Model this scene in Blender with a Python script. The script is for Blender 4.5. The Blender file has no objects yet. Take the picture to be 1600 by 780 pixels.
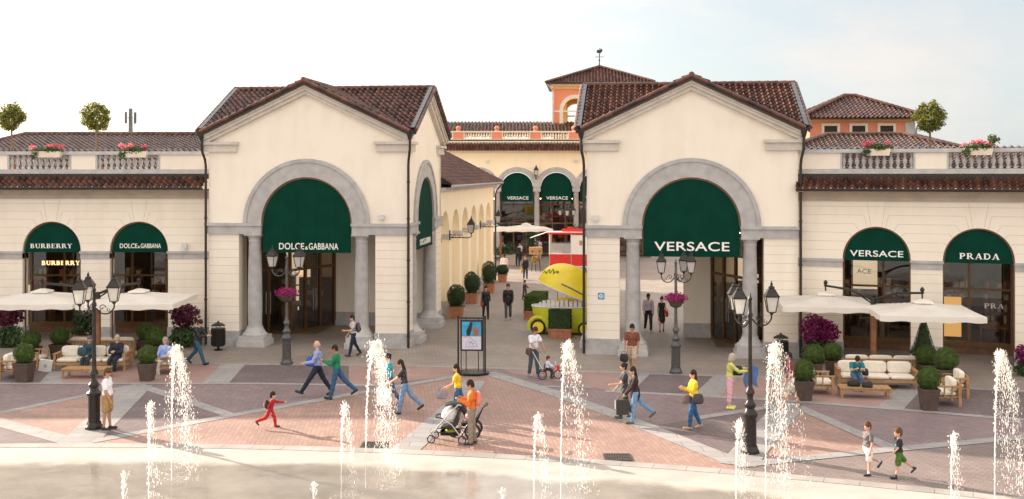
import bpy, math, random
import numpy as np
from mathutils import Vector, Matrix, Euler
PI = math.pi
R = math.radians
C = bpy.context.scene.collection
scn = bpy.context.scene
random.seed(7)

# ------------------------------------------------------------------ camera
CAMH, FPX, HOR = 7.16, 1700.0, 272.0
cd = bpy.data.cameras.new('camera'); cam = bpy.data.objects.new('camera', cd); C.objects.link(cam)
cam.location = (0, 0, CAMH); cam.rotation_euler = (R(90), 0, 0)
cd.sensor_width = 36; cd.lens = FPX / 1600 * 36
cd.shift_y = -(390 - HOR) / 1600; cd.clip_end = 3000; cd.clip_start = .1
scn.camera = cam

# ------------------------------------------------------------------ light
SUN_EL = R(18.5)
sdir = Vector((-1, .75, 0)).normalized()          # towards the sun
sunv = Vector((sdir.x * math.cos(SUN_EL), sdir.y * math.cos(SUN_EL), math.sin(SUN_EL)))
ld = bpy.data.lights.new('sun', 'SUN'); ld.energy = 3.1; ld.angle = R(.6); ld.color = (1, .86, .70)
sun = bpy.data.objects.new('sun', ld); C.objects.link(sun)
sun.rotation_euler = (-sunv).to_track_quat('-Z', 'Y').to_euler()
w = bpy.data.worlds.new('World'); scn.world = w; w.use_nodes = True
nt = w.node_tree; nt.nodes.clear()
wo = nt.nodes.new('ShaderNodeOutputWorld'); bg = nt.nodes.new('ShaderNodeBackground')
sky = nt.nodes.new('ShaderNodeTexSky'); sky.sky_type = 'NISHITA'; sky.sun_disc = False
sky.sun_elevation = SUN_EL; sky.sun_rotation = math.atan2(sdir.x, sdir.y)
sky.air_density = 1.0; sky.dust_density = 1.6; sky.ozone_density = 1.0
# thin warm high cloud over most of the sky, broken up by noise
tc = nt.nodes.new('ShaderNodeTexCoord'); mp = nt.nodes.new('ShaderNodeMapping'); mp.inputs['Scale'].default_value = (1, 1, 2.6)
nz = nt.nodes.new('ShaderNodeTexNoise'); nz.inputs['Scale'].default_value = 2.2; nz.inputs['Detail'].default_value = 8
nz.inputs['Roughness'].default_value = .62
rp = nt.nodes.new('ShaderNodeValToRGB'); rp.color_ramp.elements[0].position = .42; rp.color_ramp.elements[0].color = (.80, .80, .80, 1)
rp.color_ramp.elements[1].position = .66; rp.color_ramp.elements[1].color = (.97, .97, .97, 1)
mx = nt.nodes.new('ShaderNodeMix'); mx.data_type = 'RGBA'
CLOUD = (6.0, 5.5, 4.95, 1)
mx.inputs[7].default_value = CLOUD
L = nt.links.new
# thinner, bluer veil only over right-hand roofs; unseen cloud kept bright to fill facades
dt = nt.nodes.new('ShaderNodeVectorMath'); dt.operation = 'DOT_PRODUCT'; dt.inputs[1].default_value = tuple(Vector((.62, .74, .26)).normalized())
nw = nt.nodes.new('ShaderNodeMath'); nw.operation = 'MULTIPLY_ADD'; nw.inputs[1].default_value = -.22
mr = nt.nodes.new('ShaderNodeMapRange'); mr.interpolation_type = 'SMOOTHSTEP'; mr.inputs[1].default_value = .40; mr.inputs[2].default_value = .86
mc = nt.nodes.new('ShaderNodeMix'); mc.data_type = 'RGBA'; mc.inputs[6].default_value = CLOUD; mc.inputs[7].default_value = (2.5, 2.7, 2.8, 1)
wc = nt.nodes.new('ShaderNodeMix'); wc.data_type = 'RGBA'; wc.inputs[6].default_value = (2.38, 2.66, 2.82, 1); wc.inputs[7].default_value = (3.05, 2.90, 2.82, 1)
wr = nt.nodes.new('ShaderNodeMapRange'); wr.inputs[1].default_value = .46; wr.inputs[2].default_value = .62
L(nz.outputs['Fac'], wr.inputs[0]); L(wr.outputs[0], wc.inputs[0]); L(wc.outputs[2], mc.inputs[7])
L(tc.outputs['Generated'], dt.inputs[0]); L(nz.outputs['Fac'], nw.inputs[0]); L(dt.outputs['Value'], nw.inputs[2]); L(nw.outputs[0], mr.inputs[0])
L(mr.outputs[0], mc.inputs[0]); L(mc.outputs[2], mx.inputs[7])
L(tc.outputs['Generated'], mp.inputs['Vector']); L(mp.outputs['Vector'], nz.inputs['Vector'])
L(nz.outputs['Fac'], rp.inputs['Fac']); L(rp.outputs['Color'], mx.inputs[0])
L(sky.outputs['Color'], mx.inputs[6]); L(mx.outputs[2], bg.inputs['Color']); L(bg.outputs[0], wo.inputs[0])
bg.inputs['Strength'].default_value = .07
scn.view_settings.view_transform = 'Standard'; scn.view_settings.look = 'None'
scn.view_settings.gamma = 1; scn.view_settings.use_curve_mapping = False
scn.view_settings.exposure = 2.02
scn.cycles.use_denoising = True
scn.cycles.max_bounces = 8; scn.cycles.transparent_max_bounces = 24
scn.cycles.sample_clamp_indirect = 8

# ------------------------------------------------------------------ mesh helpers
class MB:
    """collects faces and links them as one mesh object"""
    def __init__(s, M=None):
        s.v = []; s.f = []; s.uv = []; s.mi = []; s.M = M or Matrix(); s.m = 0; s.hasuv = False
    def setM(s, M=None): s.M = M or Matrix(); return s
    def add(s, vs, fs, uvs=None):
        b = len(s.v); M = s.M
        s.v += [tuple(M @ Vector(p)) for p in vs]
        flip = M.to_3x3().determinant() < 0
        for i, f in enumerate(fs):
            f = [b + k for k in f]; u = list(uvs[i]) if uvs else None
            if flip: f = f[::-1]; u = u[::-1] if u else None
            s.f.append(f); s.uv.append(u); s.mi.append(s.m)
        if uvs: s.hasuv = True
        return s
    def box(s, x0, x1, y0, y1, z0, z1):
        if x0 > x1: x0, x1 = x1, x0
        if y0 > y1: y0, y1 = y1, y0
        if z0 > z1: z0, z1 = z1, z0
        return s.add([(x0,y0,z0),(x1,y0,z0),(x1,y1,z0),(x0,y1,z0),(x0,y0,z1),(x1,y0,z1),(x1,y1,z1),(x0,y1,z1)],
              [(0,3,2,1),(4,5,6,7),(0,1,5,4),(1,2,6,5),(2,3,7,6),(3,0,4,7)])
    def cbox(s, c, sz, rot=None):
        h = [q / 2 for q in sz]; vs = []
        Rm = rot.to_matrix() if rot else Matrix.Identity(3)
        for z in (-1, 1):
            for x, y in ((-1,-1),(1,-1),(1,1),(-1,1)):
                vs.append(tuple(Vector(c) + Rm @ Vector((x*h[0], y*h[1], z*h[2]))))
        return s.add(vs, [(0,3,2,1),(4,5,6,7),(0,1,5,4),(1,2,6,5),(2,3,7,6),(3,0,4,7)])
    def prism(s, poly, ext, to3):
        """poly 2D list, extruded: to3(a,b,t) for t in ext"""
        n = len(poly); vs = [to3(a, b, ext[0]) for a, b in poly] + [to3(a, b, ext[1]) for a, b in poly]
        fs = [tuple(range(n))[::-1], tuple(range(n, 2*n))] + [(i, (i+1) % n, n + (i+1) % n, n + i) for i in range(n)]
        return s.add(vs, fs)
    def ring(s, pts, rs, n=8, closed=False, caps=True, ell=1.0):
        """tube through pts with radii"""
        pts = [Vector(p) for p in pts]
        if not hasattr(rs, '__len__'): rs = [rs] * len(pts)
        vs = []; fs = []; m = len(pts); up = None
        for i, p in enumerate(pts):
            if closed: d = pts[(i+1) % m] - pts[i-1]
            else: d = pts[min(i+1, m-1)] - pts[max(i-1, 0)]
            d = d.normalized() if d.length > 1e-9 else Vector((0,0,1))
            if up is None: up = d.orthogonal().normalized()
            else:
                up = up - d * up.dot(d); up = up.normalized() if up.length > 1e-6 else d.orthogonal().normalized()
            sd = d.cross(up)
            for k in range(n):
                a = 2*PI*k/n; vs.append(tuple(p + (up*math.cos(a) + sd*math.sin(a)*ell) * rs[i]))
        for i in range(m if closed else m-1):
            j = (i+1) % m
            for k in range(n): fs.append((i*n+k, i*n+(k+1) % n, j*n+(k+1) % n, j*n+k))
        if caps and not closed: fs += [tuple(range(n))[::-1], tuple(range((m-1)*n, m*n))]
        return s.add(vs, fs)
    def lathe(s, c, prof, n=16, rot=0, sx=1, sy=1):
        vs = []; fs = []; cx, cy, cz = c; m = len(prof)
        for r, z in prof:
            for k in range(n):
                a = rot + 2*PI*k/n; vs.append((cx + r*math.cos(a)*sx, cy + r*math.sin(a)*sy, cz + z))
        for i in range(m-1):
            for k in range(n): fs.append((i*n+k, i*n+(k+1) % n, (i+1)*n+(k+1) % n, (i+1)*n+k))
        fs += [tuple(range(n))[::-1], tuple(range((m-1)*n, m*n))]
        return s.add(vs, fs)
    def ball(s, c, r, n=12, m=8, sx=1, sy=1, sz=1):
        return s.lathe(c, [(max(r*math.sin(PI*i/m), 1e-4), -r*sz*math.cos(PI*i/m)) for i in range(m+1)], n, 0, sx, sy)
    def build(s, name, mats, parent=None, smooth=True, ang=38):
        me = bpy.data.meshes.new(name); me.from_pydata(s.v, [], s.f)
        if not isinstance(mats, (list, tuple)): mats = [mats]
        for m in mats: me.materials.append(m)
        if len(mats) > 1: me.polygons.foreach_set('material_index', s.mi)
        if s.hasuv:
            ul = me.uv_layers.new(name='UVMap'); co = []
            for f, u in zip(s.f, s.uv):
                for k in range(len(f)): co += list(u[k]) if u else [0, 0]
            ul.data.foreach_set('uv', co)
        me.update()
        if smooth:
            me.shade_smooth(); me.set_sharp_from_angle(angle=R(ang))
        o = bpy.data.objects.new(name, me); C.objects.link(o)
        if parent: o.parent = parent
        return o

def tag(o, label, cat=None, group=None, kind=None):
    if label: o['label'] = label
    if cat: o['category'] = cat
    if group: o['group'] = group
    if kind: o['kind'] = kind
    return o
def thing(name, label, cat, loc=(0,0,0), rz=0, group=None):
    o = bpy.data.objects.new(name, None); C.objects.link(o); o.empty_display_size = .3
    o.location = loc; o.rotation_euler = (0, 0, rz)
    return tag(o, label, cat, group)
def copy_tree(o, parent=None):
    c = o.copy(); C.objects.link(c)
    if parent: c.parent = parent
    for ch in [k for k in o.children]: copy_tree(ch, c)
    return c
def place(src, loc, rz, label=None, group=None, first=False, sc=1):
    o = src if first else copy_tree(src)
    o.location = loc; o.rotation_euler = (0, 0, rz); o.scale = (sc, sc, sc)
    if label: o['label'] = label
    if group: o['group'] = group
    return o
def G(px, py, z=0.0):
    """ground point seen at photo pixel"""
    D = (CAMH - z) * FPX / (py - HOR)
    return Vector(((px - 800) * D / FPX, D, z))
def P(px, py, D):
    return Vector(((px - 800) * D / FPX, D, CAMH - (py - HOR) * D / FPX))

# ------------------------------------------------------------------ materials
def newmat(name):
    m = bpy.data.materials.new(name); m.use_nodes = True
    return m, m.node_tree, m.node_tree.nodes['Principled BSDF']
def mat(name, col, rough=.6, metal=0, var=.12, scale=6, bump=0, bscale=40, spec=.5, trans=0, sheen=0, col2=None, detail=4):
    m, t, b = newmat(name); N = t.nodes; l = t.links.new
    b.inputs['Roughness'].default_value = rough; b.inputs['Metallic'].default_value = metal
    b.inputs['Specular IOR Level'].default_value = spec
    if sheen: b.inputs['Sheen Weight'].default_value = sheen
    tc = N.new('ShaderNodeTexCoord'); nz = N.new('ShaderNodeTexNoise'); nz.inputs['Scale'].default_value = scale
    nz.inputs['Detail'].default_value = detail; l(tc.outputs['Object'], nz.inputs['Vector'])
    rp = N.new('ShaderNodeValToRGB'); e = rp.color_ramp.elements
    c2 = col2 or tuple(c * (1 - var) for c in col)
    e[0].position = .35; e[0].color = (*c2, 1); e[1].position = .65
    e[1].color = (*col, 1) if col2 else (*[min(1, c * (1 + var * .6)) for c in col], 1)
    l(nz.outputs['Fac'], rp.inputs['Fac']); l(rp.outputs['Color'], b.inputs['Base Color'])
    if bump:
        n2 = N.new('ShaderNodeTexNoise'); n2.inputs['Scale'].default_value = bscale; n2.inputs['Detail'].default_value = 3
        l(tc.outputs['Object'], n2.inputs['Vector'])
        bp = N.new('ShaderNodeBump'); bp.inputs['Strength'].default_value = bump; bp.inputs['Distance'].default_value = .01
        l(n2.outputs['Fac'], bp.inputs['Height']); l(bp.outputs['Normal'], b.inputs['Normal'])
    if trans:
        tr = N.new('ShaderNodeBsdfTranslucent'); l(rp.outputs['Color'], tr.inputs['Color'])
        mxs = N.new('ShaderNodeMixShader'); mxs.inputs[0].default_value = trans
        out = N['Material Output']; l(b.outputs[0], mxs.inputs[1]); l(tr.outputs[0], mxs.inputs[2]); l(mxs.outputs[0], out.inputs[0])
    return m
def emit(name, col, st):
    m, t, b = newmat(name); b.inputs['Base Color'].default_value = (*col, 1)
    b.inputs['Emission Color'].default_value = (*col, 1); b.inputs['Emission Strength'].default_value = st
    return m
def glass(name, tint=(.8, .8, .8), refl=.5, rough=.02):
    m, t, b = newmat(name); N = t.nodes; l = t.links.new; N.remove(b)
    tr = N.new('ShaderNodeBsdfTransparent'); tr.inputs[0].default_value = (*tint, 1)
    gl = N.new('ShaderNodeBsdfGlossy'); gl.inputs['Roughness'].default_value = rough
    fr = N.new('ShaderNodeFresnel'); fr.inputs[0].default_value = 1.5
    ad = N.new('ShaderNodeMath'); ad.operation = 'MULTIPLY_ADD'; ad.inputs[1].default_value = 1.4; ad.inputs[2].default_value = refl * .1
    mxs = N.new('ShaderNodeMixShader'); l(fr.outputs[0], ad.inputs[0]); l(ad.outputs[0], mxs.inputs[0])
    l(tr.outputs[0], mxs.inputs[1]); l(gl.outputs[0], mxs.inputs[2]); l(mxs.outputs[0], N['Material Output'].inputs[0])
    return m

def stucco(name, col, streak=.10):
    """plaster with faint vertical weather streaks and blotches"""
    m, t, b = newmat(name); N = t.nodes; l = t.links.new
    tc = N.new('ShaderNodeTexCoord'); mp = N.new('ShaderNodeMapping'); mp.inputs['Scale'].default_value = (1.3, 1.3, .35)
    n1 = N.new('ShaderNodeTexNoise'); n1.inputs['Scale'].default_value = 1.6; n1.inputs['Detail'].default_value = 6
    n2 = N.new('ShaderNodeTexNoise'); n2.inputs['Scale'].default_value = .5; n2.inputs['Detail'].default_value = 5
    l(tc.outputs['Object'], mp.inputs['Vector']); l(mp.outputs['Vector'], n1.inputs['Vector']); l(tc.outputs['Object'], n2.inputs['Vector'])
    ad = N.new('ShaderNodeMath'); ad.operation = 'ADD'; l(n1.outputs['Fac'], ad.inputs[0]); l(n2.outputs['Fac'], ad.inputs[1])
    rp = N.new('ShaderNodeValToRGB'); e = rp.color_ramp.elements; rp.color_ramp.interpolation = 'EASE'
    e[0].position = .7 / 2; e[1].position = 1.15 / 2
    dv = N.new('ShaderNodeMath'); dv.operation = 'MULTIPLY'; dv.inputs[1].default_value = .5; l(ad.outputs[0], dv.inputs[0])
    e[0].color = (col[0]*(1-streak), col[1]*(1-streak*1.15), col[2]*(1-streak*1.4), 1); e[1].color = (*col, 1)
    l(dv.outputs[0], rp.inputs['Fac']); l(rp.outputs['Color'], b.inputs['Base Color'])
    b.inputs['Roughness'].default_value = .85; b.inputs['Specular IOR Level'].default_value = .25
    n3 = N.new('ShaderNodeTexNoise'); n3.inputs['Scale'].default_value = 30; l(tc.outputs['Object'], n3.inputs['Vector'])
    bp = N.new('ShaderNodeBump'); bp.inputs['Strength'].default_value = .15; bp.inputs['Distance'].default_value = .01
    l(n3.outputs['Fac'], bp.inputs['Height']); l(bp.outputs['Normal'], b.inputs['Normal'])
    return m
def tilemat(name, dark, light):
    m, t, b = newmat(name); N = t.nodes; l = t.links.new
    uv = N.new('ShaderNodeUVMap'); uv.uv_map = 'UVMap'
    fl = N.new('ShaderNodeVectorMath'); fl.operation = 'FLOOR'; l(uv.outputs[0], fl.inputs[0])
    wn = N.new('ShaderNodeTexWhiteNoise'); wn.noise_dimensions = '2D'; l(fl.outputs[0], wn.inputs['Vector'])
    rp = N.new('ShaderNodeValToRGB'); e = rp.color_ramp.elements
    e[0].color = (*dark, 1); e[1].color = (*light, 1); e[0].position = .05; e[1].position = .95
    l(wn.outputs['Value'], rp.inputs['Fac'])
    tc = N.new('ShaderNodeTexCoord'); nz = N.new('ShaderNodeTexNoise'); nz.inputs['Scale'].default_value = 5; nz.inputs['Detail'].default_value = 6
    l(tc.outputs['Object'], nz.inputs['Vector'])
    mu = N.new('ShaderNodeMix'); mu.data_type = 'RGBA'; mu.blend_type = 'MULTIPLY'; mu.inputs[0].default_value = .6
    r2 = N.new('ShaderNodeValToRGB'); r2.color_ramp.elements[0].position = .3; r2.color_ramp.elements[0].color = (.5,.5,.5,1); r2.color_ramp.elements[1].position = .6
    l(nz.outputs['Fac'], r2.inputs['Fac']); l(rp.outputs['Color'], mu.inputs[6]); l(r2.outputs['Color'], mu.inputs[7])
    l(mu.outputs[2], b.inputs['Base Color']); b.inputs['Roughness'].default_value = .29
    return m
def paving(name, c1, c2, mort, bw=.24, bh=.12, rot=0, ms=.012, rough=.62, off=.5, blot=.35, rings=False):
    m, t, b = newmat(name); N = t.nodes; l = t.links.new
    tc = N.new('ShaderNodeTexCoord'); mp = N.new('ShaderNodeMapping'); mp.inputs['Rotation'].default_value = (0, 0, rot)
    br = N.new('ShaderNodeTexBrick'); br.inputs['Scale'].default_value = 1; br.offset = off
    br.inputs['Brick Width'].default_value = bw; br.inputs['Row Height'].default_value = bh
    br.inputs['Mortar Size'].default_value = ms; br.inputs['Mortar Smooth'].default_value = .3; br.inputs['Bias'].default_value = 0
    br.inputs['Color1'].default_value = (*c1, 1); br.inputs['Color2'].default_value = (*c2, 1); br.inputs['Mortar'].default_value = (*mort, 1)
    l(tc.outputs['Object'], mp.inputs['Vector']); l(mp.outputs['Vector'], br.inputs['Vector'])
    nz = N.new('ShaderNodeTexNoise'); nz.inputs['Scale'].default_value = .55; nz.inputs['Detail'].default_value = 9; nz.inputs['Roughness'].default_value = .65
    l(tc.outputs['Object'], nz.inputs['Vector'])
    r2 = N.new('ShaderNodeValToRGB'); r2.color_ramp.elements[0].position = .32; r2.color_ramp.elements[1].position = .68
    r2.color_ramp.elements[0].color = (.72, .72, .74, 1); r2.color_ramp.elements[1].color = (1.12, 1.1, 1.08, 1)
    mu = N.new('ShaderNodeMix'); mu.data_type = 'RGBA'; mu.blend_type = 'MULTIPLY'; mu.inputs[0].default_value = blot * 2
    l(nz.outputs['Fac'], r2.inputs['Fac']); l(br.outputs['Color'], mu.inputs[6]); l(r2.outputs['Color'], mu.inputs[7])
    l(mu.outputs[2], b.inputs['Base Color']); b.inputs['Roughness'].default_value = rough
    ro = N.new('ShaderNodeMapRange'); ro.inputs[3].default_value = rough - .15; ro.inputs[4].default_value = rough + .15
    l(nz.outputs['Fac'], ro.inputs[0]); l(ro.outputs[0], b.inputs['Roughness'])
    bp = N.new('ShaderNodeBump'); bp.inputs['Strength'].default_value = .35; bp.inputs['Distance'].default_value = .008; bp.invert = True
    l(br.outputs['Fac'], bp.inputs['Height']); l(bp.outputs['Normal'], b.inputs['Normal'])
    return m

M_ = {}
M_['cream'] = stucco('cream_plaster', (.87, .79, .685), .06)
M_['joint'] = mat('plaster_joint', (.60, .48, .36), .9)
M_['stone'] = mat('grey_stone', (.43, .415, .41), .75, var=.14, scale=3, bump=.2, bscale=25)
M_['stone2'] = mat('pale_grey_stone', (.50, .485, .475), .75, var=.12, scale=3, bump=.2, bscale=25)
M_['stonelight'] = mat('pale_cornice_stone', (.58, .53, .47), .75, var=.1, scale=3)
M_['taupe'] = mat('taupe_cornice', (.44, .37, .30), .8, var=.1, scale=2)
M_['tile'] = tilemat('roof_tile', (.05, .02, .015), (.155, .062, .042))
M_['tile2'] = tilemat('weathered_roof_tile', (.07, .036, .028), (.155, .085, .064))
M_['darkmetal'] = mat('brown_black_metal', (.028, .02, .017), .45, .2)
M_['lead'] = mat('lead_flashing', (.16, .17, .19), .5, .4)
M_['iron'] = mat('cast_iron', (.035, .030, .028), .38, .5, var=.25, scale=14)
M_['iron2'] = mat('grey_cast_iron', (.11, .105, .105), .45, .4, var=.25, scale=14)
M_['green'] = mat('green_awning', (.001, .040, .026), .85, var=.14, scale=1.6, bump=.35, bscale=2.5, spec=.12)
M_['white'] = mat('white_lettering', (.85, .84, .80), .6, var=.02)
M_['gold'] = emit('gold_lettering', (.9, .62, .30), .5)
M_['wood'] = mat('teak', (.46, .27, .13), .6, var=.3, scale=9, col2=(.34, .19, .085))
M_['wooddark'] = mat('dark_wood', (.17, .075, .035), .5, var=.3, scale=5)
M_['bronze'] = mat('bronze_frame', (.16, .085, .035), .38, .5)
M_['cushion'] = mat('cushion', (.78, .72, .62), .9, var=.06, bump=.2, bscale=8)
M_['canvas'] = mat('parasol_canvas', (.93, .88, .81), .85, var=.05, trans=.35, scale=1.5, bump=.25, bscale=3)
M_['terracotta'] = mat('terracotta', (.42, .17, .09), .8, var=.2)
M_['potdark'] = mat('dark_planter', (.085, .055, .045), .55, var=.2, scale=4)
M_['box'] = mat('boxwood', (.11, .17, .03), .75, trans=.3, col2=(.045, .085, .016), scale=9)
M_['boxdark'] = mat('dark_topiary', (.05, .085, .028), .7, trans=.2, col2=(.02, .045, .014), scale=9)
M_['leafy'] = mat('leafy_green', (.10, .17, .05), .65, trans=.3, col2=(.045, .09, .035), scale=7)
M_['olive'] = mat('olive_leaf', (.27, .26, .04), .6, trans=.45, col2=(.09, .11, .025), scale=5)
M_['purple'] = mat('purple_leaf', (.15, .014, .045), .6, trans=.3, col2=(.06, .008, .02), scale=7)
M_['magenta'] = mat('magenta_petal', (.50, .02, .20), .6, trans=.35, col2=(.28, .01, .14), scale=9)
M_['magentabush'] = mat('magenta_bush', (.36, .012, .16), .6, trans=.35, col2=(.13, .01, .07), scale=7)
M_['pink'] = mat('pink_petal', (.80, .16, .28), .6, trans=.35, col2=(.75, .30, .28), scale=9)
M_['bark'] = mat('bark', (.22, .14, .08), .85, var=.3, scale=12)
M_['coral'] = stucco('coral_plaster', (.72, .27, .16))
M_['bouncecream'] = stucco('bounce_lit_cream_plaster', (.93, .81, .60), .04)  # cream plaster warmed and lightened; bounced street light is put into the colour
M_['ochre'] = stucco('ochre_plaster', (.72, .43, .17))
M_['ivory'] = mat('ivory_stone', (.74, .65, .52), .8, var=.08)
M_['lens'] = mat('frosted_lamp_glass', (.80, .78, .74), .35, var=.04, trans=.5)
M_['glass'] = glass('shop_glass', (.62, .58, .52), .5)
M_['glassclear'] = glass('clear_glass', (.9, .9, .9), .3)
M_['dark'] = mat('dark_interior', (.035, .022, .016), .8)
M_['innerfloor'] = mat('shop_floor', (.16, .12, .09), .35)
M_['black'] = mat('black_paint', (.012, .012, .013), .4)
M_['plasticwhite'] = mat('white_plastic', (.72, .70, .68), .45, var=.04)
M_['chrome'] = mat('brushed_metal', (.55, .55, .56), .3, .8, var=.05)
M_['litpanel'] = emit('lit_display_gold', (.95, .55, .18), .26)
M_['litpale'] = emit('pale_window_glow', (.85, .70, .50), .28)
M_['shoplight'] = emit('warm_shop_lamp', (1, .66, .32), 7)
# ------------------------------------------------------------------ architectural helpers
def frameM(x, y, ang, mirror=False):
    M = Matrix.Translation((x, y, 0)) @ Matrix.Rotation(ang, 4, 'Z')
    return M @ Matrix.Diagonal((-1, 1, 1, 1)) if mirror else M

def arch_wall(mb, x0, x1, z0, top, ops, y0, y1, n=20):
    """wall between y0 (front) and y1 with arched openings (xc, r, zbottom, zspring); top = number or function of x"""
    tp = top if callable(top) else (lambda x: top)
    xs = {round(x0, 5), round(x1, 5)}
    for xc, r, zb, zs in ops:
        for k in range(n + 1): xs.add(round(xc - r * math.cos(PI * k / n), 5))
    for q in getattr(tp, 'brk', []): xs.add(q)
    xs = sorted(xs)
    def hole(x, side, ):
        for xc, r, zb, zs in ops:
            if abs(x - xc) <= r + 1e-4:
                m = (x - xc)
                return zb, zs + math.sqrt(max(r*r - m*m, 0))
        return None
    for a, b in zip(xs[:-1], xs[1:]):
        mid = (a + b) / 2; h = hole(mid, 0)
        def quad(za0, za1, zb0, zb1):
            mb.add([(a,y0,za0),(b,y0,zb0),(b,y0,zb1),(a,y0,za1),(a,y1,za0),(b,y1,zb0),(b,y1,zb1),(a,y1,za1)],
                   [(0,1,2,3),(5,4,7,6)])
        if h is None:
            quad(z0, tp(a), z0, tp(b))
        else:
            ha, hb = hole(a + 1e-5, 0) , hole(b - 1e-5, 0)
            ta, tb = (ha or h)[1], (hb or h)[1]
            if h[0] > z0 + 1e-4: quad(z0, h[0], z0, h[0]); mb.add([(a,y0,h[0]),(b,y0,h[0]),(b,y1,h[0]),(a,y1,h[0])], [(0,1,2,3)])
            quad(ta, tp(a), tb, tp(b))
            mb.add([(a,y0,ta),(b,y0,tb),(b,y1,tb),(a,y1,ta)], [(3,2,1,0)])
        mb.add([(a,y0,tp(a)),(b,y0,tp(b)),(b,y1,tp(b)),(a,y1,tp(a))], [(0,1,2,3)])
    for xc, r, zb, zs in ops:
        for sx in (-1, 1):
            x = xc + sx * r
            mb.add([(x,y0,zb),(x,y1,zb),(x,y1,zs),(x,y0,zs)], [(0,1,2,3) if sx < 0 else (3,2,1,0)])
    for x in (x0, x1):
        mb.add([(x,y0,z0),(x,y1,z0),(x,y1,tp(x)),(x,y0,tp(x))], [(3,2,1,0) if x == x0 else (0,1,2,3)])

def arch_ring(mb, xc, zs, r0, r1, y0, y1, n=28, a0=0, a1=PI):
    vs = []; fs = []
    for k in range(n + 1):
        a = a0 + (a1 - a0) * k / n; c, s = math.cos(a), math.sin(a)
        vs += [(xc - r0*c, y0, zs + r0*s), (xc - r1*c, y0, zs + r1*s), (xc - r1*c, y1, zs + r1*s), (xc - r0*c, y1, zs + r0*s)]
    for k in range(n):
        b = 4*k
        for q in range(4):
            q2 = (q+1) % 4; fs.append((b+q, b+q2, b+4+q2, b+4+q))
    fs += [(3,2,1,0), (4*n, 4*n+1, 4*n+2, 4*n+3)]
    mb.add(vs, fs)

def half_disc(mb, xc, zs, r, zb, y0, y1, n=24):
    poly = [(xc - r, zb)] + [(xc - r*math.cos(PI*k/n), zs + r*math.sin(PI*k/n)) for k in range(n+1)] + [(xc + r, zb)]
    if abs(zb - zs) < 1e-6: poly = poly[1:-1]
    mb.prism(poly, (y0, y1), lambda a, b, t: (a, t, b))

def tiles(mb, O, A, S, la, ls, keep=None, pitch=.25, course=.36, amp=.07, ns=8, lap=.045, sub=1):
    O, A, S = Vector(O), Vector(A).normalized(), Vector(S).normalized()
    N = A.cross(S)
    if N.z < 0: N = -N
    flip = A.cross(S).z > 0
    nc = max(1, int(round(ls / course))); course = ls / nc; step = pitch / ns; na = int(round(la / step))
    vs = []; fs = []; uvs = []
    for j in range(nc):
        for q in range(sub):
            b = len(vs); f0 = q / sub; f1 = (q + 1) / sub
            s0 = (j + f0) * course; s1 = (j + f1) * course + (.02 if q == sub-1 else 0)
            for i in range(na + 1):
                a = i * step; ph = (a / pitch) % 1.0
                h = amp * (math.cos(2*PI*ph) if math.cos(2*PI*ph) > 0 else .75*math.cos(2*PI*ph))
                jit = .006 * math.sin(j*7.3 + int(a/pitch + .5) * 3.7)
                for s_, f_ in ((s0, f0), (s1, f1)):
                    vs.append(tuple(O + A*a + S*s_ + N*(h + jit + lap*f_)))
            for i in range(na):
                a = (i + .5) * step
                if keep and not keep(O + A*a + S*(s0 + s1)/2): continue
                k = b + 2*i; f = (k, k+1, k+3, k+2)
                t = (math.floor(a/pitch + .5) + .5, j + .5)
                fs.append(f if flip else f[::-1]); uvs.append([t]*4)
            if q == sub-1:      # the exposed lower edge of the course
                b2 = len(vs)
                for i in range(na + 1):
                    v = Vector(vs[b + 2*i + 1]); vs.append(tuple(v)); vs.append(tuple(v - N*(.03 + lap)))
                for i in range(na):
                    a = (i + .5) * step
                    if keep and not keep(O + A*a + S*(s0 + s1)/2): continue
                    k = b2 + 2*i; f = (k, k+1, k+3, k+2); fs.append(f if flip else f[::-1]); uvs.append([(math.floor(a/pitch + .5) + .5, j + .5)]*4)
    mb.add(vs, fs, uvs)

def ridge_caps(mb, p0, p1, r=.11, seg=.36):
    p0, p1 = Vector(p0), Vector(p1); L_ = (p1 - p0).length; n = max(1, int(L_/seg))
    d = (p1 - p0) / n
    for k in range(n):
        a = p0 + d*k; b = a + d*1.06
        i0 = len(mb.f)
        mb.ring([a, b], [r*1.12, r*.92], 8)
        for q in range(i0, len(mb.f)): mb.uv[q] = [(k + .5, .5)] * len(mb.f[q])
    mb.hasuv = True

# ------------------------------------------------------------------ writing
def text(s, w_, h_, M, m, parent, name='lettering', depth=.012, bold=.0, mirror=False):
    cu = bpy.data.curves.new(name, 'FONT'); cu.body = s; cu.size = 1; cu.extrude = .001; cu.offset = bold; cu.space_character = 1.05
    o = bpy.data.objects.new(name, cu); C.objects.link(o)
    dg = bpy.context.evaluated_depsgraph_get(); me = bpy.data.meshes.new_from_object(o.evaluated_get(dg))
    bpy.data.objects.remove(o)
    co = np.array([v.co[:] for v in me.vertices]); mn, mxx = co.min(0), co.max(0)
    sx, sz = w_/(mxx[0]-mn[0]), h_/(mxx[1]-mn[1])
    for v in me.vertices:
        x = (v.co.x - (mn[0]+mxx[0])/2) * sx; z = (v.co.y - mn[1]) * sz; y = -v.co.z / .001 * depth / 2
        v.co = M @ Vector((x * (-1 if mirror else 1), y, z))
    me.materials.clear(); me.materials.append(m)
    ob = bpy.data.objects.new(name, me); C.objects.link(ob); ob.parent = parent
    return ob
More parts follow.
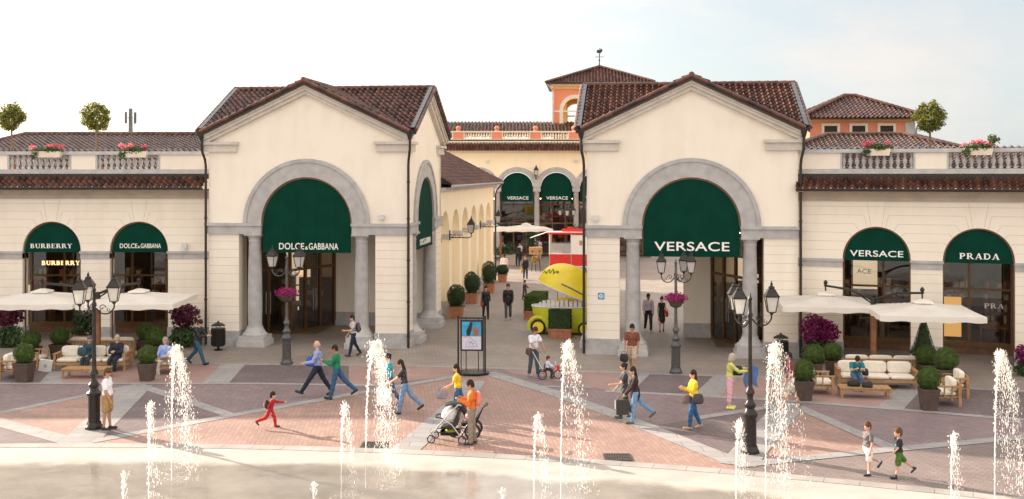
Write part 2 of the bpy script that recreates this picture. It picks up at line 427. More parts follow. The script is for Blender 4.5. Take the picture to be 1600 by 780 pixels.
SER = {  # slab-serif capitals: polylines with stroke widths, unit height
 'B': (.74, [([(.17,0),(.17,1)],.2), ('a',(.3,.76),(.26,.2),-90,90,.13), ('a',(.3,.28),(.32,.24),-90,90,.14), ([(.17,.96),(.32,.96)],.08), ([(.17,.53),(.34,.53)],.07), ([(.17,.04),(.32,.04)],.08), ([(.0,.965),(.2,.965)],.07), ([(.0,.035),(.2,.035)],.07)]),
 'U': (.86, [([(.18,.3),(.18,1)],.2), ([(.72,.3),(.72,1)],.09), ('a',(.45,.3),(.27,.26),180,360,.12), ([(0,.965),(.38,.965)],.07), ([(.58,.965),(.88,.965)],.07)]),
 'R': (.86, [([(.17,0),(.17,1)],.2), ('a',(.34,.73),(.25,.23),-90,90,.14), ([(.17,.96),(.36,.96)],.08), ([(.17,.5),(.4,.5)],.08), ([(.42,.5),(.74,.03)],.18), ([(.0,.965),(.2,.965)],.07), ([(.0,.035),(.36,.035)],.07), ([(.66,.035),(.88,.035)],.07)]),
 'E': (.72, [([(.17,0),(.17,1)],.2), ([(.0,.96),(.66,.96)],.08), ([(.1,.52),(.5,.52)],.08), ([(.0,.04),(.68,.04)],.08), ([(.64,.8),(.64,1)],.06), ([(.66,0),(.66,.22)],.06), ([(.5,.4),(.5,.62)],.05)]),
 'Y': (.84, [([(.42,0),(.42,.48)],.2), ([(.14,.98),(.42,.45)],.18), ([(.70,.98),(.42,.45)],.08), ([(0,.965),(.32,.965)],.07), ([(.56,.965),(.84,.965)],.07), ([(.24,.035),(.6,.035)],.07)]),
 'P': (.74, [([(.17,0),(.17,1)],.2), ('a',(.34,.71),(.28,.25),-90,90,.15), ([(.17,.96),(.36,.96)],.08), ([(.17,.46),(.36,.46)],.08), ([(.0,.965),(.2,.965)],.07), ([(.0,.035),(.36,.035)],.07)]),
 'A': (.92, [([(.14,.0),(.46,1)],.08), ([(.46,1),(.76,.0)],.2), ([(.24,.3),(.66,.3)],.07), ([(.0,.035),(.28,.035)],.07), ([(.6,.035),(.92,.035)],.07)]),
 'D': (.86, [([(.17,0),(.17,1)],.2), ('a',(.34,.5),(.4,.46),-90,90,.15), ([(.0,.96),(.36,.96)],.08), ([(.0,.04),(.36,.04)],.08)]),
}
def serif_text(s, w_, h_, M, m, parent, name='lettering', depth=.012):
    mb = MB(M); x = 0; tot = sum(SER[c][0] + .12 for c in s) - .12; sx = w_/tot; k = 0
    for c in s:
        gw, st = SER[c]
        for q in st:
            k += 1
            if q[0] == 'a':
                _, cc, rr, a0, a1, wd = q
                pts = [(cc[0] + rr[0]*math.cos(R(a0 + (a1-a0)*i/10)), cc[1] + rr[1]*math.sin(R(a0 + (a1-a0)*i/10))) for i in range(11)]
            else: pts, wd = q
            for i, (p, r_) in enumerate(zip(pts[:-1], pts[1:])):
                d = Vector((r_[0]-p[0], r_[1]-p[1])).normalized(); n_ = Vector((-d.y, d.x)) * wd/2
                if len(pts) > 2: p = (p[0]-d.x*.02, p[1]-d.y*.02); r_ = (r_[0]+d.x*.02, r_[1]+d.y*.02)
                dd = depth + .0007*((k*3 + i) % 7)
                mb.prism([(p[0]+n_.x, p[1]+n_.y), (p[0]-n_.x, p[1]-n_.y), (r_[0]-n_.x, r_[1]-n_.y), (r_[0]+n_.x, r_[1]+n_.y)], (0, -dd),
                    lambda a, b, t: ((a + x - tot/2)*sx, t, b*h_))
        x += gw + .12
    return mb.build(name, m, parent, smooth=False)

# ------------------------------------------------------------------ the pavilions
RS = .475                                   # roof slope
def pavilion(root, W, Dp, mirror, sign, diag, creamy, back_open, extras):
    """local frame: x from -W to 0, the open street side at x = 0, front at y = 0 (mirror flips x)"""
    MM = Matrix.Diagonal((-1 if mirror else 1, 1, 1, 1)); sg = -1 if mirror else 1
    ZS, RI, RO = 5.1, 1.93, 2.66
    wall, jo = MB(), MB()
    faces = [(MM, -W/2, W), (MM @ Matrix.Translation((0, Dp, 0)) @ Matrix.Rotation(R(-90), 4, 'Z') @ Matrix.Translation((0,0,0)), None, Dp)]
    # side facade frame: its own x runs 0..-Dp along y; use rotation so that local (x,y) -> world (−y.., )
    sideM = MM @ Matrix(((0,-1,0,0),(1,0,0,Dp),(0,0,1,0),(0,0,0,1)))   # (x,y) -> (-y, x+Dp)
    caps = []
    for fi, (FM, w_) in enumerate(((MM, W), (sideM @ Matrix.Translation((0, 0, .004)), Dp))):
        for b_ in (wall, jo): b_.setM(FM)
        xc = -w_/2; zt = lambda x, w_=w_, xc=xc: 8.55 + (w_/2 - abs(x - xc)) * RS
        zt.brk = [round(xc, 5)]
        e0 = .5 if fi else 0
        # upper wall and piers
        arch_wall(wall, -w_ + .003, -.003, 4.67, zt, [(xc, 2.3, 4.67, ZS)], 0, .5)
        for x0, x1 in ((-w_, -w_+1.3), (-1.3, 0)):
            wall.box(x0 + .004, x1 - .004, .001, .5, .62, 4.669)
            q_ = MB(FM); q_.box(x0-.04, x1+.04, -.05, .55, .1, .62); q_.box(x0-.1, x1+.1, -.12, .62, 0, .26); q_.build('pier_plinth', M_['stone'], root)
            z = .95
            while z < 4.6:
                jo.box(x0+.004, x1-.004, -.004, .0, z, z+.014); z += .34
        ring = MB(FM)
        arch_ring(ring, xc, ZS, RI, RO, -.07, .5); arch_ring(ring, xc, ZS, RO-.12, RO+.03, -.11, -.072)
        ring.build('arch_surround', M_['stone'], root)
        for x0, x1, ea, eb in ((-w_, xc-RI, 1, 0), (xc+RI, 0, 0, 1)):
            q_ = MB(FM)
            q_.box(x0-.078*ea, x1+.078*eb, -.08, .52, 4.68, 5.0)
            q_.box(x0-.148*ea-.03*eb, x1+.148*eb+.03*ea, -.15, .54, 5.0, 5.12)
            q_.box(x0-.103*ea, x1+.103*eb, -.105, .51, 4.66, 4.72)
            q_.build('impost_band', M_['stone'], root)
        for sx in (-1, 1):
            cx = xc + sx*2.28; q_ = MB(FM)
            pr = [(.31,0),(.31,.03),(.29,.08),(.285,.12),(.30,.9),(.285,2.2),(.255,3.55),(.27,3.58),(.27,3.62),(.255,3.64),(.26,3.7),(.32,3.78),(.35,3.84)]
            q_.lathe((cx, .22, .78), pr, 24); q_.box(cx-.36, cx+.36, -.14, .58, 4.6, 4.68); co_ = q_.build('column', M_['stone'], root)
            q_ = MB(FM); q_.lathe((cx, .22, .42), [(.52,0),(.53,.05),(.50,.1),(.44,.13),(.41,.2),(.35,.26),(.33,.36)], 24)
            q_.box(cx-.60, cx+.60, -.38, .82, 0, .24); q_.box(cx-.545, cx+.545, -.325, .765, .24, .42); q_.build('column_base', M_['stone2'], co_)
        for x0, x1, ea, eb in ((-w_, -w_+1.25, 1, 0), (-1.25, 0, 0, 1)):
            q_ = MB(FM)
            q_.box(x0-.138*ea, x1+.138*eb, -.14, .3, 8.08, 8.38); q_.box(x0-.238*ea-.06*eb, x1+.238*eb+.06*ea, -.24, .3, 8.38, 8.50); q_.build('cornice_return', M_['stonelight'], root)
        q_ = MB(FM)
        for sx in (-1, 1):
            hw = w_/2 + .16
            for (t0, t1, pj) in ((.17, .28, .36), (.28, .40, .29), (.40, .56, .20)):
                za = lambda x, t: 11.02 - abs(x)*RS - t
                q_.prism([(0, za(0, t0)), (sx*hw, za(hw, t0)), (sx*hw, za(hw, t1)), (0, za(0, t1))], (-pj, .02), lambda a, b, t, xc=xc: (xc + a, t, b))
        q_.build('raking_cornice', M_['stonelight'], root)
    # closed sides
    wall.setM(MM)
    def zt2(x): return 8.55 + (W/2 - abs(x + W/2)) * RS
    zt2.brk = [round(-W/2, 5)]
    if back_open:
        arch_wall(wall, -W, 0, 0, zt2, [(-2.7, 2.0, 0, 4.2)], Dp-.45, Dp)
    else: arch_wall(wall, -W, 0, 0, zt2, [], Dp-.45, Dp)
    wall.setM(MM @ Matrix(((0,1,0,-W),(-1,0,0,Dp),(0,0,1,0),(0,0,0,1))))     # hidden long side
    def zt3(x): return 8.55 + (Dp/2 - abs(x - Dp/2)) * RS
    zt3.brk = [round(Dp/2, 5)]
    arch_wall(wall, .45, Dp-.5, 0, zt3, [], 0, .45)
    wall.build('wall', M_['cream'], root); jo.build('wall_joints', M_['joint'], root, False)
    # roof: two crossing gables
    rf = MB(MM); fa = MB(MM); OV = .42; hw = W/2 + .20; hd = Dp/2 + .20; sl = math.sqrt(1 + RS*RS)
    for sx in (-1, 1):
        tiles(rf, (-W/2, -OV, 11.02), (0,1,0), (sx, 0, -RS), Dp + 2*OV, hw*sl, keep=lambda p: abs(p.x + W/2) < abs(p.y - Dp/2) + .35)
        tiles(rf, (-W - OV, Dp/2, 11.02), (1,0,0), (0, sx, -RS), W + 2*OV, hd*sl, keep=lambda p: abs(p.y - Dp/2) < abs(p.x + W/2) + .35)
    rf.build('roof', M_['tile'], root)
    rc = MB(MM)
    ridge_caps(rc, (-W/2, -OV-.05, 11.03), (-W/2, Dp+OV, 11.03)); ridge_caps(rc, (-W-OV, Dp/2, 11.03), (OV, Dp/2, 11.03))
    for sy, yy in ((-1, -OV-.02), (1, Dp+OV+.02)):
        for sx in (-1, 1): ridge_caps(rc, (-W/2, yy, 11.01), (-W/2 + sx*hw, yy, 11.01 - hw*RS), .085, .34)
    for xx in (-W-OV-.02, OV+.02):
        for sy in (-1, 1): ridge_caps(rc, (xx, Dp/2, 11.01), (xx, Dp/2 + sy*hd, 11.01 - hd*RS), .085, .34)
    rc.build('ridge_tiles', M_['tile'], root)
    # bargeboards and roof deck
    for sx in (-1, 1):
        for yy0, yy1 in ((-OV-.02, -OV+.06), (Dp+OV-.06, Dp+OV+.02)):
            fa.prism([(0, 10.98), (sx*hw, 10.98-hw*RS), (sx*hw, 10.82-hw*RS), (0, 10.82)], (yy0, yy1), lambda a, b, t: (-W/2 + a, t, b))
        for xx0, xx1 in ((-W-OV-.02, -W-OV+.06), (OV-.06, OV+.02)):
            fa.prism([(0, 10.98), (sx*hd, 10.98-hd*RS), (sx*hd, 10.82-hd*RS), (0, 10.82)], (xx0, xx1), lambda a, b, t: (t, Dp/2 + a, b))
        for sy in (-1, 1):     # triangular roof boarding under each quarter slope
            for z_ in (10.92,):
                fa.add([(-W/2, Dp/2, z_), (-W/2, Dp/2+sy*(Dp/2+OV-.07), z_), (-W/2+sx*hw, Dp/2+sy*(Dp/2+OV-.07), z_-hw*RS), (-W/2+sx*hw, Dp/2+sy*hw, z_-hw*RS)], [(0,1,2,3)])
                fa.add([(-W/2, Dp/2, z_), (-W/2+sx*(W/2+OV-.07), Dp/2, z_), (-W/2+sx*(W/2+OV-.07), Dp/2+sy*hd, z_-hd*RS), (-W/2+sx*hd, Dp/2+sy*hd, z_-hd*RS)], [(0,1,2,3)])
    fa.build('bargeboard', M_['darkmetal'], root)
    for xx in (-W-OV+.12, OV-.12):
        fl = MB(MM)
        for sy in (-1, 1):
            a = Vector((xx, Dp/2, 11.1)); b = Vector((xx, Dp/2 + sy*hd, 11.1 - hd*RS)); fl.cbox((a+b)/2, (.16, (b-a).length, .04), Euler((-sy*math.atan(RS), 0, 0)))
        fl.build('flashing', M_['lead'], root)
    # hoppers and downpipes at the front corners
    for xx in (-W-.02, .05):
        dp = MB(MM); s_ = -1 if xx < -1 else 1
        ex = xx + s_*.16
        dp.lathe((ex, -.30, 8.52), [(.06,0),(.1,.08),(.2,.38),(.21,.42)], 4, PI/4)
        dp.ring([(ex, -.30, 8.54), (ex, -.30, 8.2), (ex - s_*.02, -.28, 8.05), (xx + s_*.08, -.16, 7.75), (xx + s_*.06, -.13, 7.5), (xx+s_*.06, -.13, .05)], .055, 8)
        for z in (6.8, 5.3, 3.6, 1.9, .5): dp.lathe((xx+s_*.06, -.13, z), [(.075,0),(.075,.06)], 8)
        dp.build('downpipe', M_['darkmetal'], root)
    # porch ceiling
    c = MB(MM); c.box(-W+.5, -.5, .5, Dp-.5, 7.3, 7.4); c.build('ceiling', M_['cream'], root)
    # awnings
    for fi, FM in enumerate((MM, sideM)):
        w_ = W if fi == 0 else Dp; xc = -w_/2
        a = MB(FM); half_disc(a, xc, ZS, RI-.06, 3.93, .02, .05)
        a.box(xc-RI+.06, xc+RI-.06, .012, .02, ZS-.03, ZS+.0)
        a.box(xc-RI+.06, xc+RI-.06, -.005, .06, 3.90, 3.94)
        for sx_ in (-1.2, -.4, .4, 1.2): a.box(xc+sx_-.008, xc+sx_+.008, .014, .02, 3.95, ZS + math.sqrt((RI-.07)**2 - sx_*sx_) - .02)
        aw = a.build('awning', M_['green'], root)
        fr = MB(FM); arch_ring(fr, xc, ZS, RI-.07, RI-.01, .01, .07); fr.build('awning_frame', M_['bronze'], aw)
        TM = FM @ Matrix.Translation((xc + (.02 if not mirror else -.02), -.0, 4.03 if sign != 'VERSACE' else 4.13))
        if mirror: TM = TM @ Matrix.Diagonal((-1, 1, 1, 1))
        if sign == 'VERSACE': text(sign, 2.92, .36, TM, M_['white'], aw, bold=.012)
        else: text('DOLCE', 1.07, .27, TM @ Matrix.Translation((-.66, 0, 0)), M_['white'], aw, bold=.01); text('&', .14, .13, TM @ Matrix.Translation((-.02, 0, 0)), M_['white'], aw, bold=.01); text('GABBANA', 1.25, .27, TM @ Matrix.Translation((.70, 0, 0)), M_['white'], aw, bold=.01)
    # the shop in the closed corner: glass wall with bronze frames
    (ax, ay), (bx, by) = diag
    run = [(-W+.5, ay), (ax, ay), (bx, by)]
    gl, fr, ck = MB(MM), MB(MM), MB(MM)
    for (p, q) in zip(run[:-1], run[1:]):
        p, q = Vector(p), Vector(q); d = (q - p); n = max(2, int(round(d.length / 1.15))); 
        gl.add([(p.x,p.y,.12),(q.x,q.y,.12),(q.x,q.y,5.2),(p.x,p.y,5.2)], [(0,1,2,3)])
        for k in range(n + 1):
            c_ = p + d*k/n; fr.lathe((c_.x, c_.y, 0), [(.085, 0), (.085, 5.2)], 4, PI/4 + math.atan2(d.y, d.x))
        ang = math.atan2(d.y, d.x); mid = (p+q)/2
        for z, hh in ((.06, .12), (2.85, .10), (3.7, .06), (5.2, .2)):
            fr.cbox((mid.x, mid.y, z), (d.length, .12, hh), Euler((0, 0, ang)))
        # door handles
        c_ = p + d*.5
        for o_ in (-.1, .1):
            q_ = c_ + d.normalized()*o_; nn = Vector((d.y, -d.x)).normalized() * .12
            ck.ring([(q_.x+nn.x, q_.y+nn.y, .9), (q_.x+nn.x, q_.y+nn.y, 1.9)], .018, 6)
    fr.build('shop_frame', M_['bronze'], root); gl.build('shop_glass', M_['glass'], root, False); ck.build('door_handle', M_['chrome'], root)
    # shop interior
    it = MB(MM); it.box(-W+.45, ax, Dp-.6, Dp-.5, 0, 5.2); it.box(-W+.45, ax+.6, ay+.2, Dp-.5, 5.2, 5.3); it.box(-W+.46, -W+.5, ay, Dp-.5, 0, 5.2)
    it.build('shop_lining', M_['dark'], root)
    fl_ = MB(MM); fl_.box(-W+.5, max(ax, bx), ay+.1, Dp-.55, .012, .02); fl_.build('shop_floor', M_['innerfloor'], root)
    lg = MB(MM)
    for k in range(9):
        lg.lathe((-W+1.2 + .5*(k % 3)*1.4, ay+.9+1.3*(k//3), 4.6), [(.05,0),(.05,.05)], 6)
    lg.build('shop_lamp', M_['shoplight'], root, False)
    ms = MB(MM)
    for k in range(3):
        xx = -W+1.1+k*1.0; ms.box(xx-.4, xx+.4, Dp-1.2, Dp-.8, .1, 2.2)
    for z in (.8, 1.3, 1.8): ms.box(-W+.6, ax-.2, Dp-1.3, Dp-1.21, z, z+.06)
    lp_ = MB(MM); lp_.box(-W+1.0, -W+1.9, Dp-1.0, Dp-.98, 2.3, 3.4); lp_.box(ax-.9, ax-.2, Dp-1.0, Dp-.98, .6, 2.6); lp_.build('display_glow_panel', M_['litpale'], root)  # added glowing panels that brighten the shop behind the glass
    up = MB(MM); up.lathe((ax-.4, ay+1.2, .02), [(.2,0),(.3,.3),(.38,.8),(.36,1.1),(.22,1.25),(.26,1.32)], 16); up.build('display_urn', M_['taupe'], root)
    ms.build('shop_shelving', M_['wooddark'], root)
    it2 = MB(MM)
    for k in range(14):
        xx = -W+.8+random.random()*2.2; z = random.choice((.87, 1.37, 1.87)); it2.box(xx, xx+.15+random.random()*.15, Dp-1.34, Dp-1.31, z, z+.22)
    it2.build('shelf_goods', M_['cushion'], root)
    # cream inner wall with plinth
    cw = MB(MM); x0, x1, yy = creamy
    cw.box(x0, x1, yy, yy+.2, .62, 7.3)
    cw.box(x0, x0+.01, yy, Dp-.5, 0, 7.3)
    # solid wall above the glass line
    for (p, q) in zip(run[:-1], run[1:]):
        p, q = Vector(p), Vector(q); d = q-p; mid = (p+q)/2
        cw.cbox((mid.x, mid.y, 6.3), (d.length, .1, 2.0), Euler((0,0,math.atan2(d.y, d.x))))
    cw.build('porch_wall', M_['cream'], root)
    cp = MB(MM); cp.box(x0, x1, yy-.04, yy+.2, 0, .62); cp.box(x0, x1, yy-.10, yy-.04, 0, .22); cp.build('porch_plinth', M_['stone'], root)

T1 = R(6.2)
lp = thing('pavilion', 'cream gabled pavilion whose awning reads Dolce & Gabbana, left of the shopping street', 'pavilion', (-4.33, 44.6, 0), -T1)
pavilion(lp, 8.4, 8.2, False, 'DG', ((-6.0, 3.4), (-4.84, 6.5)), (-4.84, -.5, 6.6), False, None)
T2 = R(7.2)
rp_ = thing('pavilion', 'cream gabled pavilion with the large Versace awning, right of the shopping street', 'pavilion', (2.98, 43.3, 0), -T2)
pavilion(rp_, 8.2, 8.2, True, 'VERSACE', ((-6.5, 2.2), (-5.2, 4.9)), (-5.2, -3.95, 5.0), True, None)
# ------------------------------------------------------------------ low arcade wings with roof terrace
def baluster_mesh():
    b = MB(); b.lathe((0,0,0), [(.075,0),(.075,.05),(.045,.07),(.04,.12),(.085,.24),(.09,.30),(.05,.42),(.045,.50),(.07,.54),(.07,.60)], 10)
    return b
def wing(root, x0, x1, arches, bal, boxes, signs, seedv, leftend=True):
    rr = random.Random(seedv); AR, ZS = 1.24, 3.90
    wall, st, jo, co = MB(), MB(), MB(), MB()
    arch_wall(wall, x0, x1, .0, 6.12, [(c, AR, 0, ZS) for c in arches], 0, .55)
    e = [x0] + sum([[c-AR, c+AR] for c in arches], []) + [x1]
    for a, b in zip(e[::2], e[1::2]):
        q_ = MB(); q_.box(a-.03, b+.03, -.03, .58, 0, .66); q_.build('pier_plinth', M_['stone'], root)
        q_ = MB(); q_.box(a-.0, b+.0, -.05, .56, 3.56, 3.78); q_.box(a-.03, b+.03, -.10, .58, 3.78, 3.88); q_.build('impost_band', M_['stone'], root)
        z = .98
        while z < 3.5: jo.box(a+.002, b-.002, -.004, 0, z, z+.013); z += .34
    # voussoir joints: radial, then running out level
    for k, z in enumerate((4.22, 4.56, 4.90, 5.24, 5.58)):
        for i, c in enumerate(arches):
            for sx in (-1, 1):
                th = math.asin(min(.999, (z - .32*(k+1)*.32 - ZS) / (AR + .05))) if (z - .32*(k+1)*.32 - ZS) < AR else R(80)
                th = R(14 + 15.2*k)
                p0 = Vector((c + sx*(AR+.02)*math.cos(th), ZS + (AR+.02)*math.sin(th)))
                if p0.y > z: p0.y = min(p0.y, z)
                ro = (z - ZS) / max(math.sin(th), .1)
                p1 = Vector((c + sx*ro*math.cos(th), z))
                if ro > AR + .05:
                    d = p1 - p0; jo.cbox(((p0.x+p1.x)/2, -.002, (p0.y+p1.y)/2), (d.length, .004, .013), Euler((0, -math.atan2(d.y, d.x), 0)))
                nb = [q for q in arches if (q - c)*sx > 0]
                xe = (c + (min(nb, key=lambda q: abs(q-c)) - c)/2) if nb else (x1 if sx > 0 else x0)
                if abs(xe - p1.x) > .05 and (xe - p1.x)*sx > 0: jo.box(p1.x, xe, -.004, 0, z-.006, z+.007)
    for c in arches:
        for a in (-9, 9): 
            th = R(90 + a); jo.cbox((c + (AR+.5)*math.cos(th), -.002, ZS + (AR+.5)*math.sin(th)), (.013, .004, .9), Euler((0, R(-a), 0)))
    jo.box(x0, x1, -.004, 0, 5.90, 5.913)
    co.box(x0, x1, -.12, .3, 6.12, 6.30); co.box(x0, x1, -.20, .3, 6.30, 6.38); co.box(max(x0,.1 if x0>-1 else x0), min(x1,-.1 if x1<1 else x1), -.62, .3, 6.47, 6.52)
    co.box(x0, x1, -.34, .3, 6.38, 6.47)
    wall.build('wall', M_['cream'], root); jo.build('wall_joints', M_['joint'], root, False)
    co.build('cornice', M_['taupe'], root)
    sx0, sx1 = max(x0, .12 if x0 > -1 else x0), min(x1, -.12 if x1 < 1 else x1)
    sk = MB(); tiles(sk, (sx0, .02, 7.02), (1,0,0), (0, -1, -.52), sx1-sx0, .88, course=.3, pitch=.26)
    sk.build('skirt_roof', M_['tile'], root)
    fz = MB(); fz.box(x0, x1, -.0, .3, 6.95, 7.17); fz.box(sx0, sx1, -.72, -.62, 6.50, 6.58); fz.build('roof_flashing', M_['darkmetal'], root)
    gt = MB(); gt.ring([(sx0, -.78, 6.57), (sx1, -.78, 6.57)], .045, 8); gt.build('gutter', M_['darkmetal'], root)
    # balustrade
    ba = MB(); ba.box(x0, x1, .02, .36, 7.17, 7.36); ba.box(x0, x1, -.04, .42, 7.98, 8.06); ba.box(x0, x1, -.0, .38, 8.06, 8.12)
    bo = ba.build('balustrade', M_['stone2'], root)
    g = [x0] + sum([list(q) for q in bal], []) + [x1]
    for a, b in zip(g[::2], g[1::2]):
        if b > a: pn = MB(); pn.box(a, b, .05, .33, 7.36, 7.98); pn.build('parapet_panel', M_['cream'], root)
    for a, b in bal:
        for a_, b_ in ((a, a+.07), (b-.07, b)): ed = MB(); ed.box(a_, b_, .03, .35, 7.36, 7.98); ed.build('baluster_pier', M_['stone2'], root)
    first = None
    for a, b in bal:
        n = max(2, int(round((b - a) / .245)))
        for k in range(n):
            x = a + (b-a)*(k+.5)/n
            if first is None: first = baluster_mesh().build('baluster', M_['stone2'], bo); o = first
            else: o = first.copy(); C.objects.link(o); o.parent = bo
            o.location = (x, .19, 7.37)
    # terrace and low roof behind
    te = MB(); te.box(x0, x1, .3, 9, 6.96, 7.1); te.build('terrace', M_['stone'], root)
    lr = MB(); tiles(lr, (x0, 6.4, 8.34), (1,0,0), (0, -1, -.27), x1-x0, 5.0, pitch=.28, course=.4, amp=.055)
    lr.build('back_roof', M_['tile2'], root)
    bw = MB(); bw.box(x0, x1, 6.38, 6.48, 7.1, 8.2); bw.build('attic_wall', M_['cream'], root)
    # covered walk behind the arches
    cl = MB(); cl.box(x0, x1, .55, 9, 5.5, 5.6); cl.build('walk_ceiling', M_['cream'], root)
    YG = 2.9
    for i, c in enumerate(arches):
        aw = MB(); half_disc(aw, c, ZS-.02, AR-.07, ZS-.04, .10, .13); aw.box(c-AR+.07, c+AR-.07, .085, .14, ZS-.07, ZS-.02)
        a = aw.build('awning', M_['green'], root)
        fr = MB(); arch_ring(fr, c, ZS, AR-.065, AR-.005, .12, .18); fr.box(c-AR, c-AR+.05, .2, .26, 0.1, ZS); fr.box(c+AR-.05, c+AR, .2, .26, 0.1, ZS)
        fr.build('awning_frame', M_['bronze'], a)
        s = signs[i] if i < len(signs) else None
        TM = Matrix.Translation((c - .05, .085, ZS + .10))
        if s == 'BURBERRY': serif_text(s, 1.78, .19, TM, M_['white'], a); serif_text(s, 1.72, .19, Matrix.Translation((c - .80, YG - .03, 3.05)), M_['gold'], root, 'window_lettering_and_reflection')
        if s == 'DG':
            text('DOLCE', .74, .20, TM @ Matrix.Translation((-.42, 0, 0)), M_['white'], a, bold=.012); text('&', .10, .10, TM @ Matrix.Translation((.02, 0, 0)), M_['white'], a, bold=.012); text('GABBANA', .86, .20, TM @ Matrix.Translation((.53, 0, 0)), M_['white'], a, bold=.012)
        if s == 'VERSACE':
            text(s, 1.95, .24, TM @ Matrix.Translation((.05, 0, -.02)), M_['white'], a, bold=.012)
            text('ACE', .56, .19, Matrix.Translation((c - .56, YG - .03, 3.08)), M_['white'], root, 'window_lettering_and_reflection', bold=.012)
        if s == 'PRADA':
            serif_text(s, 1.38, .22, TM @ Matrix.Translation((.08, 0, -.02)), M_['white'], a)
            serif_text('PRA', .72, .20, Matrix.Translation((c + .72, YG - .03, 1.85)), M_['chrome'], root, 'window_lettering_and_reflection')  # letters modelled in place of the sign's mirror reflection in the glass
    gl = MB(); gl.add([(x0,YG,.5),(x1,YG,.5),(x1,YG,5.5),(x0,YG,5.5)], [(0,1,2,3)]); gl.build('shop_glass', M_['glass'], root, False)
    fr = MB(); fr.box(x0, x1, YG-.08, YG+.05, .30, .50); fr.box(x0, x1, YG-.05, YG+.04, 2.55, 2.63)
    x = x0 + .6
    while x < x1:
        fr.box(x-.05, x+.05, YG-.06, YG+.05, .5, 5.5); x += 1.18 + rr.random()*.5
    fr.build('shop_frame', M_['bronze'], root)
    pb = MB(); pb.box(x0, x1, YG-.02, YG+.1, 0, .30); pb.build('shop_plinth', M_['wooddark'], root)
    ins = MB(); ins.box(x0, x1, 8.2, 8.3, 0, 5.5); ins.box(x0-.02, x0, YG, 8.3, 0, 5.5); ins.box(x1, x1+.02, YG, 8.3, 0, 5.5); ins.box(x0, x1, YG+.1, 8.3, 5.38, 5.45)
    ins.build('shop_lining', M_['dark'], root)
    f2 = MB(); f2.box(x0, x1, YG+.1, 8.2, .01, .30); f2.build('shop_floor', M_['innerfloor'], root)
    sh, gd, gd2, lt = MB(), MB(), MB(), MB()
    n = int((x1-x0)/1.5)
    for k in range(n):
        xx = x0 + .7 + k*1.5; sh.box(xx-.5, xx+.5, 7.3, 7.7, .3, 2.5)
        for z in (.7, 1.2, 1.7, 2.2): 
            sh.box(xx-.55, xx+.55, 6.95, 7.31, z, z+.05)
            for q in range(4):
                if rr.random() < .75:
                    (gd if rr.random() < .6 else gd2).box(xx-.5+q*.25, xx-.5+q*.25+.08+rr.random()*.12, 7.0, 7.2, z+.05, z+.2+rr.random()*.2)
    for k in range(int((x1-x0)/1.1)):
        for yy in (4.0, 6.4): lt.lathe((x0+.5+k*1.1+rr.random()*.3, yy, 4.9+rr.random()*.3), [(.045,0),(.045,.05)], 6)
    for i, c in enumerate(arches):
        lp_ = MB(); s_ = signs[i] if i < len(signs) else None
        if s_ == 'PRADA': lp_.box(c-1.15, c-.45, YG+.5, YG+.52, .6, 2.2); lp_.build('display_glow_panel', M_['litpanel'], root)
        elif s_ == 'DG': lp_.box(c+.5, c+1.2, YG+2.0, YG+2.02, 1.0, 3.4); lp_.build('display_glow_panel', M_['litpale'], root)
        elif s_ == 'VERSACE': lp_.box(c-1.1, c-.1, YG+2.5, YG+2.52, 2.2, 3.5); lp_.build('display_glow_panel', M_['litpale'], root)  # added glowing panel standing in for a bright reflection on the glass
        else: lp_.box(c-.3, c+.5, YG+2.5, YG+2.52, 1.2, 1.9); lp_.build('display_glow_panel', M_['litpale'], root)  # added glowing panel to brighten the remaining windows
    sh.build('shop_shelving', M_['wooddark'], root); gd.build('shelf_goods', M_['cushion'], root); gd2.build('coloured_goods', M_['coral'], root)
    lt.build('shop_lamp', M_['shoplight'], root, False)
    # tables with folded goods close to the window
    tb = MB()
    for k in range(int((x1-x0)/2.2)):
        xx = x0 + 1.2 + k*2.2; tb.box(xx-.5, xx+.5, YG+.7, YG+1.4, .95, 1.02); tb.box(xx-.45, xx-.4, YG+.75, YG+1.35, .3, .95); tb.box(xx+.4, xx+.45, YG+.75, YG+1.35, .3, .95)
        tb.box(xx-.3, xx+.25, YG+.85, YG+1.2, 1.02, 1.2)
    tb.build('display_table', M_['wood'], root)
    # a small floodlight
    return root

lw = thing('arcade_wing', 'long low cream arcade with Burberry and Dolce & Gabbana windows, left of both pavilions', 'shop arcade', (-12.85, 46.25, 0), 0)
wing(lw, -32, .35, [-3.0-3.71*2, -3.0-3.71, -3.0][::-1][::-1] if False else [c for c in (-25.3, -21.6, -17.87, -14.15, -10.44, -6.72, -3.01)], [(-27.8,-25),(-24,-21),(-20.4,-17.4),(-16.6,-13.8),(-12.9,-9.9),(-8.62,-5.90),(-4.87,-2.12)], None, [None,None,None,None,None,'BURBERRY','DG'], 3)
T3 = -R(20)
rw = thing('arcade_wing', 'low cream arcade with Versace and Prada windows, right of both pavilions', 'shop arcade', (11.10, 42.75, 0), T3)
wing(rw, -.4, 12.5, [3.05, 6.66, 10.27], [(1.72,4.45),(5.56,8.30),(9.3,12.0)], None, ['VERSACE','PRADA',None], 5)

def wall_spot(parent, x, z, y=0):
    s = MB(); s.box(x-.05, x+.05, y-.12, y, z-.04, z+.02); s.box(x-.11, x+.11, y-.26, y-.1, z+.02, z+.2); s.build('floodlight', M_['chrome'], parent)
wall_spot(lw, -1.02, 4.0); wall_spot(lp, -1.0, 5.28); wall_spot(rp_, .35, 5.30)
